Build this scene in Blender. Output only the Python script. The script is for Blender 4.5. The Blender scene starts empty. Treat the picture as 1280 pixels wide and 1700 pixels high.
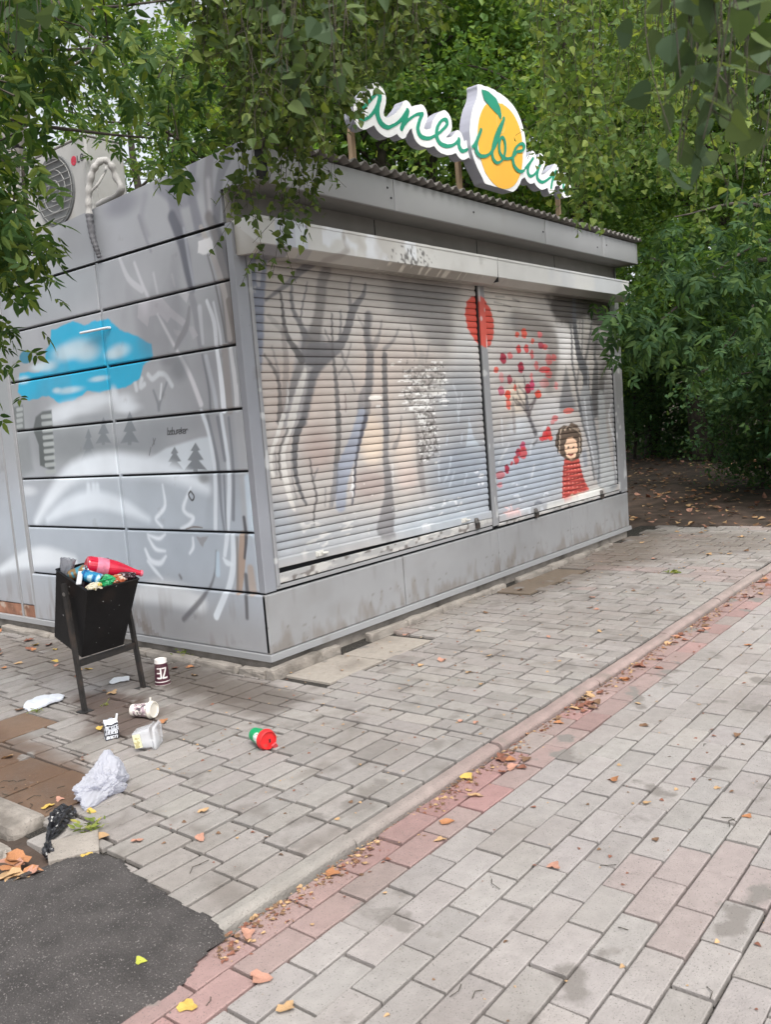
import bpy, math, random
import numpy as np
from mathutils import Matrix, Vector

# ------------------------------------------------------------------ camera, world, sun, exposure
C = np.array([-3.405, -3.704, 1.426])
FOC, PITCH, YAW, ROLL = 1439.7, -0.107546, 0.89033, -0.079549
def cam_axes():
    fw = np.array([math.sin(YAW)*math.cos(PITCH), math.cos(YAW)*math.cos(PITCH), math.sin(PITCH)])
    rt = np.cross(fw, [0, 0, 1]); rt /= np.linalg.norm(rt); up = np.cross(rt, fw)
    return math.cos(ROLL)*rt+math.sin(ROLL)*up, -math.sin(ROLL)*rt+math.cos(ROLL)*up, fw
RT, UP, FW = cam_axes()
scene = bpy.context.scene
COL = scene.collection
cd = bpy.data.cameras.new("camera"); cam = bpy.data.objects.new("camera", cd); COL.objects.link(cam)
cd.sensor_fit = 'VERTICAL'; cd.sensor_height = 36.0; cd.lens = FOC/1700*36.0
cd.dof.use_dof = True; cd.dof.focus_distance = 5.5; cd.dof.aperture_fstop = 8.0
cd.clip_start = 0.05; cd.clip_end = 400
M = Matrix.Identity(4)
for i in range(3):
    M[i][0], M[i][1], M[i][2], M[i][3] = RT[i], UP[i], -FW[i], C[i]
cam.matrix_world = M
scene.camera = cam

SUN_EL, SUN_ROT = math.radians(56), math.radians(215)     # azimuth clockwise from +Y
world = bpy.data.worlds.new("World"); scene.world = world; world.use_nodes = True
wn, wl = world.node_tree.nodes, world.node_tree.links
wn.clear()
sky = wn.new('ShaderNodeTexSky'); sky.sky_type = 'NISHITA'; sky.sun_disc = False
sky.sun_elevation = SUN_EL; sky.sun_rotation = SUN_ROT
sky.air_density = 1.0; sky.dust_density = 4.0; sky.ozone_density = 1.0
hs = wn.new('ShaderNodeHueSaturation'); hs.inputs['Saturation'].default_value = 0.25
bg = wn.new('ShaderNodeBackground'); bg.inputs['Strength'].default_value = 0.15
wo = wn.new('ShaderNodeOutputWorld')
wl.new(sky.outputs[0], hs.inputs['Color']); wl.new(hs.outputs[0], bg.inputs[0]); wl.new(bg.outputs[0], wo.inputs[0])
sd = bpy.data.lights.new("sun", 'SUN'); sd.energy = 1.3; sd.angle = math.radians(28); sd.color = (1.0, 0.96, 0.9)

sun = bpy.data.objects.new("sun", sd); COL.objects.link(sun)
sdir = Vector((math.sin(SUN_ROT)*math.cos(SUN_EL), math.cos(SUN_ROT)*math.cos(SUN_EL), math.sin(SUN_EL)))
sun.rotation_euler = sdir.to_track_quat('Z', 'Y').to_euler()
vs = scene.view_settings
vs.view_transform = 'Standard'; vs.look = 'None'; vs.gamma = 1.0; vs.exposure = 0.9
scene.cycles.max_bounces = 6; scene.cycles.diffuse_bounces = 3; scene.cycles.transparent_max_bounces = 6
scene.cycles.sample_clamp_indirect = 6

# ------------------------------------------------------------------ helpers
R_ = random.Random(7)
def rngn(s): return np.random.default_rng(s)
def V3(*a): return np.array(a, float)
def on_plane(x, y, ax, val):
    """the point of the plane axis=val that the photograph shows at pixel x, y (tracing a flat surface)"""
    d = FW+(x-640)/FOC*RT-(y-850)/FOC*UP
    return C+d*((val-C[ax])/d[ax])
def gp(x, y, z=0.0): return on_plane(x, y, 2, z)
def at_dist(x, y, d):
    return C+d*(FW+(x-640)/FOC*RT-(y-850)/FOC*UP)
def lin(c):
    c = np.asarray(c, float)/255.0
    return np.where(c <= 0.04045, c/12.92, ((c+0.055)/1.055)**2.4)

def tag(o, label=None, cat=None, group=None, kind=None):
    if label: o['label'] = label
    if cat: o['category'] = cat
    if group: o['group'] = group
    if kind: o['kind'] = kind
    return o
def thing(name, label, cat, loc=(0, 0, 0), rotz=0.0, group=None):
    o = bpy.data.objects.new(name, None); COL.objects.link(o)
    o.empty_display_size = 0.1
    o.location = tuple(map(float, loc)); o.rotation_euler = (0, 0, rotz)
    return tag(o, label, cat, group)
def link_mesh(name, me, mat=None, parent=None):
    o = bpy.data.objects.new(name, me); COL.objects.link(o)
    if mat is not None: me.materials.append(mat)
    if parent is not None: o.parent = parent
    return o
def mesh_np(name, V, F3=None, F4=None, color=None, smooth=False):
    me = bpy.data.meshes.new(name)
    V = np.asarray(V, np.float32)
    F3 = np.zeros((0, 3), np.int32) if F3 is None or len(F3) == 0 else np.asarray(F3, np.int32)
    F4 = np.zeros((0, 4), np.int32) if F4 is None or len(F4) == 0 else np.asarray(F4, np.int32)
    me.vertices.add(len(V)); me.vertices.foreach_set('co', V.ravel())
    n3, n4 = len(F3), len(F4)
    me.loops.add(n3*3+n4*4)
    me.loops.foreach_set('vertex_index', np.concatenate([F3.ravel(), F4.ravel()]))
    me.polygons.add(n3+n4)
    st = np.concatenate([np.arange(n3)*3, n3*3+np.arange(n4)*4]).astype(np.int32)
    me.polygons.foreach_set('loop_start', st)
    me.polygons.foreach_set('use_smooth', np.full(n3+n4, bool(smooth)))
    me.update(calc_edges=True); me.validate()
    if color is not None:
        a = me.color_attributes.new('paint', 'FLOAT_COLOR', 'POINT')
        c4 = np.ones((len(V), 4), np.float32); c4[:, :3] = color
        a.data.foreach_set('color', c4.ravel())
    return me

class MB:
    """collects shapes of ONE part"""
    def __init__(s): s.V = []; s.F3 = []; s.F4 = []; s.Cc = []; s.n = 0
    def add(s, V, F3=None, F4=None, col=None):
        V = np.asarray(V, float)
        if F3 is not None and len(F3): s.F3.append(np.asarray(F3, int)+s.n)
        if F4 is not None and len(F4): s.F4.append(np.asarray(F4, int)+s.n)
        s.V.append(V)
        s.Cc.append(np.tile(np.asarray(col if col is not None else (0.5, 0.5, 0.5), float), (len(V), 1)) if np.ndim(col) < 2 else np.asarray(col))
        s.n += len(V)
        return s
    def box(s, lo, hi, bev=0.0, col=None, Rm=None, org=None):
        lo = np.array(lo, float); hi = np.array(hi, float)
        if bev <= 0:
            V = np.array([[x, y, z] for z in (lo[2], hi[2]) for y in (lo[1], hi[1]) for x in (lo[0], hi[0])])
            F = [[0, 2, 3, 1], [4, 5, 7, 6], [0, 1, 5, 4], [2, 6, 7, 3], [0, 4, 6, 2], [1, 3, 7, 5]]
            F3 = None
        else:
            V = []; idx = {}
            for sx in (0, 1):
                for sy in (0, 1):
                    for sz in (0, 1):
                        c = np.array([(lo, hi)[sx][0], (lo, hi)[sy][1], (lo, hi)[sz][2]])
                        sg = np.array([1-2*sx, 1-2*sy, 1-2*sz])*bev
                        for ax in range(3):       # the vertex on the face of axis ax
                            v = c+sg; v[ax] = c[ax]
                            idx[(sx, sy, sz, ax)] = len(V); V.append(v)
            V = np.array(V); F = []; F3 = []
            def q(a, b, c_, d): F.append([a, b, c_, d])
            I = idx
            for k in (0, 1):
                q(I[k,0,0,0], I[k,1,0,0], I[k,1,1,0], I[k,0,1,0]); q(I[0,k,0,1], I[1,k,0,1], I[1,k,1,1], I[0,k,1,1]); q(I[0,0,k,2], I[1,0,k,2], I[1,1,k,2], I[0,1,k,2])
            for a in (0, 1):
                for b in (0, 1):
                    q(I[a,b,0,0], I[a,b,1,0], I[a,b,1,1], I[a,b,0,1]); q(I[a,0,b,0], I[a,1,b,0], I[a,1,b,2], I[a,0,b,2]); q(I[0,a,b,1], I[1,a,b,1], I[1,a,b,2], I[0,a,b,2])
                    for c_ in (0, 1): F3.append([I[a,b,c_,0], I[a,b,c_,1], I[a,b,c_,2]])
        if Rm is not None: V = (V-(0 if org is None else org))@np.asarray(Rm).T+(0 if org is None else org)
        return s.add(V, F3, F, col)
    def tube(s, pts, rad, n=8, cap=True, col=None):
        P = np.array(pts, float); k = len(P)
        rad = np.full(k, rad) if np.ndim(rad) == 0 else np.array(rad, float)
        T = np.gradient(P, axis=0); T /= np.linalg.norm(T, axis=1)[:, None]+1e-9
        a = np.array([0, 0, 1.0]) if abs(T[0][2]) < 0.9 else np.array([1.0, 0, 0])
        u = np.cross(T[0], a); u /= np.linalg.norm(u)
        V = []
        for i in range(k):
            u = u-T[i]*(u@T[i]); u /= np.linalg.norm(u)+1e-9
            w = np.cross(T[i], u)
            ang = np.arange(n)*2*math.pi/n
            V.append(P[i]+rad[i]*(np.cos(ang)[:, None]*u+np.sin(ang)[:, None]*w))
        V = np.concatenate(V)
        i = np.arange(k-1)[:, None]*n; j = np.arange(n)[None]; j2 = (j+1) % n
        F = np.stack([i+j, i+j2, i+n+j2, i+n+j], -1).reshape(-1, 4)
        F3 = []
        if cap:
            V = np.concatenate([V, P[:1], P[-1:]])
            for q in range(n):
                F3.append([k*n, (q+1) % n, q]); F3.append([k*n+1, (k-1)*n+q, (k-1)*n+(q+1) % n])
        return s.add(V, F3, F, col)
    def lathe(s, prof, n=24, Rm=None, org=(0, 0, 0), col=None, colfn=None):
        """prof: (radius, height) pairs about z"""
        prof = np.array(prof, float); k = len(prof)
        ang = np.arange(n)*2*math.pi/n
        V = np.stack([prof[:, 0, None]*np.cos(ang), prof[:, 0, None]*np.sin(ang), np.repeat(prof[:, 1, None], n, 1)], -1).reshape(-1, 3)
        i = np.arange(k-1)[:, None]*n; j = np.arange(n)[None]; j2 = (j+1) % n
        F = np.stack([i+j, i+j2, i+n+j2, i+n+j], -1).reshape(-1, 4)
        cc = col if colfn is None else colfn(V)
        if Rm is not None: V = V@np.asarray(Rm).T
        return s.add(V+np.array(org), None, F, cc)
    def build(s, name, mat, parent=None, smooth=False, color=False):
        V = np.concatenate(s.V)
        F3 = np.concatenate(s.F3) if s.F3 else None
        F4 = np.concatenate(s.F4) if s.F4 else None
        me = mesh_np(name, V, F3, F4, np.concatenate(s.Cc) if color else None, smooth)
        if not smooth or True:
            import bmesh
            if len(V) < 6000:
                bm = bmesh.new(); bm.from_mesh(me); bmesh.ops.recalc_face_normals(bm, faces=bm.faces); bm.to_mesh(me); bm.free()
        o = link_mesh(name, me, mat, parent)
        if smooth:
            try:
                me.set_sharp_from_angle(angle=math.radians(40))
            except Exception: pass
        return o
def rotz(a):
    return np.array([[math.cos(a), -math.sin(a), 0], [math.sin(a), math.cos(a), 0], [0, 0, 1]])
def rotx(a):
    return np.array([[1, 0, 0], [0, math.cos(a), -math.sin(a)], [0, math.sin(a), math.cos(a)]])
def roty(a):
    return np.array([[math.cos(a), 0, math.sin(a)], [0, 1, 0], [-math.sin(a), 0, math.cos(a)]])

# ------------------------------------------------------------------ materials
def pmat(name, col=(0.5, 0.5, 0.5), rough=0.6, metal=0.0, var=0.0, vscale=6.0, bump=0.0, bscale=60.0, attr=False,
         spec=0.5, trans=0.0, dirt=None, dscale=3.0, dth=(0.55, 0.7), speck=None, sscale=150.0, sth=0.68, island=0.0, alpha=None,
         stretch=None, roughvar=0.0):
    m = bpy.data.materials.new(name); m.use_nodes = True
    N, L = m.node_tree.nodes, m.node_tree.links
    b = N['Principled BSDF']
    b.inputs['Roughness'].default_value = rough; b.inputs['Metallic'].default_value = metal
    b.inputs['Specular IOR Level'].default_value = spec
    tc = N.new('ShaderNodeTexCoord')
    co = tc.outputs['Object']
    if stretch:
        mp = N.new('ShaderNodeMapping'); mp.inputs['Scale'].default_value = stretch
        L.new(co, mp.inputs[0]); co = mp.outputs[0]
    def noise(sc, det=4.0):
        t = N.new('ShaderNodeTexNoise'); t.inputs['Scale'].default_value = sc; t.inputs['Detail'].default_value = det
        L.new(co, t.inputs['Vector']); return t.outputs['Fac']
    if attr:
        a = N.new('ShaderNodeAttribute'); a.attribute_name = 'paint'; c = a.outputs['Color']
    else:
        rgb = N.new('ShaderNodeRGB'); rgb.outputs[0].default_value = (*col, 1); c = rgb.outputs[0]
    def mixc(fac, c1, c2, mode='MIX'):
        x = N.new('ShaderNodeMix'); x.data_type = 'RGBA'; x.blend_type = mode
        if isinstance(fac, float): x.inputs[0].default_value = fac
        else: L.new(fac, x.inputs[0])
        for k, v in ((6, c1), (7, c2)):
            if isinstance(v, tuple): x.inputs[k].default_value = (*v, 1)
            else: L.new(v, x.inputs[k])
        return x.outputs[2]
    def ramp(f, lo, hi, a=0.0, bb=1.0):
        r = N.new('ShaderNodeMapRange'); r.inputs[1].default_value = lo; r.inputs[2].default_value = hi
        r.inputs[3].default_value = a; r.inputs[4].default_value = bb
        L.new(f, r.inputs[0]); return r.outputs[0]
    if var > 0:
        f = ramp(noise(vscale), 0.3, 0.7, 1-var, 1+var)
        vm = N.new('ShaderNodeVectorMath'); vm.operation = 'SCALE'
        L.new(c, vm.inputs[0]); L.new(f, vm.inputs['Scale']); c = vm.outputs[0]
    if island > 0:
        g = N.new('ShaderNodeNewGeometry')
        f = ramp(g.outputs['Random Per Island'], 0, 1, 1-island, 1+island)
        vm = N.new('ShaderNodeVectorMath'); vm.operation = 'SCALE'
        L.new(c, vm.inputs[0]); L.new(f, vm.inputs['Scale']); c = vm.outputs[0]
    if dirt is not None:
        c = mixc(ramp(noise(dscale, 6), dth[0], dth[1]), c, tuple(dirt))
    if speck is not None:
        v = N.new('ShaderNodeTexNoise'); v.inputs['Scale'].default_value = sscale; v.inputs['Detail'].default_value = 1.0
        L.new(co, v.inputs['Vector'])
        c = mixc(ramp(v.outputs['Fac'], sth, sth+0.05), c, tuple(speck))
    L.new(c, b.inputs['Base Color'])
    if roughvar > 0:
        L.new(ramp(noise(vscale*1.7), 0.3, 0.7, max(0, rough-roughvar), min(1, rough+roughvar)), b.inputs['Roughness'])
    if bump > 0:
        bp = N.new('ShaderNodeBump'); bp.inputs['Strength'].default_value = bump; bp.inputs['Distance'].default_value = 0.01
        L.new(noise(bscale, 6), bp.inputs['Height']); L.new(bp.outputs[0], b.inputs['Normal'])
    if trans > 0: b.inputs['Transmission Weight'].default_value = trans
    if alpha is not None: b.inputs['Alpha'].default_value = alpha
    return m

def leafmat(name, c1, c2, c3, tr=0.35, rough=0.45, tcol=None):
    m = bpy.data.materials.new(name); m.use_nodes = True
    N, L = m.node_tree.nodes, m.node_tree.links
    b = N['Principled BSDF']; out = N['Material Output']
    g = N.new('ShaderNodeNewGeometry')
    r = N.new('ShaderNodeValToRGB'); e = r.color_ramp.elements
    e[0].position = 0; e[0].color = (*c1, 1); e[1].position = 1; e[1].color = (*c3, 1)
    x = e.new(0.55); x.color = (*c2, 1)
    L.new(g.outputs['Random Per Island'], r.inputs[0])
    L.new(r.outputs[0], b.inputs['Base Color'])
    b.inputs['Roughness'].default_value = rough; b.inputs['Specular IOR Level'].default_value = 0.18
    t = N.new('ShaderNodeBsdfTranslucent')
    mx = N.new('ShaderNodeMix'); mx.data_type = 'RGBA'; mx.blend_type = 'MULTIPLY'; mx.inputs[0].default_value = 1.0
    L.new(r.outputs[0], mx.inputs[6]); mx.inputs[7].default_value = (*(tcol or (1.9, 1.8, 0.7)), 1)
    L.new(mx.outputs[2], t.inputs[0])
    ms = N.new('ShaderNodeMixShader'); ms.inputs[0].default_value = tr
    L.new(b.outputs[0], ms.inputs[1]); L.new(t.outputs[0], ms.inputs[2]); L.new(ms.outputs[0], out.inputs[0])
    return m

MT = dict(
    side=pmat('painted_metal_panel', attr=True, rough=0.38, metal=0.0, var=0.05, vscale=2.5, dirt=(0.16, 0.15, 0.14), dscale=5, dth=(0.66, 0.9), speck=(0.12, 0.11, 0.1), sscale=90, sth=0.79, roughvar=0.1, bump=.35, bscale=2.6),
    shutter=pmat('painted_shutter_metal', attr=True, rough=0.5, var=0.07, vscale=5.0, speck=(0.6, 0.6, 0.6), sscale=70, sth=0.81, bump=0.05, bscale=90),
    grey=pmat('grey_metal_sheet', lin((150, 151, 153)), rough=0.42, var=0.05, vscale=1.5, dirt=(0.2, 0.19, 0.17), dscale=2.2, dth=(0.62, 0.95), roughvar=0.08),
    base=pmat('grey_base_metal', lin((147, 148, 150)), rough=0.4, var=0.04, vscale=1.2, dirt=(0.19, 0.175, 0.155), dscale=3.5, dth=(0.64, 0.95), roughvar=0.08),
    dark=pmat('dark_gap', (0.015, 0.016, 0.018), rough=0.9),
    soffit=pmat('soffit_metal', lin((125, 122, 118)), rough=0.6, var=0.08),
    white=pmat('white_metal', lin((205, 204, 198)), rough=0.45, var=0.06, vscale=4, dirt=(0.3, 0.28, 0.24), dscale=6, dth=(0.62, 0.85)),
    roof=pmat('corrugated_slate', lin((112, 108, 104)), rough=0.85, var=0.15, vscale=5, bump=0.2, bscale=40, dirt=(0.05, 0.055, 0.04), dscale=8, dth=(0.5, 0.75)),
    concrete=pmat('concrete', lin((146, 139, 131)), rough=0.9, var=0.14, vscale=9, bump=0.5, bscale=70, dirt=(0.11, 0.095, 0.08), dscale=5, dth=(0.5, 0.75), speck=(0.12, 0.11, 0.1), sscale=200, sth=0.66),
    kerb=pmat('kerb_concrete', attr=True, rough=0.9, var=0.12, vscale=12, bump=0.5, bscale=90, dirt=(0.16, 0.14, 0.12), dscale=6, dth=(0.58, 0.8), speck=(0.15, 0.13, 0.12), sscale=220, sth=0.66),
    paver=pmat('concrete_paver', attr=True, rough=0.85, var=0.08, vscale=25, bump=0.35, bscale=160, dirt=(0.20, 0.182, 0.168), dscale=4.2, dth=(0.615, 0.66), speck=(0.12, 0.11, 0.1), sscale=230, sth=0.665),
    joint=pmat('joint_sand', (0.022, 0.019, 0.016), rough=1.0, var=0.4, vscale=30, bump=0.6, bscale=200, speck=(0.2, 0.18, 0.15), sscale=180, sth=0.63),
    soil=pmat('soil', (0.088, 0.060, 0.047), rough=1.0, var=0.35, vscale=4, bump=0.9, bscale=35, dirt=(0.035, 0.027, 0.02), dscale=2.5, dth=(0.45, 0.7)),
    asphalt=pmat('asphalt', (0.060, 0.054, 0.052), rough=0.88, var=0.3, vscale=9, bump=0.9, bscale=170, speck=(0.24, 0.22, 0.21), sscale=190, sth=0.655, dirt=(.04, .036, .034), dscale=3, dth=(.5, .75)),
    bark=pmat('bark', (0.06, 0.05, 0.042), rough=0.95, var=0.4, vscale=12, bump=0.9, bscale=25),
    birch=pmat('birch_bark', (0.5, 0.48, 0.45), rough=0.85, var=0.2, vscale=8, dirt=(0.03, 0.03, 0.03), dscale=9, dth=(0.56, 0.62), stretch=(1, 1, 3)),
    twig=pmat('twig_bark', (0.05, 0.042, 0.03), rough=0.9, var=0.3),
    binm=pmat('black_painted_steel', (0.008, 0.008, 0.009), rough=0.42, spec=.3, var=0.3, vscale=7, dirt=(0.03, 0.02, 0.016), dscale=6, dth=(0.6, 0.85), speck=(0.4, 0.4, 0.4), sscale=55, sth=0.75, bump=0.06, bscale=40),
    leg=pmat('rusty_black_steel', (0.020, 0.018, 0.017), rough=0.6, var=0.3, vscale=14, dirt=(0.06, 0.042, 0.032), dscale=10, dth=(0.5, 0.75), bump=0.15, bscale=60),
    steel=pmat('worn_steel', (0.28, 0.27, 0.26), rough=0.4, metal=0.8, var=0.2, vscale=20, dirt=(0.1, 0.06, 0.04), dscale=20, dth=(0.5, 0.7)),
    rust=pmat('rust', (0.25, 0.12, 0.075), rough=0.85, var=0.35, vscale=9, bump=0.3, bscale=50, dirt=(0.42, 0.33, 0.27), dscale=7, dth=(0.52, 0.6)),
    signwhite=pmat('white_acrylic', (0.92, 0.93, 0.94), rough=0.3),
    signside=pmat('grey_acrylic_edge', lin((165, 166, 178)), rough=0.4),
    signgreen=pmat('green_film', lin((30, 150, 120)), rough=0.35, var=0.05),
    signorange=pmat('orange_film', lin((253, 190, 62)), rough=0.35, var=0.06, vscale=2.5),
    signpale=pmat('pale_orange_film', lin((252, 205, 100)), rough=0.35),
    wood=pmat('weathered_wood', lin((175, 150, 122)), rough=0.85, var=0.2, vscale=6, stretch=(8, 8, 0.6)),
    plastic_white=pmat('white_plastic', (0.66, 0.68, 0.71), rough=0.4),
    acbody=pmat('aged_white_enamel', lin((172, 171, 168)), rough=0.45, var=0.05, dirt=(0.3, 0.27, 0.22), dscale=4, dth=(0.6, 0.85)),
    acdark=pmat('dark_grille', (0.13, 0.135, 0.135), rough=0.6),
    acbar=pmat('grille_wire', (0.3, 0.3, 0.29), rough=0.5),
    red=pmat('logo_red', lin((195, 35, 65)), rough=0.4),
    ink=pmat('logo_grey', (0.045, 0.045, 0.05), rough=0.5),
    hose=pmat('white_foam_hose', lin((172, 170, 167)), rough=0.8, var=0.08, vscale=15, bump=0.2, bscale=50),
    tape=pmat('dark_taped_hose', lin((92, 92, 96)), rough=0.6, var=0.4, vscale=25, bump=0.3, bscale=40),
    bird=leafmat('birch_leaf', (0.045, 0.08, 0.025), (0.075, 0.115, 0.034), (0.14, 0.18, 0.05), 0.34, .55),
    mapl=leafmat('box_elder_leaf', (0.026, 0.062, 0.018), (0.052, 0.10, 0.026), (0.15, 0.2, 0.045), 0.38, .6),
    ashl=leafmat('ash_leaf', (0.03, 0.068, 0.03), (0.046, 0.096, 0.036), (0.09, 0.15, 0.048), 0.36, .65),
    back=leafmat('back_leaf', (0.095, 0.18, 0.055), (0.145, 0.245, 0.065), (0.28, 0.35, 0.09), 0.46),
    back2=leafmat('deep_back_leaf', (0.075, 0.15, 0.05), (0.11, 0.2, 0.058), (0.2, 0.29, 0.08), 0.44),
    mid=leafmat('birch_leaf_lit', (0.075, 0.135, 0.045), (0.12, 0.19, 0.06), (0.22, 0.28, 0.08), 0.42, .55),  # brighter copy of the birch leaf, its light put into the colours
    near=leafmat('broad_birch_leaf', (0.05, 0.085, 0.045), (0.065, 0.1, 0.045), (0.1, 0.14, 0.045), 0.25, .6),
    shrub=leafmat('shrub_leaf', (0.06, 0.13, 0.07), (0.08, 0.16, 0.075), (0.13, 0.21, 0.08), 0.35),
    weed=leafmat('weed_leaf', (0.12, 0.17, 0.04), (0.2, 0.24, 0.06), (0.36, 0.33, 0.1), 0.3),
)
FALL = [pmat('dry_leaf_%s' % n, c, rough=0.7, var=0.25, vscale=30) for n, c in
        (('orange', (0.36, 0.16, 0.07)), ('tan', (0.42, 0.27, 0.14)), ('yellow', (0.5, 0.34, 0.08)), ('rust', (0.2, 0.08, 0.05)), ('pink', (0.4, 0.21, 0.15)), ('lime', (0.4, 0.42, 0.06)), ('brown', (0.16, 0.09, 0.05)))]
FN = dict(orange=0, tan=1, yellow=2, rust=3, pink=4, lime=5, brown=6)

# ------------------------------------------------------------------ painting (artwork traced onto the walls, in metres)
def vnoise(u, v, su, sv, seed):
    g = rngn(seed).random((64, 64))
    x = np.asarray(u)*su; y = np.asarray(v)*sv
    i = np.floor(x).astype(int); j = np.floor(y).astype(int)
    fx = x-i; fy = y-j; fx = fx*fx*(3-2*fx); fy = fy*fy*(3-2*fy)
    G = lambda a, b: g[a % 64, b % 64]
    return (G(i, j)*(1-fx)+G(i+1, j)*fx)*(1-fy)+(G(i, j+1)*(1-fx)+G(i+1, j+1)*fx)*fy
def fnoise(u, v, s, seed, oct=3):
    t = 0; a = 1; n = 0
    for k in range(oct):
        t = t+a*vnoise(u, v, s*2**k, s*2**k, seed+k); n += a; a *= 0.5
    return t/n
class Canvas:
    def __init__(s, U, V, base): s.U = U; s.V = V; s.c = np.tile(lin(base), (len(U), 1)) if np.ndim(base) == 1 else base
    def blend(s, idx, a, rgb):
        s.c[idx] = s.c[idx]*(1-a[:, None])+lin(rgb)*a[:, None]
    def _box(s, P, m):
        return np.nonzero((s.U > P[:, 0].min()-m) & (s.U < P[:, 0].max()+m) & (s.V > P[:, 1].min()-m) & (s.V < P[:, 1].max()+m))[0]
    def stroke(s, P, w, rgb, a=1.0, soft=0.02):
        P = np.array(P, float); w = np.full(len(P), w) if np.ndim(w) == 0 else np.array(w, float)
        idx = s._box(P, w.max()/2+soft)
        if len(idx) == 0: return
        u, v = s.U[idx], s.V[idx]; best = np.full(len(idx), -9.0)
        for i in range(len(P)-1):
            d = P[i+1]-P[i]; L = d@d+1e-12
            t = np.clip(((u-P[i, 0])*d[0]+(v-P[i, 1])*d[1])/L, 0, 1)
            ds = np.hypot(u-P[i, 0]-t*d[0], v-P[i, 1]-t*d[1])
            hw = (w[i]*(1-t)+w[i+1]*t)/2
            best = np.maximum(best, (hw-ds)/soft+0.5)
        al = np.clip(best, 0, 1); al = al*al*(3-2*al)*a
        s.blend(idx, al, rgb)
    def poly(s, P, rgb, a=1.0, soft=0.01, rag=0.0, seed=1):
        P = np.array(P, float); idx = s._box(P, soft+rag)
        if len(idx) == 0: return
        u, v = s.U[idx], s.V[idx]; ins = np.zeros(len(idx), bool); dm = np.full(len(idx), 9.0)
        for i in range(len(P)):
            p, q = P[i], P[(i+1) % len(P)]
            cr = ((p[1] > v) != (q[1] > v)) & (u < (q[0]-p[0])*(v-p[1])/(q[1]-p[1]+1e-12)+p[0])
            ins ^= cr
            d = q-p; L = d@d+1e-12
            t = np.clip(((u-p[0])*d[0]+(v-p[1])*d[1])/L, 0, 1)
            dm = np.minimum(dm, np.hypot(u-p[0]-t*d[0], v-p[1]-t*d[1]))
        sdist = np.where(ins, dm, -dm)
        if rag: sdist = sdist+(fnoise(u, v, 14, seed)-0.5)*2*rag
        al = np.clip(sdist/soft+0.5, 0, 1); s.blend(idx, al*al*(3-2*al)*a, rgb)
    def blob(s, c, rx, ry, rgb, a=1.0, hard=0.0):
        c = np.array(c); idx = np.nonzero((abs(s.U-c[0]) < rx*2.2) & (abs(s.V-c[1]) < ry*2.2))[0]
        if len(idx) == 0: return
        r = np.hypot((s.U[idx]-c[0])/rx, (s.V[idx]-c[1])/ry)
        if hard: al = np.clip((1-r)*hard+0.5, 0, 1)
        else: al = np.clip(1.25-r, 0, 1)
        s.blend(idx, al*al*(3-2*al)*a, rgb)
class Tracer:
    """turns points of an enlarged cut-out of the photo into metres on a flat wall"""
    def __init__(s, ax, val, ox, oy, k): s.ax, s.val, s.o, s.k = ax, val, (ox, oy), k
    def p(s, x, y):
        q = on_plane(s.o[0]+x*s.k, s.o[1]+y*s.k, s.ax, s.val)
        return (q[0] if s.ax == 1 else q[1], q[2])
    def pts(s, l): return [s.p(t[0], t[1]) for t in l]
    def w(s, x, y, w):
        a = s.p(x-w/2, y); b = s.p(x+w/2, y); return math.hypot(a[0]-b[0], a[1]-b[1])
    def st(s, cv, l, rgb, a=1.0, w=None, soft=16):
        P = s.pts(l); W = [s.w(t[0], t[1], (t[2] if len(t) > 2 else (w or 15))) for t in l]
        if len(P) > 2:
            Q = spline([(p[0], p[1], q) for p, q in zip(P, W)], 4); P, W = Q[:, :2], np.maximum(Q[:, 2], .003)
        cv.stroke(P, W, rgb, min(1.0, a*1.15), max(0.006, s.w(l[0][0], l[0][1], soft)))
    def po(s, cv, l, rgb, a=1.0, soft=5, rag=0.0): cv.poly(s.pts(l), rgb, a, max(0.005, s.w(l[0][0], l[0][1], soft)), rag)
    def bl(s, cv, x, y, rx, ry, rgb, a=1.0, hard=0.0):
        c = s.p(x, y); t = s.p(x, y-ry)
        cv.blob(c, s.w(x, y, rx*2)/2, abs(t[1]-c[1]), rgb, a, hard)

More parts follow.
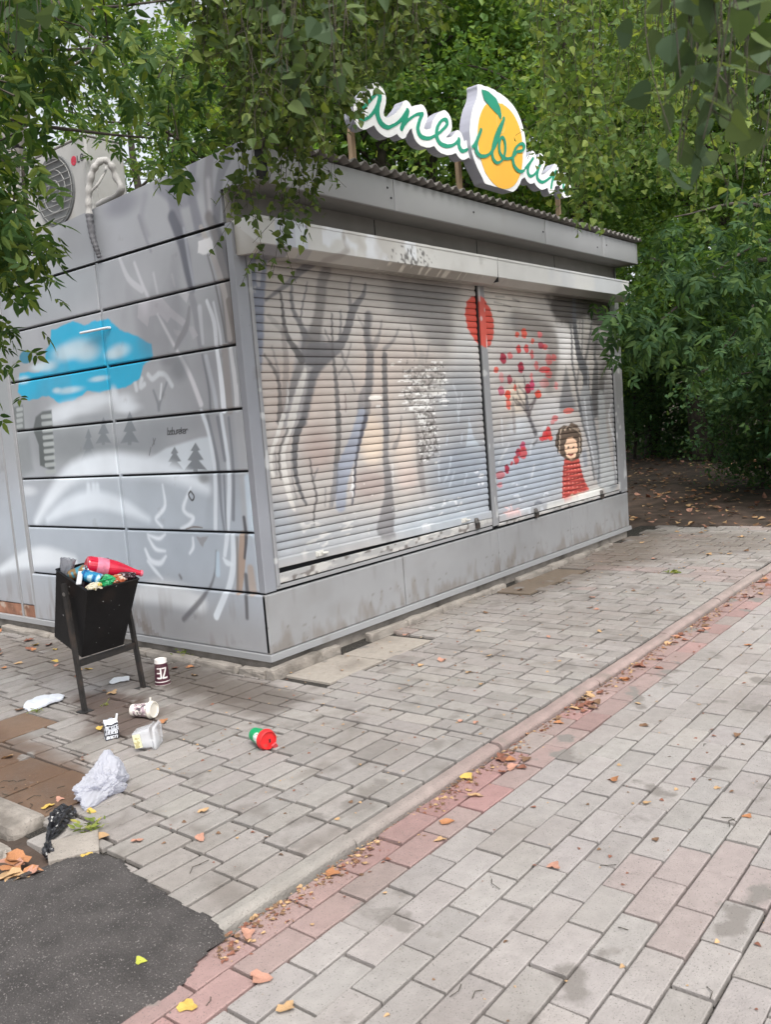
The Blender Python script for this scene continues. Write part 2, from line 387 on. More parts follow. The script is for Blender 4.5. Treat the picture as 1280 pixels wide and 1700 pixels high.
def paint_front(U, V):
    cv = Canvas(U, V, (178, 174, 170))
    c1 = Tracer(1, 0, 400, 420, .1875); c2 = Tracer(1, 0, 400, 690, .1875); c3 = Tracer(1, 0, 600, 440, .1875)
    c4 = Tracer(1, 0, 600, 680, .1875); c5 = Tracer(1, 0, 800, 480, .1953125); c6 = Tracer(1, 0, 800, 660, .1953125)
    # --- grounds
    cv.c[:] = lin((180, 175, 171))
    c1.bl(cv, 700, 250, 700, 300, (168, 162, 156), .8); c1.bl(cv, 520, 1250, 500, 500, (190, 176, 167), .8)
    c1.bl(cv, 500, 650, 300, 350, (196, 192, 188), .7); c1.bl(cv, 1000, 700, 250, 320, (188, 184, 180), .7)
    c2.bl(cv, 700, 300, 180, 260, (172, 154, 147), .8); c2.bl(cv, 1180, 220, 130, 260, (207, 190, 172), .9)
    c2.bl(cv, 1150, 600, 200, 180, (166, 150, 145), .8); c2.bl(cv, 700, 1100, 800, 250, (163, 166, 170), .9)
    c2.bl(cv, 300, 1000, 280, 350, (158, 163, 170), .9)
    c3.bl(cv, 150, 1000, 260, 500, (188, 174, 165), .7); c3.bl(cv, 480, 900, 260, 280, (182, 170, 163), .8)
    c3.bl(cv, 950, 700, 160, 300, (190, 190, 190), .8); c3.bl(cv, 900, 1200, 320, 380, (158, 162, 168), .9)
    c4.bl(cv, 900, 550, 380, 420, (142, 151, 163), .9); c4.bl(cv, 700, 980, 620, 220, (170, 178, 186), .9)
    c4.bl(cv, 80, 250, 110, 260, (208, 192, 176), .8); c4.bl(cv, 380, 330, 130, 250, (203, 188, 176), .8); c4.bl(cv, 420, 600, 120, 150, (196, 180, 172), .8)
    c3.bl(cv, 560, 230, 420, 170, (136, 130, 124), .8)
    c3.po(cv, [(280, 150), (870, 190), (870, 340), (820, 400), (820, 620), (760, 760), (620, 720), (540, 560), (420, 480), (280, 440)], (128, 126, 126), .75, 120)
    c5.bl(cv, 200, 200, 420, 260, (206, 200, 192), .95); c5.bl(cv, 720, 480, 160, 200, (216, 214, 214), .9)
    c5.bl(cv, 150, 700, 180, 400, (198, 193, 190), .8); c5.bl(cv, 300, 900, 110, 180, (216, 202, 184), .9)
    c6.bl(cv, 400, 650, 620, 420, (166, 175, 187), .95); c6.bl(cv, 600, 120, 200, 160, (190, 190, 192), .8); c6.bl(cv, 330, 250, 120, 110, (196, 202, 208), .7)
    # --- left shutter trees
    D1, D2, LT = (118, 117, 120), (134, 131, 131), (204, 201, 196)
    c1.po(cv, [(20, 20), (235, 50), (215, 420), (210, 700), (180, 1100), (190, 1493), (150, 1493)], (124, 131, 148), .9, 30)
    c1.st(cv, [(165, 60, 60), (160, 280, 30)], (172, 172, 176), .8); c1.st(cv, [(130, 300, 20), (130, 340, 20)], (170, 172, 176), .6)
    c1.st(cv, [(650, 820, 230), (570, 1000, 180), (520, 1200, 150), (460, 1493, 170)], (158, 156, 157), .8, soft=40)
    c1.st(cv, [(560, 1050, 60), (500, 1300, 60), (450, 1493, 60)], LT, .8, soft=20)
    c1.st(cv, [(820, 905, 40), (720, 980, 60), (650, 1080, 70), (610, 1250, 60), (560, 1493, 60)], D1, .85, soft=30)
    c1.st(cv, [(500, 850, 40), (540, 960, 60), (480, 1130, 60), (430, 1290, 40)], D2, .8, soft=25)
    c1.st(cv, [(415, 1150, 12), (415, 1300, 18), (385, 1450, 24)], (215, 214, 212), .9)
    c1.st(cv, [(620, 880, 170), (600, 790, 90), (540, 640, 45), (475, 520, 35), (452, 380, 30), (455, 290, 22)], D1, .8, soft=20)
    c1.st(cv, [(535, 600, 15), (553, 450, 15), (580, 330, 15), (590, 260, 10)], D1, .75)
    c1.st(cv, [(640, 830, 130), (670, 680, 100), (700, 520, 80), (712, 400, 90), (725, 250, 80), (765, 150, 80)], (128, 125, 124), .7, soft=36)
    c1.st(cv, [(660, 900, 150), (850, 840, 80), (915, 760, 60), (960, 640, 60), (990, 520, 60), (1040, 440, 40), (1090, 370, 30), (1112, 280, 20)], D1, .8, soft=18)
    c1.st(cv, [(975, 480, 35), (965, 320, 20), (985, 220, 15)], D1, .6)
    c1.st(cv, [(810, 540, 16), (815, 700, 18), (822, 900, 24), (840, 1050, 30), (855, 1250, 40), (870, 1493, 42)], (108, 106, 108), .7)
    c1.st(cv, [(888, 520, 18), (890, 640, 20), (880, 780, 26)], D1, .6); c1.st(cv, [(750, 680, 14), (800, 800, 18)], D1, .6)
    c1.st(cv, [(745, 5, 25), (640, 90, 45), (540, 150, 48), (430, 260, 36), (340, 330, 28), (225, 415, 20)], D1, .8, soft=14)
    c1.st(cv, [(355, 340, 22), (375, 480, 24), (387, 600, 34), (420, 740, 40), (480, 840, 50), (540, 940, 60)], (105, 103, 104), .8, soft=14)
    c1.st(cv, [(210, 900, 16), (290, 1020, 28), (335, 1130, 32), (350, 1300, 34), (355, 1493, 60)], (110, 106, 106), .7, soft=14)
    c1.st(cv, [(280, 830, 16), (310, 950, 22), (340, 1080, 26)], D2, .5); c1.st(cv, [(380, 680, 40), (405, 1000, 50), (380, 1400, 60)], (135, 128, 125), .5, soft=20)
    c1.st(cv, [(260, 560, 40), (340, 650, 40), (400, 720, 40)], D2, .35, soft=20)
    c1.st(cv, [(890, 860, 24), (930, 980, 18), (985, 1090, 18), (1010, 1220, 14)], D2, .7); c1.st(cv, [(985, 800, 14), (930, 980, 14), (870, 1080, 12)], D2, .6)
    c1.st(cv, [(1140, 560, 60), (1130, 700, 50), (1150, 900, 60), (1145, 1150, 70), (1090, 1300, 90), (1080, 1493, 90)], (122, 122, 126), .6, soft=24)
    c1.st(cv, [(1040, 560, 14), (1110, 690, 30)], D2, .5); c1.st(cv, [(1235, 700, 18), (1165, 830, 34)], D2, .6)
    c1.st(cv, [(930, 1250, 10), (935, 1400, 10)], (120, 100, 98), .6)
    c2.st(cv, [(385, 0, 36), (330, 180, 34), (285, 300, 30), (268, 420, 30), (290, 540, 30)], LT, .9, soft=10)
    c2.st(cv, [(470, 0, 60), (405, 220, 46), (375, 350, 50), (400, 560, 50), (450, 760, 40), (480, 830, 26)], LT, .85, soft=14)
    c2.st(cv, [(560, 40, 46), (495, 200, 56), (485, 480, 40), (535, 680, 28), (585, 790, 18)], (98, 98, 101), .8, soft=14)
    c2.st(cv, [(425, 120, 20), (355, 290, 22), (345, 460, 22), (360, 560, 16)], (112, 108, 106), .75); c2.st(cv, [(310, 330, 14), (320, 520, 14)], D2, .6)
    c2.st(cv, [(455, 310, 14), (460, 560, 14), (500, 740, 16)], D2, .6)
    c2.st(cv, [(870, 0, 50), (872, 200, 45), (855, 420, 50)], (112, 110, 110), .7, soft=14)
    c2.st(cv, [(1085, 0, 90), (1010, 250, 100), (930, 450, 120), (900, 600, 100), (890, 790, 90)], (152, 157, 170), .9, soft=24)
    c2.st(cv, [(1115, 0, 34), (1065, 200, 28), (1025, 420, 20), (1012, 640, 20), (990, 780, 16)], (95, 95, 104), .85)
    c2.st(cv, [(850, 440, 40), (840, 620, 50), (810, 800, 20)], (120, 122, 128), .6, soft=16)
    c2.st(cv, [(1000, 500, 10), (995, 720, 12)], (214, 214, 214), .9); c2.st(cv, [(1000, 620, 24), (980, 660, 18)], (214, 214, 214), .9)
    c2.st(cv, [(618, 380, 12), (640, 560, 18), (675, 720, 20), (655, 830, 18), (655, 960, 14)], (104, 100, 100), .8); c2.st(cv, [(685, 470, 12), (648, 560, 16)], D2, .8)
    c2.st(cv, [(755, 640, 12), (750, 800, 12)], D2, .7); c2.st(cv, [(810, 640, 16), (790, 810, 12)], D2, .7)
    c3.st(cv, [(60, 450, 50), (50, 640, 50), (85, 800, 60), (75, 1000, 60), (60, 1300, 50)], (118, 116, 118), .65, soft=20)
    c3.st(cv, [(212, 800, 44), (216, 1000, 46), (222, 1250, 48), (226, 1493, 46)], (114, 112, 113), .8, soft=14)
    c3.st(cv, [(335, 570, 12), (285, 670, 20), (210, 745, 30)], D2, .7); c3.st(cv, [(185, 500, 16), (150, 680, 24), (95, 760, 34)], D2, .6)
    c3.st(cv, [(440, 520, 14), (470, 700, 20), (485, 800, 26)], D2, .6); c3.st(cv, [(605, 700, 14), (578, 840, 22)], D2, .6)
    c3.st(cv, [(540, 800, 50), (520, 1000, 60)], D2, .4, soft=30)
    c4.st(cv, [(215, 0, 48), (225, 200, 48), (222, 420, 50), (245, 600, 70), (250, 780, 80), (240, 900, 120), (220, 1050, 150)], (126, 124, 126), .75, soft=20)
    c4.st(cv, [(285, 480, 16), (288, 660, 16)], (200, 198, 196), .6); c4.st(cv, [(360, 60, 12), (345, 220, 20), (300, 330, 40)], D2, .6)
    c4.st(cv, [(470, 0, 20), (500, 200, 30), (530, 500, 60), (560, 720, 40)], (128, 122, 120), .5, soft=24)
    c4.po(cv, [(962, 60), (985, 160), (1000, 240), (1060, 330), (930, 335), (950, 200)], (184, 194, 203), .7, 14)
    for l in ([(860, 0), (872, 60), (868, 110)], [(770, 230), (760, 300)], [(900, 220), (890, 290)], [(800, 420), (780, 560), (740, 640)], [(830, 560), (790, 680)], [(690, 460), (700, 640)], [(940, 570), (920, 660)]):
        c4.st(cv, l, (186, 194, 203), .6, w=14)
    for l in ([(820, 1060), (860, 1180), (870, 1340)], [(900, 1140), (880, 1300)]): c3.st(cv, l, (190, 194, 198), .6, w=12)
    # --- sun
    c3.po(cv, [(985, 275), (1040, 278), (1100, 310), (1150, 390), (1178, 500), (1178, 620), (1152, 710), (1110, 738), (1062, 725), (1010, 660), (950, 560), (925, 430), (940, 320)], (216, 76, 58), .95, 8)
    # --- right shutter
    c5.bl(cv, 390, 540, 300, 340, (158, 154, 153), .55); c5.bl(cv, 330, 560, 150, 190, (196, 190, 188), .5)
    c5.st(cv, [(300, 270, 90), (480, 320, 90), (600, 430, 100), (610, 600, 90), (580, 800, 80)], (124, 117, 112), .6, soft=50)
    c5.bl(cv, 260, 280, 90, 80, (150, 147, 147), .6); c5.bl(cv, 200, 780, 100, 60, (140, 132, 132), .5)
    c5.po(cv, [(555, 60), (720, 30), (1150, 70), (1130, 230), (1050, 330), (960, 310), (900, 230), (820, 265), (750, 315), (640, 260), (600, 170)], (92, 86, 84), .92, 40, rag=.03)
    c5.po(cv, [(720, 0), (790, 0), (760, 60), (700, 50)], (112, 106, 102), .9, 10)
    c5.bl(cv, 1020, 470, 150, 110, (116, 113, 114), .8); c5.bl(cv, 1050, 700, 130, 260, (140, 138, 140), .6); c5.bl(cv, 1060, 950, 150, 200, (150, 151, 155), .6)
    c5.st(cv, [(790, 90, 30), (797, 300, 34), (822, 480, 40), (850, 620, 56), (890, 720, 56), (892, 900, 60), (885, 1024, 80)], (106, 107, 112), .9, soft=10)
    c5.st(cv, [(760, 280, 12), (775, 450, 14), (775, 620, 16), (802, 780, 18), (842, 1024, 20)], (108, 108, 112), .85)
    c5.st(cv, [(865, 265, 10), (860, 560, 12)], (115, 114, 116), .8); c5.st(cv, [(835, 640, 10), (815, 790, 14)], (115, 114, 116), .8)
    c5.st(cv, [(840, 280, 8), (835, 370, 8), (815, 410, 10)], D2, .7)
    c5.st(cv, [(940, 290, 12), (912, 500, 16), (885, 610, 20)], (108, 107, 110), .85); c5.st(cv, [(1000, 310, 14), (968, 560, 18), (982, 640, 28), (972, 750, 46), (965, 1024, 60)], (112, 111, 114), .85, soft=12)
    c5.st(cv, [(1080, 300, 60), (1062, 600, 50), (1025, 850, 60), (1000, 1024, 60)], (112, 110, 110), .6, soft=30); c5.st(cv, [(1110, 400, 40), (1120, 1024, 60)], (160, 160, 162), .5, soft=30)
    c5.st(cv, [(910, 620, 10), (905, 1024, 12)], (172, 172, 175), .7); c5.st(cv, [(1060, 780, 14), (1040, 1024, 14)], (172, 172, 175), .6)
    c5.po(cv, [(720, 645), (700, 760), (682, 900), (668, 1024), (800, 1024), (772, 880), (745, 760)], (116, 117, 121), .8, 24)
    c6.po(cv, [(670, 0), (800, 0), (820, 110), (680, 120)], (122, 123, 127), .6, 30)
    c6.st(cv, [(890, 0, 90), (930, 250, 90), (970, 450, 70), (1000, 650, 50), (1010, 730, 30)], (158, 160, 164), .9, soft=14)
    c6.st(cv, [(832, 0, 14), (862, 200, 16), (920, 400, 16), (965, 690, 14)], (104, 106, 112), .8); c6.st(cv, [(930, 0, 12), (975, 300, 14), (1005, 560, 14), (1000, 700, 12)], (108, 110, 116), .8)
    c6.st(cv, [(880, 20, 12), (915, 300, 12), (960, 560, 12)], (196, 198, 202), .8)
    c6.st(cv, [(1020, 0, 50), (1040, 300, 70), (1060, 560, 100), (1080, 700, 120)], (180, 183, 185), .8, soft=20); c6.st(cv, [(1130, 0, 30), (1140, 400, 30), (1150, 700, 30)], (140, 143, 148), .7, soft=14)
    c6.st(cv, [(1105, 60, 10), (1090, 180, 12), (1150, 420, 12), (1140, 560, 10), (1165, 700, 10)], (205, 207, 210), .8)
    c6.st(cv, [(880, 480, 40), (890, 560, 30)], (120, 126, 140), .5)
    tb = (112, 104, 104)
    c5.st(cv, [(386, 1024, 22), (386, 880, 14), (365, 740, 8)], tb, .9); c5.st(cv, [(386, 1010, 14), (320, 900, 10), (285, 780, 8)], tb, .8); c5.st(cv, [(386, 1020, 14), (452, 950, 12), (490, 860, 10)], tb, .85)
    c5.st(cv, [(270, 920, 10), (300, 975, 12), (330, 980, 12)], tb, .8); c5.st(cv, [(320, 820, 8), (385, 900, 10)], tb, .7)
    c6.st(cv, [(388, 0, 20), (405, 150, 26), (440, 250, 24), (470, 330, 30), (450, 390, 20)], (112, 110, 114), .85); c6.st(cv, [(300, 20, 12), (350, 75, 14), (405, 150, 18)], tb, .8); c6.st(cv, [(470, 0, 12), (425, 100, 14), (405, 150, 16)], tb, .8)
    c6.st(cv, [(270, 60, 30), (285, 280, 24)], (150, 142, 140), .6, soft=14)
    for l in ([(550, 240), (480, 330), (430, 400), (420, 480)], [(240, 400), (150, 560)], [(175, 180), (185, 400)], [(455, 580), (430, 680)]): c6.st(cv, l, (200, 203, 206), .6, w=14)
    rd, cr, mg, ro, pk = (205, 52, 55), (165, 30, 62), (196, 48, 98), (222, 78, 55), (216, 105, 108)
    for x, y, rx, ry, c, a in [(305, 385, 18, 25, ro, .85), (365, 375, 24, 45, ro, .85), (500, 385, 20, 30, pk, .8), (437, 440, 15, 24, ro, .8), (510, 478, 26, 30, cr, .85), (545, 490, 22, 26, rd, .7), (320, 510, 20, 38, rd, .9), (385, 505, 20, 38, rd, .85), (432, 555, 15, 42, rd, .7), (190, 588, 27, 48, cr, .95), (248, 565, 22, 30, pk, .85), (340, 665, 25, 48, cr, .95), (470, 650, 18, 42, rd, .6), (130, 685, 21, 28, ro, .85), (245, 768, 22, 40, cr, .8), (172, 865, 27, 42, mg, .75), (228, 895, 25, 38, ro, .95), (232, 975, 20, 52, ro, .8), (290, 838, 12, 30, ro, .8), (402, 845, 25, 44, cr, .95), (437, 815, 20, 46, mg, .9), (488, 893, 28, 35, ro, .9), (540, 685, 48, 28, rd, .75), (620, 580, 20, 32, rd, .6), (575, 600, 28, 50, rd, .5), (640, 820, 15, 35, pk, .6), (575, 720, 28, 40, rd, .5), (175, 750, 20, 46, pk, .5), (430, 740, 12, 32, pk, .7), (540, 800, 40, 40, pk, .4)]:
        c5.bl(cv, x, y, rx, ry, c, a, 6)
    for x, y, rx, ry, c, a in [(165, 660, 38, 36, rd, .6), (160, 742, 22, 25, pk, .6), (222, 608, 20, 42, cr, .95), (262, 560, 12, 18, rd, .8), (302, 530, 22, 40, rd, .85), (320, 465, 22, 36, cr, .9), (357, 410, 22, 38, mg, .85), (362, 470, 34, 52, rd, .8), (520, 350, 26, 20, rd, .85), (545, 325, 26, 40, rd, .9), (572, 300, 24, 56, rd, .9), (590, 340, 18, 28, ro, .85), (630, 175, 28, 26, rd, .65), (605, 210, 18, 20, pk, .6), (745, 112, 46, 25, ro, .65)]:
        c6.bl(cv, x, y, rx, ry, c, a, 6)
    # --- a plain painted child in a red patterned coat
    c6.po(cv, [(715, 500), (830, 500), (850, 600), (880, 700), (922, 780), (910, 812), (860, 850), (760, 862), (690, 870), (695, 700), (700, 600)], (200, 82, 72), .97, 6)
    for k in range(8):
        y = 560+k*38
        c6.st(cv, [(708-k*1.5, y, 8), (780, y+2, 8), (840+k*9, y-8, 8)], (142, 48, 48), .7, soft=4)
        for q in range(5): c6.bl(cv, 722+q*(26+k*2)-k*2, y+18-q*2, 5, 7, (226, 160, 150), .8, 4)
    c6.po(cv, [(690, 868), (760, 850), (905, 805), (915, 818), (860, 855), (770, 880), (695, 888)], (92, 44, 42), .9, 5)
    c6.bl(cv, 775, 848, 20, 30, (196, 165, 140), .95, 6); c6.bl(cv, 835, 832, 26, 26, (190, 158, 134), .95, 6)
    c6.po(cv, [(628, 400), (638, 320), (665, 262), (705, 232), (742, 242), (772, 208), (822, 235), (850, 290), (862, 370), (850, 450), (832, 520), (770, 545), (712, 520), (670, 480)], (98, 82, 70), .97, 6)
    c6.po(cv, [(712, 400), (735, 345), (775, 335), (812, 370), (822, 440), (800, 510), (768, 530), (732, 505), (714, 455)], (232, 196, 168), .97, 6)
    for ex_ in (742, 786): c6.bl(cv, ex_, 425, 8, 10, (58, 46, 42), .95, 5)
    c6.st(cv, [(744, 480, 6), (764, 490, 7), (786, 478, 6)], (140, 62, 58), .9, soft=3)
    for k in range(13):
        a = -2.7+k*0.24
        ex, ey = 748+math.cos(a)*105, 400+math.sin(a)*165
        c6.st(cv, [(752, 250, 5), (752+math.cos(a)*60, 285+math.sin(a)*30, 9), (752+math.cos(a)*100, 330+math.sin(a)*60, 9)]+([(ex, 470, 8)] if abs(math.cos(a)) > .75 else []), (188, 170, 152) if k % 2 else (62, 50, 42), .75, soft=4)
    # --- scribbles
    for l in ([(210, 935), (245, 950), (215, 985)], [(255, 915), (275, 1000), (300, 950)], [(310, 945), (340, 960), (320, 1005)], [(195, 985), (340, 960)]): c6.st(cv, l, (222, 190, 188), .75, w=9, soft=5)
    c6.st(cv, [(455, 905, 8), (480, 890, 10), (510, 895, 8)], (95, 100, 112), .7); c6.st(cv, [(1085, 770, 6), (1110, 755, 8), (1140, 745, 6)], (95, 98, 105), .7)
    c6.st(cv, [(560, 935, 34), (700, 900, 34), (1000, 800, 34)], (222, 222, 218), .85)
    for l in ([(110, 110), (180, 125)], [(190, 130), (260, 150)], [(270, 80), (330, 105)], [(145, 185), (205, 190)], [(120, 60), (200, 65)]): c5.st(cv, l, (140, 136, 132), .6, w=7, soft=5)
    c3.bl(cv, 130, 1175, 62, 24, (226, 222, 216), .95, 5); c3.bl(cv, 155, 1252, 22, 14, (224, 222, 218), .9, 5); c3.bl(cv, 285, 880, 18, 14, (226, 222, 216), .9, 5)
    # --- chipped paint, dirt
    c3.bl(cv, 560, 960, 250, 240, (164, 158, 154), .55); c3.bl(cv, 560, 1300, 130, 300, (150, 146, 144), .5)
    def chips(tr, x0, y0, x1, y1, th, su, sv, seed, rgb, edge=.25):
        a = tr.p(x0, y0); b = tr.p(x1, y1)
        u0, u1 = sorted((a[0], b[0])); v0, v1 = sorted((a[1], b[1]))
        i = np.nonzero((U > u0) & (U < u1) & (V > v0) & (V < v1))[0]
        if not len(i): return
        e = np.minimum.reduce([(U[i]-u0), (u1-U[i])])/(u1-u0); f = np.minimum(V[i]-v0, v1-V[i])/(v1-v0)
        m = np.clip(np.minimum(e, f)/edge, 0, 1)
        n = .6*vnoise(U[i], V[i], su, sv, seed)+.4*vnoise(U[i], V[i], su*2.7, sv*2.2, seed+1)
        cv.blend(i, np.clip((n*m**.4-th)*14, 0, 1)*.78, rgb)
    chips(c3, 240, 760, 860, 1330, .57, 9, 62, 5, (226, 226, 224), .2); chips(c3, 380, 800, 800, 1230, .56, 14, 56, 6, (204, 202, 198), .3); chips(c4, 450, -160, 730, 520, .53, 16, 60, 9, (218, 218, 216), .18)
    chips(c4, 460, -60, 720, 500, .54, 42, 60, 19, (100, 95, 92), .15)
    chips(c3, 300, 780, 840, 1300, .58, 36, 60, 23, (112, 108, 105), .2)
    chips(c4, 940, 150, 1120, 320, .62, 14, 40, 13, (224, 226, 228)); chips(c4, 980, 500, 1130, 700, .62, 12, 40, 15, (224, 226, 228))
    chips(c2, 280, 880, 1280, 1340, .62, 9, 30, 25, (200, 199, 196)); chips(c4, 0, 800, 1150, 1150, .7, 10, 36, 27, (208, 210, 212))
    chips(c6, 100, 700, 700, 1000, .68, 9, 32, 29, (205, 210, 216)); chips(c2, 900, 500, 1280, 900, .72, 14, 40, 31, (222, 218, 214))
    chips(c6, 60, 0, 130, 800, .62, 20, 12, 33, (218, 220, 222))
    cv.c *= 1.0*np.clip(cv.c.mean(1)/.43, .2, 1.6)[:, None]**.14*(0.93+0.14*fnoise(U, V, 6, 3))[:, None]
    return cv.c

def fir(tr, cv, x, y0, y1, w, rgb, a=.9):
    h = y1-y0
    P = [(x, y0), (x+.2*w, y0+.25*h), (x+.1*w, y0+.28*h), (x+.35*w, y0+.58*h), (x+.14*w, y0+.6*h), (x+.5*w, y0+.93*h), (x+.1*w, y0+.9*h), (x+.08*w, y1), (x-.1*w, y1), (x-.1*w, y0+.92*h), (x-.5*w, y0+.95*h), (x-.16*w, y0+.62*h), (x-.34*w, y0+.6*h), (x-.1*w, y0+.3*h), (x-.2*w, y0+.27*h)]
    tr.po(cv, P, rgb, a, 3)

def paint_side(U, V):
    cv = Canvas(U, V, (164, 165, 169))
    r1 = Tracer(0, 0, 0, 0, .5); s3 = Tracer(0, 0, 0, 400, .42357); s5 = Tracer(0, 0, 0, 560, .1875)
    s7 = Tracer(0, 0, 180, 360, .21875); s8 = Tracer(0, 0, 180, 660, .258785)
    cv.c[:] = lin((162, 164, 169))
    s3.bl(cv, 500, 1150, 900, 330, (172, 181, 191), .95); s3.bl(cv, 300, 760, 420, 200, (162, 167, 172), .8); s3.bl(cv, 200, 200, 260, 140, (152, 158, 163), .8)
    s3.bl(cv, 60, 60, 200, 160, (176, 177, 180), .8); s3.bl(cv, 700, 1560, 500, 160, (158, 158, 160), .9); s3.bl(cv, 40, 560, 120, 300, (140, 146, 146), .6)
    r1.bl(cv, 240, 800, 110, 120, (132, 135, 138), .6); r1.bl(cv, 400, 680, 70, 50, (128, 129, 139), .7)
    DB, TP, LG_ = (108, 110, 121), (142, 134, 130), (198, 201, 207)
    # upper smudges and trunks running up over the fascia
    r1.st(cv, [(560, 570, 30), (580, 700, 34), (600, 780, 34)], (132, 133, 144), .75, soft=14); r1.st(cv, [(520, 620, 20), (600, 650, 50), (640, 620, 40)], (128, 129, 140), .6, soft=14)
    r1.st(cv, [(640, 540, 26), (635, 640, 26), (660, 760, 30)], (128, 129, 140), .7, soft=12); r1.st(cv, [(700, 490, 30), (690, 600, 30), (705, 720, 40)], (134, 132, 138), .7, soft=12)
    r1.st(cv, [(770, 480, 40), (730, 590, 24), (715, 740, 30)], (118, 119, 128), .7, soft=8); r1.st(cv, [(480, 650, 20), (470, 720, 14), (490, 780, 12)], (150, 151, 158), .7)
    r1.st(cv, [(690, 600, 12), (700, 740, 14)], (184, 184, 188), .7)
    s7.st(cv, [(480, 0, 60), (560, 200, 70), (600, 400, 60), (630, 540, 50)], DB, .85, soft=24); s7.st(cv, [(570, 90, 20), (610, 330, 22), (650, 530, 22)], (160, 163, 172), .8)
    s7.st(cv, [(230, 0, 26), (280, 160, 20), (320, 260, 16)], (142, 143, 150), .7)
    s7.st(cv, [(760, 0, 60), (840, 200, 80), (900, 500, 120), (940, 900, 110)], (126, 122, 122), .75, soft=30)
    s7.st(cv, [(800, 0, 20), (880, 240, 40), (930, 480, 30)], (102, 103, 110), .6, soft=16)
    s7.st(cv, [(700, 80, 30), (790, 290, 36), (850, 470, 40), (890, 640, 40), (920, 920, 40)], (168, 163, 161), .85, soft=12)
    s7.st(cv, [(750, 290, 8), (800, 470, 10), (860, 760, 10), (890, 950, 8)], (100, 96, 96), .7); s7.st(cv, [(910, 640, 40), (960, 950, 30)], (128, 120, 116), .7, soft=14)
    s7.st(cv, [(620, 580, 40), (660, 720, 50), (700, 990, 40)], (146, 147, 153), .7, soft=16)
    s7.st(cv, [(745, 640, 22), (800, 800, 30), (818, 990, 28)], LG_, .9, soft=8); s7.st(cv, [(795, 650, 14), (840, 860, 18), (855, 980, 18)], LG_, .8); s7.st(cv, [(690, 690, 34), (715, 960, 20)], (186, 188, 194), .7)
    s7.st(cv, [(945, 560, 14), (985, 900, 18)], LG_, .8)
    s7.st(cv, [(80, 310, 20), (150, 470, 30), (250, 555, 32)], (186, 187, 192), .7, soft=10); s7.st(cv, [(195, 350, 18), (250, 500, 20), (300, 610, 22)], (186, 187, 192), .8); s7.st(cv, [(340, 430, 14), (370, 580, 16)], (180, 181, 186), .8)
    s7.st(cv, [(480, 440, 14), (500, 520, 14)], (178, 178, 184), .6)
    s7.po(cv, [(225, 650), (400, 610), (470, 690), (590, 790), (560, 830), (470, 760), (445, 805), (385, 740), (310, 755), (295, 835), (218, 765)], (182, 180, 186), .85, 8); s7.po(cv, [(510, 560), (612, 580), (590, 655)], (184, 184, 188), .8, 8)
    s7.po(cv, [(600, 830), (640, 830), (680, 900), (640, 930)], (176, 175, 180), .7, 8); s7.po(cv, [(490, 850), (580, 880), (540, 915), (500, 890)], (176, 175, 180), .7, 8)
    s7.st(cv, [(370, 740, 10), (440, 870, 18), (530, 1040, 20), (620, 1210, 30), (700, 1420, 34)], (200, 200, 205), .9)
    s7.st(cv, [(612, 690, 20), (592, 830, 36), (540, 930, 34), (505, 1000, 22)], (146, 146, 151), .85)
    s7.st(cv, [(710, 1050, 12), (760, 1300, 14), (772, 1463, 16)], (112, 116, 124), .6); s7.st(cv, [(740, 1060, 26), (800, 1330, 30), (820, 1463, 30)], (184, 188, 195), .8)
    s7.st(cv, [(820, 1000, 26), (855, 1250, 36), (875, 1463, 40)], (214, 218, 224), .9, soft=10); s7.st(cv, [(925, 1000, 26), (965, 1300, 34), (975, 1463, 34)], (198, 199, 202), .85, soft=10)
    s7.st(cv, [(880, 1000, 50), (920, 1463, 50)], (158, 152, 150), .7, soft=14)
    s7.bl(cv, 530, 1150, 80, 120, (128, 132, 137), .7); s7.bl(cv, 470, 1090, 90, 50, (138, 141, 145), .6)
    for l in ([(200, 1260), (210, 1310)], [(250, 1230), (240, 1290), (270, 1270)], [(300, 1200), (330, 1230), (370, 1200)], [(380, 1190), (430, 1200), (480, 1280)]): s7.st(cv, l, (190, 195, 200), .8, w=26)
    s7.st(cv, [(340, 1320, 14), (375, 1420, 18), (380, 1463, 20)], (138, 142, 147), .9); s7.st(cv, [(440, 1260, 12), (400, 1380, 14), (380, 1440, 18)], (138, 142, 147), .9); s7.st(cv, [(400, 1270, 10), (390, 1380, 10)], (200, 204, 208), .8)
    s7.po(cv, [(668, 165), (770, 150), (800, 250), (740, 300), (665, 290)], (208, 208, 211), .9, 8, rag=.025)
    # blue sky patch and clouds
    B = (8, 168, 208)
    s3.po(cv, [(195, 400), (200, 350), (285, 315), (330, 328), (370, 310), (420, 305), (470, 350), (530, 365), (592, 405), (597, 450), (560, 490), (548, 535), (490, 575), (430, 580), (390, 592), (340, 590), (290, 622), (230, 640), (190, 605), (110, 628), (68, 592), (75, 515), (150, 515), (178, 480), (175, 430)], B, .96, 5, rag=.012)
    s3.bl(cv, 100, 455, 26, 26, (18, 128, 158), .9, 4)
    cl = (180, 199, 208)
    for x, y, rx, ry in [(300, 420, 75, 45), (250, 440, 60, 40), (340, 440, 60, 40), (465, 430, 52, 34), (440, 445, 40, 24), (185, 490, 46, 26), (150, 495, 40, 22), (270, 585, 62, 17), (220, 585, 20, 13), (385, 540, 45, 14), (90, 545, 30, 20)]: s3.bl(cv, x, y, rx, ry, cl, .8)
    for x, y, rx, ry in [(310, 650, 130, 40), (230, 690, 70, 50), (380, 620, 80, 30), (480, 630, 60, 40), (500, 655, 60, 26), (445, 600, 20, 40)]: s3.bl(cv, x, y, rx, ry, (200, 206, 212), .8)
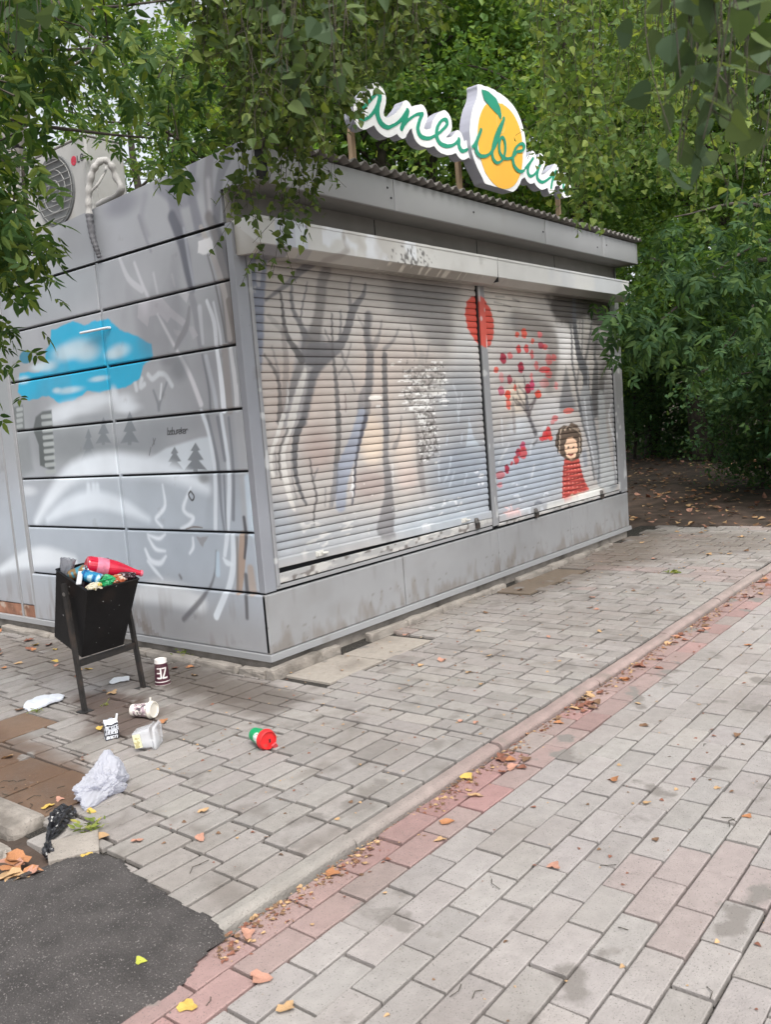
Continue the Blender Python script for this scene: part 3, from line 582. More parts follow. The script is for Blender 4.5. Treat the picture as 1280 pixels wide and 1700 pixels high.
    s3.bl(cv, 350, 700, 140, 24, (150, 156, 162), .6); s3.bl(cv, 260, 800, 160, 90, (134, 140, 143), .7); s3.bl(cv, 560, 790, 120, 60, (146, 152, 157), .6); s3.bl(cv, 640, 730, 150, 40, (150, 155, 160), .7)
    s3.po(cv, [(138, 690), (165, 668), (200, 662), (205, 740), (212, 905), (155, 880), (150, 800), (128, 740)], (98, 106, 106), .9, 6)
    for k in range(9): s3.st(cv, [(163+k*2.2, 690+k*27, 9), (198+k*2, 686+k*27, 9)], (168, 174, 174), .85, soft=4)
    s3.po(cv, [(38, 655), (88, 642), (96, 745), (45, 745)], (112, 118, 118), .8, 6)
    for k in range(4): s3.st(cv, [(66, 662+k*22, 8), (84, 658+k*22, 8)], (168, 174, 174), .7, soft=4)
    s3.po(cv, [(60, 780), (110, 760), (130, 900), (80, 930)], (132, 138, 140), .6, 20)
    G = (134, 140, 146)
    for x, y0, y1, w in [(404, 690, 800, 62), (345, 735, 870, 64), (507, 668, 800, 74)]: fir(s3, cv, x, y0, y1, w, (128, 135, 141))
    s3.bl(cv, 430, 830, 120, 60, (138, 144, 149), .6)
    # snow hills
    s3.po(cv, [(565, 865), (650, 812), (780, 772), (830, 765), (832, 905), (600, 905)], (198, 206, 213), .85, 10)
    for x, y0, y1, w in [(683, 806, 905, 74), (765, 790, 906, 92)]: fir(s3, cv, x, y0, y1, w, G, .95)
    s3.po(cv, [(140, 1105), (200, 1000), (290, 905), (430, 868), (600, 880), (720, 920), (815, 975), (800, 1130), (300, 1120)], (178, 187, 196), .7, 14)
    s3.st(cv, [(140, 1100, 14), (200, 1000, 30), (290, 905, 44), (430, 875, 56), (600, 890, 50), (720, 925, 44), (810, 972, 26)], (210, 217, 224), .85, soft=24)
    s3.st(cv, [(185, 1090, 14), (265, 1040, 34), (370, 1015, 40), (480, 1040, 36), (580, 1090, 14)], (206, 214, 222), .85, soft=20)
    for x in (345, 365, 380): s3.st(cv, [(x, 960, 14), (x+3, 1010, 20)], (206, 214, 222), .7, soft=12)
    s3.bl(cv, 110, 980, 40, 24, (200, 205, 210), .7)
    s3.st(cv, [(0, 1290, 14), (90, 1250, 34), (180, 1238, 42), (290, 1255, 24)], (206, 212, 218), .9, soft=18)
    s3.st(cv, [(540, 1385, 34), (640, 1375, 60), (790, 1415, 46)], (202, 205, 208), .85, soft=30)
    s8.bl(cv, 610, 520, 40, 36, (146, 150, 152), .8)
    W = (218, 224, 231)
    for l in ([(345, 560, 8), (362, 690, 16), (325, 748, 18), (302, 782, 14), (342, 830, 14)], [(527, 575, 8), (480, 700, 20), (500, 745, 18), (542, 770, 20), (520, 812, 18), (465, 842, 14)], [(250, 880, 10), (320, 905, 16), (362, 878, 8)], [(255, 900, 12), (300, 970, 18), (362, 985, 10)], [(235, 975, 14), (270, 1045, 22), (330, 1062, 22), (367, 1018, 10)], [(250, 1050, 10), (300, 1112, 18), (345, 1162, 8)], [(540, 900, 10), (542, 960, 16), (520, 1000, 10)]):
        s8.st(cv, l, W, .7)
    s8.st(cv, [(525, 600, 8), (512, 625, 8), (535, 660, 8), (548, 635, 8), (530, 605, 8)], (70, 70, 74), .8, soft=3)
    s8.st(cv, [(690, 985, 6), (682, 1120, 9), (650, 1220, 14), (600, 1300, 24), (490, 1420, 22)], (112, 112, 118), .7); s8.st(cv, [(700, 1000, 20), (700, 1130, 30)], (178, 196, 210), .7, soft=14)
    for l in ([(595, 90, 22), (650, 250, 28), (682, 500, 24), (685, 850, 24)], [(722, 110, 22), (772, 480, 24), (762, 850, 28), (745, 1010, 22)], [(795, 880, 24), (800, 1060, 34), (772, 1220, 34), (700, 1400, 34)], [(735, 1030, 10), (760, 1060, 26), (795, 1070, 14)]):
        s8.st(cv, l, (208, 215, 222), .72, soft=12)
    for l in ([(635, 120, 18), (700, 420, 20), (722, 700, 16), (742, 860, 12)], [(700, 130, 22), (745, 400, 18)], [(770, 130, 14), (800, 470, 18), (800, 780, 20)], [(740, 500, 12), (755, 860, 12)]): s8.st(cv, l, (128, 132, 140), .65, soft=12)
    s8.st(cv, [(830, 100, 60), (870, 470, 70), (890, 860, 60)], (172, 174, 178), .6, soft=24); s8.st(cv, [(890, 520, 40), (920, 860, 50)], (186, 200, 212), .7, soft=20)
    s8.st(cv, [(862, 890, 46), (852, 1080, 46), (838, 1240, 36)], (176, 156, 142), .85, soft=10); s8.st(cv, [(910, 1100, 40), (925, 1240, 50)], (178, 162, 150), .7, soft=16)
    s8.st(cv, [(868, 770, 18), (882, 900, 20), (872, 1030, 14)], (100, 100, 106), .8, soft=10); s8.st(cv, [(880, 1140, 22), (892, 1280, 22), (898, 1410, 20)], (112, 112, 116), .8, soft=14); s8.st(cv, [(825, 900, 14), (828, 1240, 16)], (140, 134, 130), .7)
    s8.st(cv, [(455, 1140, 10), (465, 1158, 12)], (120, 116, 118), .8); s8.po(cv, [(565, 895), (640, 890), (605, 985)], (150, 148, 150), .7, 8, rag=.02)
    s8.st(cv, [(495, 845, 5), (545, 830, 7), (600, 835, 6)], (130, 118, 108), .7, soft=4)
    for k in range(22): s8.st(cv, [(190+k*9, 1400+k*7+(k*37 % 23), 6), (193+k*9, 1440+k*7+(k*53 % 31), 6)], (128, 118, 112), .5, soft=4)
    # black tag, small letters
    K = (30, 30, 34)
    let = {'b': [[(0, 0), (0, 10)], [(0, 5), (5, 5), (5, 10), (0, 10)]], 'o': [[(1, 5), (5, 5), (5, 10), (0, 10), (1, 5)]], 'u': [[(0, 5), (0, 10), (5, 10), (5, 5)]], 's': [[(5, 4), (0, 5), (4, 8), (0, 10)]], 'e': [[(0, 7), (5, 7), (4, 4), (0, 5), (0, 10), (5, 10)]], 'k': [[(0, 1), (0, 10)], [(5, 4), (0, 7), (5, 10)]], 'r': [[(0, 4), (0, 10)], [(0, 6), (3, 4), (6, 5)]]}
    for k, ch in enumerate('bobuseker'):
        for pl in let[ch]: s8.st(cv, [(378+k*14.5+x*2.1, 196+y*4.0-k*1.2) for x, y in pl], K, .95, w=4, soft=2)
    for l in ([(285, 262), (292, 300)], [(300, 262), (280, 310)], [(270, 320), (260, 370)]): s8.st(cv, l, (110, 112, 116), .7, w=5, soft=3)
    i = np.arange(len(U)); cv.blend(i, np.clip((fnoise(U+4, V*.6, 3.2, 19)-.52)*5, 0, 1)*.35*np.clip((V-1.2)/.8, 0, 1), (112, 112, 118))
    cv.blend(i, np.clip((fnoise(U*3+4, V*.7, 4, 23)-.56)*7, 0, 1)*.4*np.clip((.5-V)/.3, 0, 1), (126, 112, 98))
    cv.c *= .98*np.clip(cv.c.mean(1)/.42, .2, 1.7)[:, None]**.32*(0.94+0.12*fnoise(U, V, 5, 13))[:, None]
    return cv.c

# ------------------------------------------------------------------ grids that carry paint
def grid_panel(name, org, ud, vd, nd, W, H, res, paint, mat, parent, bev=0.006, thick=0.02, keep=None, uo=0.0, vo=0.0, topfn=None):
    """a sheet-metal cassette: front grid with rounded edges and returned rims; org = lower corner, paint(u,v) in wall metres"""
    org, ud, vd, nd = map(lambda a: np.array(a, float), (org, ud, vd, nd))
    def axis(L):
        n = max(2, int(round(L/res)))
        a = np.linspace(0, L, n+1)
        return np.unique(np.concatenate([[0, bev*.35, bev], a[(a > bev*1.3) & (a < L-bev*1.3)], [L-bev, L-bev*.35, L]]))
    au, av = axis(W), axis(H); nu, nv = len(au), len(av)
    uu, vv = np.meshgrid(au, av, indexing='ij')
    e = np.minimum(np.minimum(uu, W-uu), np.minimum(vv, H-vv)); t = np.clip(1-e/bev, 0, 1)
    dep = -bev*(1-np.sqrt(np.clip(1-t*t, 0, 1)))*0.9
    v2 = vv if topfn is None else vv*topfn(uu+uo)/H
    P = org+uu[..., None]*ud+v2[..., None]*vd+dep[..., None]*nd
    V = P.reshape(-1, 3); idx = np.arange(nu*nv).reshape(nu, nv)
    F = np.stack([idx[:-1, :-1], idx[1:, :-1], idx[1:, 1:], idx[:-1, 1:]], -1).reshape(-1, 4)
    if keep is not None:
        cu = (uu[:-1, :-1]+uu[1:, 1:])/2+uo; cv_ = (v2[:-1, :-1]+v2[1:, 1:])/2+vo
        F = F[keep(cu, cv_).reshape(-1)]
    U = uu.reshape(-1)+uo; Vv = v2.reshape(-1)+vo
    colr = paint(U, Vv) if paint else np.full((len(V), 3), 0.35)
    # rims
    ring = np.concatenate([idx[:, 0], idx[-1, 1:], idx[-2::-1, -1], idx[0, -2:0:-1]])
    base = len(V); Vr = V[ring]-nd*thick; k = len(ring)
    j = np.arange(k); Fr = np.stack([ring[j], base+j, base+(j+1) % k, ring[(j+1) % k]], -1)
    if keep is not None: Fr = Fr[:0]; Vr = Vr[:0]; colr2 = np.zeros((0, 3))
    else: colr2 = colr[ring]*0.9
    V = np.concatenate([V, Vr]); F = np.concatenate([F, Fr]); colr = np.concatenate([colr, colr2])
    if np.dot(np.cross(ud, vd), nd) < 0: F = F[:, ::-1]
    me = mesh_np(name, V, None, F, colr, smooth=True)
    try: me.set_sharp_from_angle(angle=math.radians(50))
    except Exception: pass
    return link_mesh(name, me, mat, parent)

def mask_mesh(name, fn, u0, u1, v0, v1, cell, org, ud, vd, nd, depth, mat, parent, sidemat=None, smooth_it=4):
    """a flat shape cut from sheet: cells where fn(u,v) holds, front at n=0, back at -depth"""
    org, ud, vd, nd = map(lambda a: np.array(a, float), (org, ud, vd, nd))
    nu, nv = int((u1-u0)/cell)+1, int((v1-v0)/cell)+1
    cu, cvv = np.meshgrid(u0+(np.arange(nu)+.5)*cell, v0+(np.arange(nv)+.5)*cell, indexing='ij')
    m = fn(cu.ravel(), cvv.ravel()).reshape(nu, nv)
    mp = np.pad(m, 1)
    lat = np.arange((nu+1)*(nv+1)).reshape(nu+1, nv+1)
    LU, LV = np.meshgrid(u0+np.arange(nu+1)*cell, v0+np.arange(nv+1)*cell, indexing='ij')
    uv = np.stack([LU.ravel(), LV.ravel()], -1)
    i, j = np.nonzero(m)
    F = np.stack([lat[i, j], lat[i+1, j], lat[i+1, j+1], lat[i, j+1]], -1)
    E = []
    for di, dj, a, b in ((-1, 0, (0, 1), (0, 0)), (1, 0, (1, 0), (1, 1)), (0, -1, (0, 0), (1, 0)), (0, 1, (1, 1), (0, 1))):
        s = m & ~mp[1+di:1+di+nu, 1+dj:1+dj+nv]
        p, q = np.nonzero(s); E.append(np.stack([lat[p+a[0], q+a[1]], lat[p+b[0], q+b[1]]], -1))
    E = np.concatenate(E)
    for _ in range(smooth_it):
        acc = np.zeros_like(uv); cnt = np.zeros(len(uv))
        np.add.at(acc, E[:, 0], uv[E[:, 1]]); np.add.at(acc, E[:, 1], uv[E[:, 0]]); np.add.at(cnt, E[:, 0], 1); np.add.at(cnt, E[:, 1], 1)
        k = cnt > 0; uv[k] = 0.5*uv[k]+0.5*acc[k]/cnt[k][:, None]
    n = len(uv); Pf = org+uv[:, :1]*ud+uv[:, 1:]*vd; Pb = Pf-nd*depth
    S = np.stack([E[:, 0], E[:, 1], E[:, 1]+n, E[:, 0]+n], -1)
    Fall = np.concatenate([F, F[:, ::-1]+n, S[:, ::-1]])
    used = np.unique(Fall); rm = np.full(2*n, -1); rm[used] = np.arange(len(used))
    Vv = np.concatenate([Pf, Pb])[used]; Fall = rm[Fall]
    if np.dot(np.cross(ud, vd), nd) < 0: Fall = Fall[:, ::-1]
    me = mesh_np(name, Vv, None, Fall)
    o = link_mesh(name, me, mat, parent)
    if sidemat:
        me.materials.append(sidemat)
        mi = np.zeros(len(Fall), np.int32); mi[len(F):] = 1; me.polygons.foreach_set('material_index', mi)
    return o
def sdf_lines(u, v, lines):
    best = np.full(len(u), -9.0)
    for P, w in lines:
        P = np.array(P, float); w = np.full(len(P), w) if np.ndim(w) == 0 else np.array(w)
        for i in range(len(P)-1):
            d = P[i+1]-P[i]; L = d@d+1e-12
            t = np.clip(((u-P[i, 0])*d[0]+(v-P[i, 1])*d[1])/L, 0, 1)
            best = np.maximum(best, (w[i]*(1-t)+w[i+1]*t)/2-np.hypot(u-P[i, 0]-t*d[0], v-P[i, 1]-t*d[1]))
    return best
def in_poly(u, v, P):
    P = np.array(P, float); ins = np.zeros(len(u), bool)
    for i in range(len(P)):
        p, q = P[i], P[(i+1) % len(P)]
        ins ^= ((p[1] > v) != (q[1] > v)) & (u < (q[0]-p[0])*(v-p[1])/(q[1]-p[1]+1e-12)+p[0])
    return ins
def spline(P, n=6):
    P = np.array(P, float); Q = np.concatenate([[2*P[0]-P[1]], P, [2*P[-1]-P[-2]]]); out = []
    for i in range(1, len(Q)-2):
        for t in np.arange(n)/n:
            out.append(.5*((2*Q[i])+(-Q[i-1]+Q[i+1])*t+(2*Q[i-1]-5*Q[i]+4*Q[i+1]-Q[i+2])*t*t+(-Q[i-1]+3*Q[i]-3*Q[i+1]+Q[i+2])*t**3))
    out.append(P[-1]); return np.array(out)

# ================================================================== GROUND
def rim_curve(x):            # the pavement edge against the soil at the far end
    return 6.05+0.16*np.sin(x*2.1)+0.1*np.sin(x*5.3)
ASPH = [gp(0, 1462)[:2], gp(60, 1442)[:2], gp(110, 1425)[:2], gp(160, 1416)[:2], gp(205, 1432)[:2], gp(260, 1474)[:2], gp(318, 1508)[:2], gp(352, 1530)[:2],
        gp(352, 1552, -.03)[:2], gp(318, 1590, -.03)[:2], gp(300, 1622, -.03)[:2], gp(286, 1645, -.03)[:2], gp(240, 1680, -.03)[:2], gp(195, 1712, -.03)[:2], gp(60, 1800, -.03)[:2], np.array([-3.4, -1.7]), np.array([-3.4, -0.3]), np.array([-2.5, -0.62])]
ASPH = np.array(ASPH)
ASPH[7] = (-1.905, -1.755); ASPH[8] = (-1.935, -1.805); ASPH[9] = (-2.03, -1.82); ASPH[10] = (-2.10, -1.845); ASPH[11] = (-2.16, -1.865)
ASPH_IN = ASPH.mean(0)+(ASPH-ASPH.mean(0))*.62
def tag_structure(o): o['kind'] = 'structure'; return o
# the ground sheet, gently uneven, reaching the horizon
a = np.concatenate([-np.geomspace(150, 6, 26), np.linspace(-5.8, 20, 110), np.geomspace(20.5, 150, 24)])
gx, gy = np.meshgrid(a, a, indexing='ij')
gz = -0.085+(fnoise(gx+200, gy+200, 1.3, 41)-.5)*0.05
near_soil = (gx > 5.6) & (gx < 40)
gz = np.where(near_soil, gz+0.055+0.10*np.clip((gx-6)/8, 0, 1), gz)
idx = np.arange(gx.size).reshape(gx.shape)
F = np.stack([idx[:-1, :-1], idx[1:, :-1], idx[1:, 1:], idx[:-1, 1:]], -1).reshape(-1, 4)
o = link_mesh('ground', mesh_np('ground', np.stack([gx, gy, gz], -1).reshape(-1, 3), None, F, smooth=True), MT['soil']); tag_structure(o)
# sand bed below the blocks
m = MB(); m.add([[-1.9, -1.71, -.017], [6.0, -1.71, -.017], [6.0, 0.2, -.017], [-1.9, 0.2, -.017]], None, [[0, 1, 2, 3]])
m.add([[-1.9, 0.2, -.017], [0.1, 0.2, -.017], [0.1, 5, -.017], [-1.9, 5, -.017]], None, [[0, 1, 2, 3]])
m.add([[-6, -12, -.046], [7, -12, -.046], [7, -1.70, -.046], [-6, -1.70, -.046]], None, [[0, 1, 2, 3]])
tag_structure(m.build('sand_bed', MT['joint']))

def paver_template(n=5, m_=4, c=0.004):
    au = np.concatenate([[0, 1], np.linspace(0, 1, n)]) ; return None
def build_pavers(name, items, mat, paint, gap=0.0115, ch=0.003, seed=3):
    """items: (cx, cy, z, L, W, ang). Each block a bevelled top with subdivided face and short sides"""
    g = rngn(seed); it = np.array(items, float); n = len(it)
    nu, nv = 8, 6
    L = it[:, 3]-gap*1.55; W = it[:, 4]-gap*1.1
    tu = np.array([-.5, -.5, -.3, -.1, .1, .3, .5, .5]); tv = np.array([-.5, -.5, -.17, .17, .5, .5])
    iu = np.array([0, 1, 0, 0, 0, 0, -1, 0.]); iv = np.array([0, 1, 0, 0, -1, 0.])
    X = tu[None, :, None]*L[:, None, None]+(iu*ch)[None, :, None]; Y = tv[None, None, :]*W[:, None, None]+(iv*ch)[None, None, :]
    X = np.broadcast_to(X, (n, nu, nv)); Y = np.broadcast_to(Y, (n, nu, nv))
    Z = np.zeros((n, nu, nv)); Z[:, 0] -= ch; Z[:, -1] -= ch; Z[:, :, 0] -= ch; Z[:, :, -1] -= ch
    tx, ty = g.normal(0, .005, (2, n)); Z = Z+X*tx[:, None, None]+Y*ty[:, None, None]+g.normal(0, .0014, n)[:, None, None]
    rt_ = it[:, 5]+g.normal(0, .007, n); ca, sa = np.cos(rt_), np.sin(rt_)
    cx = it[:, 0]+g.normal(0, .0012, n); cy = it[:, 1]+g.normal(0, .0012, n)
    PX = cx[:, None, None]+X*ca[:, None, None]-Y*sa[:, None, None]; PY = cy[:, None, None]+X*sa[:, None, None]+Y*ca[:, None, None]; PZ = it[:, 2][:, None, None]+Z
    top = np.stack([PX, PY, PZ], -1).reshape(n, nu*nv, 3)
    I = np.arange(nu*nv).reshape(nu, nv)
    Ft = np.stack([I[:-1, :-1], I[1:, :-1], I[1:, 1:], I[:-1, 1:]], -1).reshape(-1, 4)
    ring = np.concatenate([I[:, 0], I[-1, 1:], I[-2::-1, -1], I[0, -2:0:-1]]); k = len(ring)
    bot = top[:, ring].copy(); bot[:, :, 2] -= 0.03
    j = np.arange(k); Fs = np.stack([ring[j], nu*nv+j, nu*nv+(j+1) % k, ring[(j+1) % k]], -1)
    Fo = np.concatenate([Ft, Fs]); nvv = nu*nv+k
    V = np.concatenate([top, bot], 1).reshape(-1, 3)
    F = (Fo[None]+(np.arange(n)*nvv)[:, None, None]).reshape(-1, 4)
    c0 = paint(it, g)
    col = np.repeat(c0, nvv, 0)
    col = stain(V[:, 0], V[:, 1], col)
    return tag_structure(link_mesh(name, mesh_np(name, V, None, F, col), mat))
STK = 0.66          # concrete albedo against the picture value
def stain(x, y, col):
    cv = Canvas(x, y, col)
    P = lambda l, z=0: [gp(a, b, z)[:2] for a, b in l]
    k = STK
    def pol(l, rgb, a, soft, rag=.08): cv.poly(P(l), rgb, a, soft, rag)
    pol([(-40, 1190), (20, 1215), (90, 1250), (160, 1280), (165, 1310), (110, 1345), (60, 1345), (0, 1310), (-60, 1280)], (88, 66, 50), .8, .12)
    pol([(120, 1150), (180, 1150), (240, 1160), (270, 1190), (260, 1215), (200, 1225), (150, 1215), (130, 1190)], (74, 55, 46), .85, .12)
    pol([(0, 1060), (120, 1060), (300, 1110), (440, 1150), (420, 1180), (300, 1160), (150, 1130), (0, 1110)], (84, 74, 65), .6, .3)
    pol([(255, 1095), (330, 1100), (440, 1130), (520, 1160), (440, 1190), (300, 1150), (240, 1140)], (74, 65, 58), .7, .15)
    pol([(820, 975), (900, 935), (1000, 895), (1100, 880), (1080, 930), (960, 965), (860, 1000)], (98, 86, 74), .55, .3)
    pol([(1000, 885), (1280, 885), (1280, 910), (1100, 930), (980, 940)], (92, 82, 72), .5, .3)
    pol([(560, 1040), (820, 960), (800, 1000), (600, 1080)], (112, 102, 92), .4, .2)
    cv.blend(np.arange(len(x)), np.clip((fnoise(x+30, y+30, 1.6, 91)-.5)*3, 0, 1)*.35, (112, 103, 96))
    cv.blend(np.arange(len(x)), np.clip((fnoise(x+31, y+33, 9, 95)-.63)*8, 0, 1)*.45*(y > -1.7), (92, 84, 77))
    return cv.c

# ---- walkway blocks
def in_any(x, y, polys): return any(in_poly(np.array([x]), np.array([y]), p)[0] for p in polys)
SLAB1 = np.array([gp(462, 1128)[:2], gp(540, 1088)[:2], gp(588, 1074)[:2], gp(690, 1098)[:2], gp(560, 1152)[:2]])      # pale old slabs by the corner
SLABX = [(-0.02, .96, -.47, -.115), (2.35, 3.35, -.40, -.10)]
items = []; pl = .2235; pw = .1125
g0 = rngn(4)
def walk_ok(x, y):
    if y < -1.700+.01 or x > rim_curve(y) or x < -4.2: return False
    if x > -.10 and y > -.10: return False
    if y > 4.2: return False
    for s in SLABX:
        if s[0]-.06 < x < s[1]+.03 and s[2]-.03 < y < s[3]+.1: return False
    if x < -1.78 and y > -.66: return False
    if x < -1.84 and y > -1.12: return False
    if in_poly(np.array([x]), np.array([y]), ASPH_IN)[0]: return False
    return True
y = -1.700+pw/2
# part A (near, left): pairs of stretchers stepping along; part B: pairs of headers
OC = .028; ocx, ocy = -4.4, -1.70
occ = np.zeros((int(11/OC), int(6.2/OC)), bool)
def put(cx, cy, L_, W_, ang):
    hx, hy = (L_/2, W_/2) if ang == 0 else (W_/2, L_/2)
    i0, i1 = int(round((cx-hx-ocx)/OC)), int(round((cx+hx-ocx)/OC)); j0, j1 = int(round((cy-hy-ocy)/OC)), int(round((cy+hy-ocy)/OC))
    if i0 < 0 or j0 < 0 or i1 > occ.shape[0] or j1 > occ.shape[1]: return False
    if occ[i0:i1, j0:j1].any(): return False
    occ[i0:i1, j0:j1] = True
    items.append(((i0+i1)/2*OC+ocx, (j0+j1)/2*OC+ocy, 0.0, ((i1-i0) if ang == 0 else (j1-j0))*OC, ((j1-j0) if ang == 0 else (i1-i0))*OC, ang)); return True
pl, pw = 8*OC, 4*OC
def lim_x(y_): return -0.42-0.35*(y_+1.6) if y_ < -.1 else .0
MUD = [gp(-60, 1190)[:2], gp(60, 1215)[:2], gp(165, 1290)[:2], gp(60, 1352)[:2], gp(-80, 1335)[:2]]
for i in range(0, 12):
    for j in range(0, 12):
        cx, cy = -2.3+i*12*OC, -.75+j*12*OC
        if in_poly(np.array([cx]), np.array([cy]), MUD)[0] and not (cx < -1.68 and cy > -.5): put(cx, cy, 12*OC, 12*OC, 0)
row = 0
for j in range(0, int(5.9/OC), 8):
    yy = ocy+j*OC; off = -(row*6 % 8)*OC
    for kx in range(0, 26):
        x0 = ocx+kx*pl+off
        if x0+pl/2 > lim_x(yy+pw): continue
        for h in (0, 1):
            cx, cy = x0+pl/2, yy+pw*(h+.5)
            if walk_ok(cx, cy): put(cx, cy, pl, pw, 0)
    row += 1
for k in range(0, 60):
    xx = ocx+2.4+k*8*OC; off = (k % 2)*4*OC
    for ky in range(-1, 12):
        for h in (0, 1):
            cx = xx+pw*(h+.5); y0 = ocy+ky*pl-off; y1 = y0+pl; y0 = max(y0, ocy)
            if y1-y0 < .05: continue
            cy = (y0+y1)/2
            if cx > lim_x(cy)-.05 and walk_ok(cx, cy): put(cx, cy, y1-y0, pw, math.pi/2)
for i in range(0, occ.shape[0]-2, 1):
    for j in range(0, occ.shape[1]-2, 1):
        if occ[i, j]: continue
        done = False
        for (a_, b_) in ((8, 4), (4, 8), (4, 4), (6, 4), (4, 6), (8, 2), (2, 8), (4, 2), (2, 4), (2, 2), (1, 4), (4, 1), (1, 2), (2, 1)):
            if i+a_ > occ.shape[0] or j+b_ > occ.shape[1] or occ[i:i+a_, j:j+b_].any(): continue
            cx, cy = ocx+(i+a_/2)*OC, ocy+(j+b_/2)*OC
            if not (walk_ok(cx, cy) and walk_ok(ocx+i*OC+.01, ocy+j*OC+.012) and walk_ok(ocx+(i+a_)*OC-.01, ocy+(j+b_)*OC-.01)): continue
            if a_ >= b_: put(cx, cy, a_*OC, b_*OC, 0)
            else: put(cx, cy, b_*OC, a_*OC, math.pi/2)
            break
pl, pw = .2235, .1125
for s in SLABX:
    n = int(round((s[1]-s[0])/.48))
    for k in range(n):
        w = (s[1]-s[0])/n
        items.append((s[0]+w*(k+.5), (s[2]+s[3])/2-.01*k, -.002, w, s[3]-s[2], 0.0))
def walk_cols(it, g):
    n = len(it); c = np.empty((n, 3))
    base = lin((173, 167, 162))*STK
    c[:] = base; c *= g.normal(1, .055, n)[:, None]
    c *= 1+g.normal(0, .006, (n, 3))
    dk = g.random(n) < .06; c[dk] *= .82
    pinkish = (fnoise(it[:, 0]+9, it[:, 1]+9, 1.2, 8) > .62) & (it[:, 0] > 0); c[pinkish] = c[pinkish]*np.array([1.06, .95, .95])
    big = it[:, 4] > .2
    c[big] = lin((188, 179, 168))*STK
    c[big & (it[:, 0] > 1.5)] = lin((150, 134, 115))*STK
    c[big & (it[:, 0] < -1)] = lin((138, 112, 92))*STK
    return c
build_pavers('walkway', items, MT['paver'], walk_cols)
# ---- road blocks
items = []; yy = -1.785; row = 0
while yy > -8.4:
    wrow = .1145 if row < 2 else .1125
    off = (.5*(row % 2)+.03*math.sin(row*1.7))*pl
    for kx in range(-16, 29):
        cx, cy = kx*pl+off, yy-wrow/2
        z = -.024
        if cx < -3.2 or in_poly(np.array([cx]), np.array([cy]), ASPH_IN)[0]: continue
        if cx > 6.3: continue
        # keep to what could be seen from around the photograph's place
        if (cx+3.4)*.777+(cy+3.7)*.629 < .2: continue
        items.append((cx, cy, z, pl, wrow, 0.0))
    row += 1; yy -= wrow
pinkspots = [gp(a, b, -.035)[:2] for a, b in ((1120, 1470), (1180, 1500), (1060, 1455), (1100, 1520), (1230, 1480), (1190, 1440), (1270, 1520), (1130, 1430))]
def road_cols(it, g):
    n = len(it); c = np.empty((n, 3)); c[:] = lin((184, 178, 174))*STK
    c *= g.normal(1, .045, n)[:, None]; c *= 1+g.normal(0, .006, (n, 3))
    redr = it[:, 1] > -2.015
    nr = redr.sum(); mixr = np.clip(g.normal(.66, .24, nr)-(it[redr, 1] < -1.9)*.12, .15, 1)[:, None]
    c[redr] = (lin((184, 144, 140))*mixr+lin((172, 164, 158))*(1-mixr))*STK*g.normal(1, .06, nr)[:, None]
    for q in pinkspots:
        d = np.hypot(it[:, 0]-q[0], it[:, 1]-q[1]) < .1
        c[d] = lin((184, 171, 167))*STK
    return c
build_pavers('road', items, MT['paver'], road_cols, seed=9, gap=.0068)
# ---- kerb between walkway and road: long narrow stones with a rounded road edge
m = MB(); g1 = rngn(21)
xs = [-1.96, -1.31, -.35, .63, 1.62, 2.6, 3.6, 4.6, 5.6, 6.1]
for a_, b_ in zip(xs[:-1], xs[1:]):
    dz, dy = g1.normal(0, .004), g1.normal(0, .004)
    prof = [(-1.708, -.05), (-1.708, -.003), (-1.712, .0), (-1.744, .0), (-1.756, -.004), (-1.764, -.011), (-1.768, -.018), (-1.771, -.07)]
    nseg = max(2, int((b_-a_)/.06)); X = np.linspace(a_+.004, b_-.004, nseg+1)
    V = np.array([[x, yv+dy+(fnoise(np.array([x*3]), np.array([yv*9]), 4, 5)[0]-.5)*.006, z+dz+(fnoise(np.array([x*2+7]), np.array([yv*7]), 4, 6)[0]-.5)*.006] for x in X for yv, z in prof])
    k = len(prof); i = np.arange(nseg)[:, None]*k; j = np.arange(k-1)[None]
    F = np.stack([i+j, i+j+1, i+k+j+1, i+k+j], -1).reshape(-1, 4)
    redk = np.clip((V[:, 0]+1.5)/1.0, 0, 1)*np.clip(1.2-V[:, 0]/6, .35, 1)
    colr = (lin((172, 167, 160))*(1-redk[:, None])+lin((176, 156, 150))*redk[:, None])*STK*(0.85+.3*fnoise(V[:, 0], V[:, 1]*3, 5, 9))[:, None]
    n0 = m.n
    m.add(V, None, F[:, ::-1], colr)
    e0 = list(range(k)); e1 = list(range(nseg*k, nseg*k+k))
    for e in (e0, e1):
        for q in range(1, k-1): m.F3.append(np.array([[n0+e[0], n0+e[q], n0+e[q+1]]]))
tag_structure(m.build('kerb', MT['kerb'], smooth=False, color=True))
# ---- asphalt
gxs = np.arange(-3.3, -1.75, .009); gys = np.arange(-2.7, -.25, .009)
ax_, ay_ = np.meshgrid(gxs, gys, indexing='ij')
bx, by = ax_.ravel(), ay_.ravel()
ragx = bx+(fnoise(bx, by, 12, 51)-.5)*.035; ragy = by+(fnoise(bx+5, by, 12, 52)-.5)*.035
ins = in_poly(ragx, ragy, ASPH)
t = np.clip((by+1.8)/.25+.5, 0, 1)
bz = -.024+t*t*(3-2*t)*.034+(fnoise(bx, by, 4, 53)-.5)*.012+(fnoise(bx, by, 40, 54)-.5)*.004
idx = np.arange(len(bx)).reshape(ax_.shape)
F = np.stack([idx[:-1, :-1], idx[1:, :-1], idx[1:, 1:], idx[:-1, 1:]], -1).reshape(-1, 4)
F = F[ins[F].all(1)]
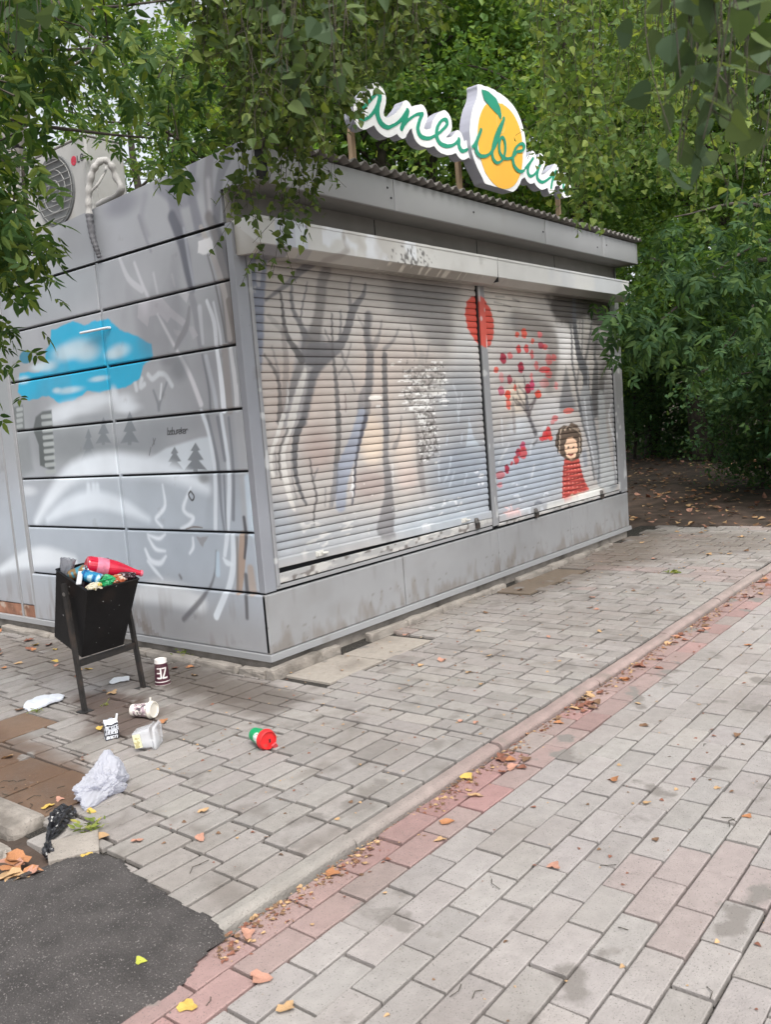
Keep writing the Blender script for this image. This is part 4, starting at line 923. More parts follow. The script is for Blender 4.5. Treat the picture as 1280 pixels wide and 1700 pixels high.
# let the rim dip below its neighbours
cnt = np.zeros(len(bx)); np.add.at(cnt, F.ravel(), 1); bz = np.where((cnt > 0) & (cnt < 4), bz-.008, bz)
tag_structure(link_mesh('asphalt', mesh_np('asphalt', np.stack([bx, by, bz], -1), None, F, smooth=True), MT['asphalt']))
# ---- soil bed at the left with its kerbstone
m = MB(); xs2 = np.linspace(-4.2, -1.86, 40); ys2 = np.linspace(-1.2, 3.6, 90)
X, Y = np.meshgrid(xs2, ys2, indexing='ij'); Zs = -.022+(fnoise(X, Y, 6, 61)-.5)*.05
idx = np.arange(X.size).reshape(X.shape); F = np.stack([idx[:-1, :-1], idx[1:, :-1], idx[1:, 1:], idx[:-1, 1:]], -1).reshape(-1, 4)
tag_structure(link_mesh('soil_bed', mesh_np('soil_bed', np.stack([X, Y, Zs], -1).reshape(-1, 3), None, F, smooth=True), MT['soil']))
def rough_block(name, lo, hi, mat, parent=None, jit=.006, nsub=6, seed=0, Rm=None, org=None, bev=.012):
    """a concrete or stone block with broken edges"""
    import bmesh
    bm = bmesh.new(); bmesh.ops.create_cube(bm, size=1.0)
    lo, hi = np.array(lo, float), np.array(hi, float)
    for v in bm.verts: v.co = Vector((lo+hi)/2+np.array(v.co)*(hi-lo))
    bmesh.ops.bevel(bm, geom=bm.edges[:], offset=bev, segments=2, affect='EDGES', profile=.6)
    bmesh.ops.subdivide_edges(bm, edges=[e for e in bm.edges if e.calc_length() > .04], cuts=nsub, use_grid_fill=True)
    co = np.array([v.co[:] for v in bm.verts])
    d = np.stack([fnoise(co[:, (k+1) % 3]*1.7+co[:, k]+9, co[:, (k+2) % 3]*1.3+9, 14, seed+k)-.5 for k in range(3)], -1)
    co = co+d*jit*2
    if Rm is not None: co = (co-org)@np.array(Rm).T+org
    for v, c_ in zip(bm.verts, co): v.co = Vector(c_)
    me = bpy.data.meshes.new(name); bm.to_mesh(me); bm.free()
    return link_mesh(name, me, mat, parent)
o = rough_block('kerbstone', (-1.945, -.62, -.1), (-1.80, 1.9, .03), MT['concrete'], jit=.01, seed=3, bev=.03)
tag(o, 'big grey concrete kerbstone ending beside the black bag at the left edge', 'kerbstone')
o = rough_block('stone', (-2.2, -.72, -.1), (-1.985, -.52, .0), MT['concrete'], jit=.03, seed=8, bev=.03)
tag(o, 'rough grey stone in the soil left of the big kerbstone', 'stone')
p = gp(121, 1400, .015)
o = rough_block('paving_slab', (p[0]-.085, p[1]-.075, -.018), (p[0]+.085, p[1]+.075, .010), MT['concrete'], jit=.004, seed=12, Rm=rotz(-.55)@rotx(.05), org=p, bev=.004, nsub=3)
tag(o, 'loose square grey slab lying between the black bag and the asphalt', 'slab')

# ================================================================== KIOSK
ZB, Z0, PH = .106, .4616, .3614
KX, KD = 5.201, 3.55
XD = [0.0, 1.313, 2.585, 3.875, KX]
YD, YE = 1.313, 2.581
def ztop(y): return 2.978-.045*(y+.25)
kiosk = thing('kiosk', 'grey metal kiosk with spray-painted forest murals and two closed roller shutters', 'kiosk')
def kbox(name, lo, hi, mat, parent=kiosk, bev=0.0):
    return MB().box(lo, hi, bev).build(name, mat, parent)
# dark carcass behind the gaps
m = MB(); m.box((.022, .03, .07), (KX-.02, KD-.03, 2.74)); m.build('carcass', MT['dark'], kiosk)
# plinth skirt
sk = [(0.0, .1045), (-.014, .1035), (-.024, .100), (-.026, .064), (-.012, .060), (.03, .060)]
m = MB(); k = len(sk)
def skirt(path):
    # path: list of (x,y,nx,ny) with mitre normal scale
    V = []
    for (x, y, nx, ny) in path:
        for (d, z) in sk: V.append((x-nx*d, y-ny*d, z))
    n = len(path); i = np.arange(n-1)[:, None]*k; j = np.arange(k-1)[None]
    m.add(V, None, np.stack([i+j, i+j+1, i+k+j+1, i+k+j], -1).reshape(-1, 4))
skirt([(0, KD, -1, 0), (0, 2.0, -1, 0), (0, 0, -1, -1), (2.585, 0, 0, -1), (KX, 0, 1, -1), (KX, KD, 1, 0)])
m.build('skirt', MT['base'], kiosk)
# concrete footing and broken kerb pieces in front of it
m = MB(); m.box((.012, .012, -.08), (KX-.02, KD, .057)); m.build('footing', MT['concrete'], kiosk)
g2 = rngn(31); x = -.105; k = 0
for (a_, b_, y0, y1, h) in [(-.10, .31, -.088, -.02, .052), (.32, .50, -.075, -.02, .044), (.80, 1.2, -.07, -.012, .036), (1.21, 1.62, -.072, -.012, .034), (1.63, 2.05, -.07, -.012, .032), (2.06, 2.3, -.068, -.02, .028), (2.32, 2.52, -.07, -.02, .03), (2.75, 3.3, -.07, -.012, .03), (3.31, 3.7, -.066, -.012, .034), (3.72, 4.15, -.07, -.015, .03), (4.2, 4.6, -.06, -.015, .018)]:
    o = rough_block('footing_kerb', (a_, y0-.03, -.05), (b_, y1-.025, h), MT['concrete'], jit=.008, seed=40+k, bev=.016, nsub=3); k += 1
    tag_structure(o)
for (a_, b_) in [(-.03, .2), (.22, .6), (.62, 1.1), (1.12, 1.7), (1.72, 2.3), (2.32, 3.0)]:
    o = rough_block('footing_kerb', (-.095, a_, -.05), (-.03, b_, .03), MT['concrete'], jit=.012, seed=60+k, bev=.014, nsub=3); k += 1
    tag_structure(o)
def basecol(u, v):
    cv = Canvas(u, v, (152, 153, 155)); i = np.arange(len(u))
    cv.blend(i, np.clip((fnoise(u*1.5, v*2.5, 3, 101)-.5)*4, 0, 1)*.35, (138, 137, 136))
    cv.blend(i, np.clip((fnoise(u*3, v, 6, 103)-.3-v*2.2)*4, 0, 1)*.55, (118, 108, 98))
    cv.blend(i, np.clip((vnoise(u, v, 22, 3, 105)-.8)*6, 0, 1)*.35*(v > .1), (126, 124, 122))
    cv.blend(i, np.clip((vnoise(u, v, 45, 45, 107)-.86)*9, 0, 1)*.6*(v < .16), (96, 86, 76))
    return cv.c*.93
# front base panels
for a_, b_ in zip(XD[:-1], XD[1:]):
    grid_panel('base_panel', (a_+(.004 if a_ > 0 else -.012), -.012, ZB), (1, 0, 0), (0, 0, 1), (0, -1, 0), b_-a_-.008+(.012 if a_ == 0 else 0), Z0-ZB-.004, .012, (lambda a_: lambda u, v: basecol(u+a_, v))(a_), MT['side'], kiosk, bev=.007)
# side base panels (painted)
grid_panel('base_panel', (-.012, YD-.004, ZB), (0, -1, 0), (0, 0, 1), (-1, 0, 0), YD-.004+.01, Z0-ZB-.006, .006, lambda u, v: paint_side(YD-.004-u, v+ZB), MT['side'], kiosk, bev=.007)
grid_panel('base_panel', (-.012, YE-.004, ZB), (0, -1, 0), (0, 0, 1), (-1, 0, 0), YE-YD-.008, Z0-ZB-.006, .006, lambda u, v: paint_side(YE-.004-u, v+ZB), MT['side'], kiosk, bev=.007)
# painted cassettes of the side wall
GAP = .014
for (ya, yb) in ((.05, YD-.015), (YD+.015, YE-.012)):
    for k in range(6):
        z0 = Z0+k*PH; z1 = Z0+(k+1)*PH if k < 5 else 2.575
        grid_panel('wall_panel', (0, yb, z0+GAP*.5), (0, -1, 0), (0, 0, 1), (-1, 0, 0), yb-ya, z1-z0-GAP, .006, (lambda yb, z0: lambda u, v: paint_side(yb-u, v+z0+GAP*.5))(yb, z0), MT['side'], kiosk, bev=.008)
# strips between the cassette columns
grid_panel('cover_strip', (.006, YD+.0105, ZB), (0, -1, 0), (0, 0, 1), (-1, 0, 0), .021, 2.575-ZB, .007, lambda u, v: paint_side(YD+.0105-u, v+ZB)*.9, MT['side'], kiosk, bev=.003)
kbox('cover_strip', (-.004, YE-.008, ZB-.02), (.02, YE+.035, 2.575), MT['grey'], bev=.003)
# corner post at the front left, folded round the corner
for nm, args in (('corner_post', ((0.0, -.006, Z0+.006), (1, 0, 0), (0, 0, 1), (0, -1, 0), .088, 2.40-Z0-.006)),):
    grid_panel(nm, *args, .006, lambda u, v: np.tile(lin((142, 145, 152)), (len(u), 1))*(0.9+.2*fnoise(u, v, 5, 3))[:, None], MT['side'], kiosk, bev=.004)
grid_panel('corner_post', (-.002, .044, Z0+.006), (0, -1, 0), (0, 0, 1), (-1, 0, 0), .049, 2.57-Z0, .006, lambda u, v: np.tile(lin((140, 142, 148)), (len(u), 1))*(0.9+.2*fnoise(u+3, v, 5, 3))[:, None], MT['side'], kiosk, bev=.004)
# tall rear section of the side wall with its rusted foot
grid_panel('rear_door', (0.004, KD-.05, .20), (0, -1, 0), (0, 0, 1), (-1, 0, 0), KD-.05-YE-.05, 2.36, .007, lambda u, v: paint_side(KD-.05-u, v+.20), MT['side'], kiosk, bev=.008)
kbox('rusty_plate', (.008, YE+.05, .055), (.03, KD-.05, .195), MT['rust'], bev=.003)
kbox('cover_strip', (-.004, 2.79, .06), (.003, 2.81, 2.56), MT['grey'])
# the deep top fascia of the side wall (it overhangs the front)
for (ya, yb) in ((-.222, YD-.003), (YD+.003, KD)):
    zb_ = 2.585
    keep = (lambda u, v: ~((u < .047) & (v < 2.758))) if ya < 0 else None
    yb0 = yb
    grid_panel('side_fascia', (0, yb, zb_), (0, -1, 0), (0, 0, 1), (-1, 0, 0), yb-ya, .36, .007, (lambda yb: lambda u, v: paint_side(u, v))(yb), MT['side'], kiosk, bev=.006,
               keep=(lambda yb: (lambda u, v: ~(((yb-u) < .047) & (v < 2.758))))(yb) if ya < 0 else None,
               topfn=(lambda yb: lambda u: ztop(yb-u)-2.585)(yb), uo=0.0, vo=zb_) if False else None
def side_fascia(ya, yb):
    org = np.array([0, 0, 0.0]); n_u = int((yb-ya)/.007); n_v = 58
    yv = np.linspace(ya, yb, n_u+1); tv = np.linspace(0, 1, n_v+1)
    Y, T = np.meshgrid(yv, tv, indexing='ij'); Zt = ztop(Y); Z = 2.585+(Zt-2.585)*T
    V = np.stack([np.zeros_like(Y), Y, Z], -1).reshape(-1, 3)
    idx = np.arange(Y.size).reshape(Y.shape)
    F = np.stack([idx[:-1, :-1], idx[:-1, 1:], idx[1:, 1:], idx[1:, :-1]], -1).reshape(-1, 4)
    cy_ = Y[:-1, :-1].ravel(); cz_ = Z[:-1, :-1].ravel()
    F = F[~((cy_ < .047) & (cz_ < 2.757))]
    colr = paint_side(V[:, 1].copy(), V[:, 2].copy())
    Vb = V.copy(); Vb[:, 0] = .02
    E = np.concatenate([F[:, [0, 1]], F[:, [1, 2]], F[:, [2, 3]], F[:, [3, 0]]]); key = np.sort(E, 1); _, inv, ct = np.unique(key[:, 0]*len(V)*1.0+key[:, 1], return_inverse=True, return_counts=True)
    B = E[ct[inv] == 1]; n = len(V)
    S = np.stack([B[:, 0], B[:, 0]+n, B[:, 1]+n, B[:, 1]], -1)
    me = mesh_np('side_fascia', np.concatenate([V, Vb]), None, np.concatenate([F, F[:, ::-1]+n, S]), np.concatenate([colr, colr]))
    return link_mesh('side_fascia', me, MT['side'], kiosk)
side_fascia(-.222, YD-.003); side_fascia(YD+.003, KD)
# front fascia sheets, torn open at the left corner
for a_, b_ in ((.13, 1.245), (1.252, 3.30), (3.307, 4.42), (4.427, KX+.03)):
    o = grid_panel('fascia', (a_, -.22, 2.757), (1, 0, 0), (0, 0, 1), (0, -1, 0), b_-a_, .198, .1, None, MT['grey'], kiosk, bev=.004, thick=.015)
for xx_, zz_ in ((.62, 2.90), (1.18, 2.89), (1.21, 2.83), (2.2, 2.87), (3.26, 2.85), (4.30, 2.83), (4.5, 2.87)):
    kbox('screw', (xx_-.006, -.2245, zz_-.006), (xx_+.006, -.2205, zz_+.006), MT['dark'])
grid_panel('fascia', (KX+.031, -.222, 2.757), (0, 1, 0), (0, 0, 1), (1, 0, 0), KD+.2, .2, .2, None, MT['grey'], kiosk, bev=.004)
kbox('hole_shade', (.022, -.19, 2.775), (.6, -.17, 2.94), MT['dark'])  # dark box added behind the torn corner, standing in for shade in the hole
kbox('soffit', (.022, -.204, 2.762), (KX+.02, .028, 2.772), MT['soffit'])
kbox('lintel', (.0, .020, 2.40), (KX, .029, 2.760), MT['soffit'])
for xx_ in (1.32, 2.6, 3.9): kbox('lintel_seam', (xx_-.004, .0185, 2.59), (xx_+.004, .0195, 2.755), MT['dark'])
# right side and rear
grid_panel('wall_panel', (KX, .0, ZB), (0, 1, 0), (0, 0, 1), (1, 0, 0), KD, 2.65, .3, None, MT['grey'], kiosk)
grid_panel('wall_panel', (KX, KD, ZB), (-1, 0, 0), (0, 0, 1), (0, 1, 0), KX, 2.65, .3, None, MT['grey'], kiosk)
# roof: corrugated sheets
xr = np.arange(.10, KX+.06, .1/10); yr = np.array([-.262, -.1, .3, 1.2, 2.4, KD+.06])
X, Y = np.meshgrid(xr, yr, indexing='ij'); Z = ztop(Y)+.012+.016*np.sin(X*2*math.pi/.1)+(fnoise(X, Y, 1.5, 71)-.5)*.012
V = np.stack([X, Y, Z], -1).reshape(-1, 3); idx = np.arange(X.size).reshape(X.shape); n = len(V)
F = np.stack([idx[:-1, :-1], idx[1:, :-1], idx[1:, 1:], idx[:-1, 1:]], -1).reshape(-1, 4)
Vb = V.copy(); Vb[:, 2] -= .007
e = idx[:, 0]; S = np.stack([e[:-1], e[:-1]+n, e[1:]+n, e[1:]], -1)
link_mesh('roof', mesh_np('roof', np.concatenate([V, Vb]), None, np.concatenate([F, F[:, ::-1]+n, S]), smooth=True), MT['roof'], kiosk)
m = MB(); m.add([[.02, -.2, 2.94], [KX, -.2, 2.94], [KX, KD, 2.79], [.02, KD, 2.79]], None, [[0, 1, 2, 3]]); m.build('roof_deck', MT['dark'], kiosk)

# shutter housings
def housing(xa, xb):
    prof = [(0.028, 2.592), (-.19, 2.583), (-.190, 2.568), (-.186, 2.566), (-.183, 2.438), (-.128, 2.388), (.02, 2.398)]
    xs_ = np.linspace(xa, xb, int((xb-xa)/.01)+1); segs = []
    pts = []
    for a_, b_ in zip(prof[:-1], prof[1:]):
        L = math.hypot(b_[0]-a_[0], b_[1]-a_[1]); n = max(1, int(L/.01))
        for t in range(n): pts.append((a_[0]+(b_[0]-a_[0])*t/n, a_[1]+(b_[1]-a_[1])*t/n))
    pts.append(prof[-1]); pts = np.array(pts); k = len(pts)
    V = np.stack([np.repeat(xs_, k), np.tile(pts[:, 0], len(xs_)), np.tile(pts[:, 1], len(xs_))], -1)
    i = np.arange(len(xs_)-1)[:, None]*k; j = np.arange(k-1)[None]
    F = np.stack([i+j, i+j+1, i+k+j+1, i+k+j], -1).reshape(-1, 4)
    F3 = []
    for e in (0, (len(xs_)-1)*k):
        for q in range(1, k-1): F3.append([e, e+q, e+q+1])
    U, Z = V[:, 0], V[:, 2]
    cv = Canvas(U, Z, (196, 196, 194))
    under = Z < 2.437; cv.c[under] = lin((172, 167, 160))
    face = ~under & (V[:, 1] < -.15)
    if xa < 1:
        i2 = np.nonzero((U > .16) & (U < .42) & face)[0]; cv.blend(i2, np.full(len(i2), .75), (178, 184, 198))
        i2 = np.nonzero((U > .32) & (U < .40) & face)[0]; cv.blend(i2, np.full(len(i2), .75), (200, 206, 212))
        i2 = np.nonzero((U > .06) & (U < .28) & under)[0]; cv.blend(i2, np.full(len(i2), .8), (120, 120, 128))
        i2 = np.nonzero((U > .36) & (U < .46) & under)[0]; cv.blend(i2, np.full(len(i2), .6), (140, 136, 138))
        cv.stroke([(.74, 2.56), (.78, 2.47), (.72, 2.43), (.60, 2.39)], [.03, .04, .04, .04], (140, 132, 128), .6)
        i2 = np.nonzero(face & (U > .55) & (U < 1.5))[0]
        cv.blend(i2, np.clip((fnoise(U[i2], Z[i2], 7, 3)-.48)*9, 0, 1)*.85, (214, 218, 224))
        i2 = np.nonzero(face & (U > .45) & (U < 2.5))[0]; cv.blend(i2, np.clip((fnoise(U[i2]+3, Z[i2], 5, 5)-.5)*6, 0, 1)*.5, (168, 164, 160))
        i2 = np.nonzero(face & (U > 1.15) & (U < 1.9))[0]
        w = np.clip(1-abs(U[i2]-1.45)/.4, 0, 1)*np.clip((2.575-Z[i2])*20, 0, 1)
        cv.blend(i2, np.clip((vnoise(U[i2], Z[i2], 55, 55, 9)*w**.3-.58)*12, 0, 1)*.85, (70, 66, 66))
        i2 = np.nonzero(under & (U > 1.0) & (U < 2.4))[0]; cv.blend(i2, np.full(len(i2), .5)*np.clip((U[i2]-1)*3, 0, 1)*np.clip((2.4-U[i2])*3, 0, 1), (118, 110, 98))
        cv.blend(i2, np.clip((vnoise(U[i2], Z[i2]+V[i2, 1], 40, 60, 11)-.66)*12, 0, 1)*.8*np.clip((.03-abs(Z[i2]-2.412))*60, 0, 1), (214, 208, 196))
    else:
        i2 = np.nonzero((U > 3.35) & (U < 4.9))[0]; cv.blend(i2, np.clip((fnoise(U[i2], Z[i2], 3, 6)-.35)*4, 0, 1)*.6*np.clip((U[i2]-3.35)*9, 0, 1)*face[i2], (176, 180, 186))
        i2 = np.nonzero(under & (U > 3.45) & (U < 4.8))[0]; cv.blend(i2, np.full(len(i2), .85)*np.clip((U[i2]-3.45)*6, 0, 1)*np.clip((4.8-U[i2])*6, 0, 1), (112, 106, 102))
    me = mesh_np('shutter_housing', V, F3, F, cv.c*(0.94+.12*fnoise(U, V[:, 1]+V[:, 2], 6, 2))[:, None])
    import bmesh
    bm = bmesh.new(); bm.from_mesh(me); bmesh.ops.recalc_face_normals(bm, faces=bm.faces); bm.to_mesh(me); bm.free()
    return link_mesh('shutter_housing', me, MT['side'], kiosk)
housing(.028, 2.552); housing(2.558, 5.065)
kbox('housing_joint', (2.5535, -.185, 2.40), (2.5565, .02, 2.58), MT['dark'])

# roller shutters: one curved slat profile repeated, with the mural on it
def shutter(xa, xb, zb0, zb1, ztp, pitch, label):
    n = int(math.ceil((ztp-min(zb0, zb1))/pitch))
    tt = np.array([0, .055, .10, .16, .30, .48, .66, .82, .93]); dd = np.array([.002, .001, -.0034, -.0052, -.0070, -.0074, -.0062, -.0040, -.0012])
    zs, ys_ = [], []
    for k in range(n):
        for t, d in zip(tt, dd): zs.append(ztp-(n-k)*pitch+t*pitch); ys_.append(.012+d)
    zs.append(ztp); ys_.append(.012); zs = np.array(zs); ys_ = np.array(ys_)
    xs_ = np.linspace(xa, xb, int((xb-xa)/.0065)+1)
    X, Zi = np.meshgrid(xs_, np.arange(len(zs)), indexing='ij')
    tl = (X-xa)/(xb-xa); drop = (zb0-min(zb0, zb1))*(1-tl)+(zb1-min(zb0, zb1))*tl
    f = (zs-zs[0])/(zs[-1]-zs[0])
    Z = zs[Zi]+drop*(1-f[Zi])
    g = rngn(int(xa*10)+5); wob = np.repeat(g.normal(0, .0009, n), len(tt)); wob = np.append(wob, 0)
    Y = ys_[Zi]+wob[Zi]+.002*np.sin(X*3.1+Zi*.05)
    V = np.stack([X, Y, Z], -1).reshape(-1, 3); idx = np.arange(X.size).reshape(X.shape)
    F = np.stack([idx[:-1, :-1], idx[1:, :-1], idx[1:, 1:], idx[:-1, 1:]], -1).reshape(-1, 4)
    colr = paint_front(V[:, 0].copy(), V[:, 2].copy())
    gro = np.isin(np.arange(len(zs)) % len(tt), (0, 1))[Zi].ravel(); colr[gro] *= .45      # darker rows at the joint between slats
    o = link_mesh('shutter', mesh_np('shutter', V, None, F, colr), MT['shutter'], kiosk)
    if label: o['label'] = label
    # bottom bar, painted with the rest
    za, zb_ = zb0, zb1
    nb = int((xb-xa)/.008)
    xs_ = np.linspace(xa, xb, nb+1); prof = [(.012, .004), (-.008, .004), (-.014, -.004), (-.014, -.05), (-.008, -.054), (.012, -.054)]
    k = len(prof); V = np.array([[x, p[0], (za+(zb_-za)*(x-xa)/(xb-xa))+p[1]] for x in xs_ for p in prof])
    i = np.arange(nb)[:, None]*k; j = np.arange(k-1)[None]; F = np.stack([i+j, i+k+j, i+k+j+1, i+j+1], -1).reshape(-1, 4)
    b = link_mesh('bottom_bar', mesh_np('bottom_bar', V, None, F, paint_front(V[:, 0].copy(), V[:, 2].copy())), MT['shutter'], o)
    return o
shutter(.112, 2.508, .650, .618, 2.41, .0485, 'left roller shutter painted with bare trees and left slightly raised')
shutter(2.618, 4.995, .565, .562, 2.41, .0485, 'right roller shutter painted with a red dotted tree and a child in red')
# posts and guide rails
def post(name, xa, xb, y, za, zb_, d=.012):
    grid_panel(name, (xa, y, za), (1, 0, 0), (0, 0, 1), (0, -1, 0), xb-xa, zb_-za, .007, lambda u, v: postcol(u+xa, v+za), MT['side'], kiosk, bev=.003, thick=d)
def postcol(u, v):
    c = np.tile(lin((146, 147, 150)), (len(u), 1))
    cv = Canvas(u, v, c); c3 = Tracer(1, 0, 600, 440, .1875)
    c3.po(cv, [(985, 275), (1040, 278), (1100, 310), (1150, 390), (1178, 500), (1178, 620), (1152, 710), (1110, 738), (1062, 725), (1010, 660), (950, 560), (925, 430), (940, 320)], (212, 82, 66), .92, 8)
    i = np.arange(len(u)); cv.blend(i, np.clip((vnoise(u, v, 30, 14, 5)-.78)*9, 0, 1)*.7, (205, 206, 206))
    return cv.c*(0.93+.14*fnoise(u, v, 4, 4))[:, None]
post('guide_rail', .089, .115, -.016, Z0+.03, 2.40); post('mullion', 2.522, 2.566, -.018, Z0+.03, 2.40); post('guide_rail', 2.568, 2.612, -.014, Z0+.03, 2.40)
kbox('guide_gap', (2.506, -.006, .55), (2.520, .01, 2.40), MT['dark'])
post('guide_rail', 4.995, 5.045, -.018, Z0+.03, 2.40); kbox('guide_gap', (5.046, -.005, Z0+.03), (5.053, .01, 2.40), MT['dark']); post('corner_post', 5.054, 5.2, -.012, Z0+.01, 2.40)
# sill rail below the left shutter, ledge under both
def railcol(u, v):
    cv = Canvas(u, v, (164, 164, 164)); i = np.arange(len(u))
    cv.blend(i, np.clip((fnoise(u, v*3, 8, 15)-.52)*9, 0, 1)*.8, (198, 196, 192)); cv.blend(i, np.clip((vnoise(u, v, 25, 40, 17)-.74)*9, 0, 1)*.8, (96, 88, 84))
    return cv.c
grid_panel('sill_rail', (.112, -.014, .505), (1, 0, 0), (0, 0, 1), (0, -1, 0), 2.396, .058, .008, railcol, MT['side'], kiosk, bev=.004)
kbox('sill', (.09, -.010, .474), (2.512, .012, .497), MT['grey'], bev=.002)
grid_panel('sill_rail', (2.614, -.012, .478), (1, 0, 0), (0, 0, 1), (0, -1, 0), 2.38, .024, .02, railcol, MT['side'], kiosk, bev=.003)
# hasps and padlocks
def hasp(x, z):
    m = MB(); m.box((x-.035, -.022, z-.018), (x+.035, -.012, z+.018), .003); m.tube([(x+.01, -.03, z), (x+.06, -.03, z-.002)], .008, 8); m.box((x-.03, -.034, z-.012), (x-.012, -.02, z+.012), .002)
    return m.build('hasp', MT['white'], kiosk)
hasp(.47, .625); hasp(2.10, .60)
for (x, z, lab) in ((2.27, .548, 'dark steel padlock hanging at the right end of the left shutter'), (3.22, .50, 'dark padlock at the left part of the right shutter foot'), (4.55, .505, 'dark padlock beside the painted child at the shutter foot')):
    t = thing('padlock', lab, 'padlock', (x, -.028, z), group='padlocks on the shutters')
    m = MB(); m.box((-.022, -.012, -.035), (.022, .012, .012), .005); m.build('lock_body', MT['leg'], t)
    a_ = np.linspace(0, math.pi, 9); m = MB(); m.tube([(-.014, 0, .01)]+[(-.014*math.cos(q), 0, .03+.014*math.sin(q)) for q in a_]+[(.014, 0, .01)], .004, 6); m.build('shackle', MT['steel'], t, smooth=True)
    m = MB(); m.box((-.03, .002, .014), (.012, .010, .05), .002); m.build('eyelet', MT['steel'], t)
# thin white rod stuck out of the side wall
t0_, t1_ = on_plane(133, 553, 0, -.045), on_plane(178, 544, 0, -.02)
m = MB(); m.tube([t0_, (t0_+t1_)/2, t1_, t1_+V3(.03, 0, 0)], .0085, 10)
tag(m.build('rod', MT['plastic_white'], smooth=True), 'short white plastic rod sticking out of the side wall over the blue patch', 'rod')

# ================================================================== SIGN ON THE ROOF
SGY = -.10
TS = Tracer(1, SGY, 560, 100, .34375)
def tsp(l, n=5): return spline(TS.pts(l), n)
k_ = TS.w(600, 350, 1)
WORD = [   # the word's script strokes, (points, width in cut-out pixels)
    ([(222, 165), (208, 150), (185, 175), (150, 215), (125, 250), (135, 278), (165, 272), (195, 240), (215, 200), (222, 175)], 17),
    ([(222, 175), (212, 215), (210, 255), (225, 295), (255, 318), (285, 310), (318, 288), (340, 262), (356, 238)], 19),
    ([(356, 238), (346, 275), (326, 325)], 20), ([(326, 325), (352, 290), (395, 258), (428, 252)], 15),
    ([(428, 252), (412, 290), (405, 330), (420, 362), (455, 372), (490, 358), (520, 335), (545, 305), (540, 282), (520, 286), (500, 318), (496, 362), (512, 395), (545, 410), (580, 402), (604, 378)], 17),
    ([(604, 378), (604, 410), (620, 434), (650, 420), (675, 380), (692, 336)], 17), ([(692, 336), (672, 390), (668, 435), (688, 462), (722, 460), (752, 428), (775, 370), (802, 282)], 18),
    ([(802, 282), (768, 350), (748, 420), (748, 470), (768, 496), (794, 482), (808, 440), (806, 392), (792, 372), (780, 400), (782, 445), (806, 475), (842, 470), (868, 440)], 15),
    ([(872, 442), (892, 436), (900, 415), (885, 404), (862, 422), (846, 465), (852, 510), (880, 538), (915, 525), (945, 492), (962, 468)], 17),
    ([(962, 468), (940, 505), (936, 540), (952, 556), (978, 535), (1002, 482)], 16), ([(1002, 482), (984, 530), (982, 566), (1004, 585), (1032, 572), (1062, 545), (1072, 530)], 17),
    ([(1072, 530), (1056, 570), (1048, 612)], 15), ([(1060, 572), (1090, 568), (1110, 560)], 12), ([(1124, 545), (1108, 590), (1112, 625), (1136, 622)], 15)]
def nib(P, w):
    T = np.gradient(P, axis=0); a_ = np.arctan2(T[:, 1], T[:, 0]); return w*(.50+.62*np.abs(np.sin(a_-.5)))
WL = [(P_, nib(P_, w*k_*.76)) for P_, w in ((tsp(l), w) for l, w in WORD)]
EGG = [(675, 112), (748, 138), (820, 185), (872, 252), (902, 340), (913, 430), (904, 530), (876, 608), (832, 648), (790, 642), (738, 608), (722, 612), (700, 565), (665, 490), (645, 415), (640, 330), (652, 240), (676, 172)]
ORG = [(702, 235), (722, 212), (758, 208), (800, 214), (850, 262), (884, 340), (895, 430), (889, 530), (858, 600), (812, 622), (765, 605), (717, 545), (690, 462), (678, 370), (684, 290)]
LEAF = [(694, 140), (728, 152), (764, 184), (785, 228), (792, 268), (788, 290), (776, 268), (738, 228), (708, 190)]
sx = [p[0] for l, _ in WL for p in l]; sz = [p[1] for l, _ in WL for p in l]
eggP = TS.pts(EGG); orgP = spline(TS.pts(ORG+ORG[:1]), 5); leafP = TS.pts(LEAF)
sign = thing('roof_sign', 'white lit-letter style roof sign with green script word and orange fruit on posts', 'sign', (1.1, SGY, 2.98))
def rel(o):
    o.parent = sign; o.location = (-1.1, -SGY, -2.98); return o
u0, u1, v0, v1 = min(sx)-.15, max(sx)+.15, min(sz)-.15, max(max(sz), max(p[1] for p in eggP))+.15
eu0 = sum(p[0] for p in eggP)/len(eggP)
for sg0 in (-1, 1):
  fw_ = lambda u, v: (sdf_lines(u, v, WL) > -.048) & ~in_poly(u, v, eggP) & ((u-eu0)*sg0 > 0)
  rel(mask_mesh('letter_panel', fw_, u0, u1, v0, v1, .006, (0, SGY+.03, 0), (1, 0, 0), (0, 0, 1), (0, -1, 0), .075, MT['signwhite'], None, MT['signside']))
fe_ = lambda u, v: in_poly(u, v, spline(eggP+eggP[:1], 4))
rel(mask_mesh('fruit_panel', fe_, u0, u1, v0, v1, .007, (0, SGY, 0), (1, 0, 0), (0, 0, 1), (0, -1, 0), .095, MT['signwhite'], None, MT['signside'], 8))
# flat coloured films: fruit, its pale ring, the leaf, the word
fo_ = lambda u, v: in_poly(u, v, orgP)
rel(mask_mesh('fruit_film', fo_, u0, u1, v0, v1, .006, (0, SGY-.003, 0), (1, 0, 0), (0, 0, 1), (0, -1, 0), .002, MT['signorange'], None))
rc = TS.p(788, 305)
fr_ = lambda u, v: (abs(np.hypot((u-rc[0])/.062, (v-rc[1])/.072)-1) < .09)
rel(mask_mesh('fruit_ring', fr_, rc[0]-.12, rc[0]+.12, rc[1]-.12, rc[1]+.12, .004, (0, SGY-.0045, 0), (1, 0, 0), (0, 0, 1), (0, -1, 0), .001, MT['signpale'], None))
fl_ = lambda u, v: in_poly(u, v, leafP)
rel(mask_mesh('leaf_film', fl_, u0, u1, v0, v1, .005, (0, SGY-.006, 0), (1, 0, 0), (0, 0, 1), (0, -1, 0), .001, MT['signgreen'], None))
eu = sum(p[0] for p in eggP)/len(eggP)
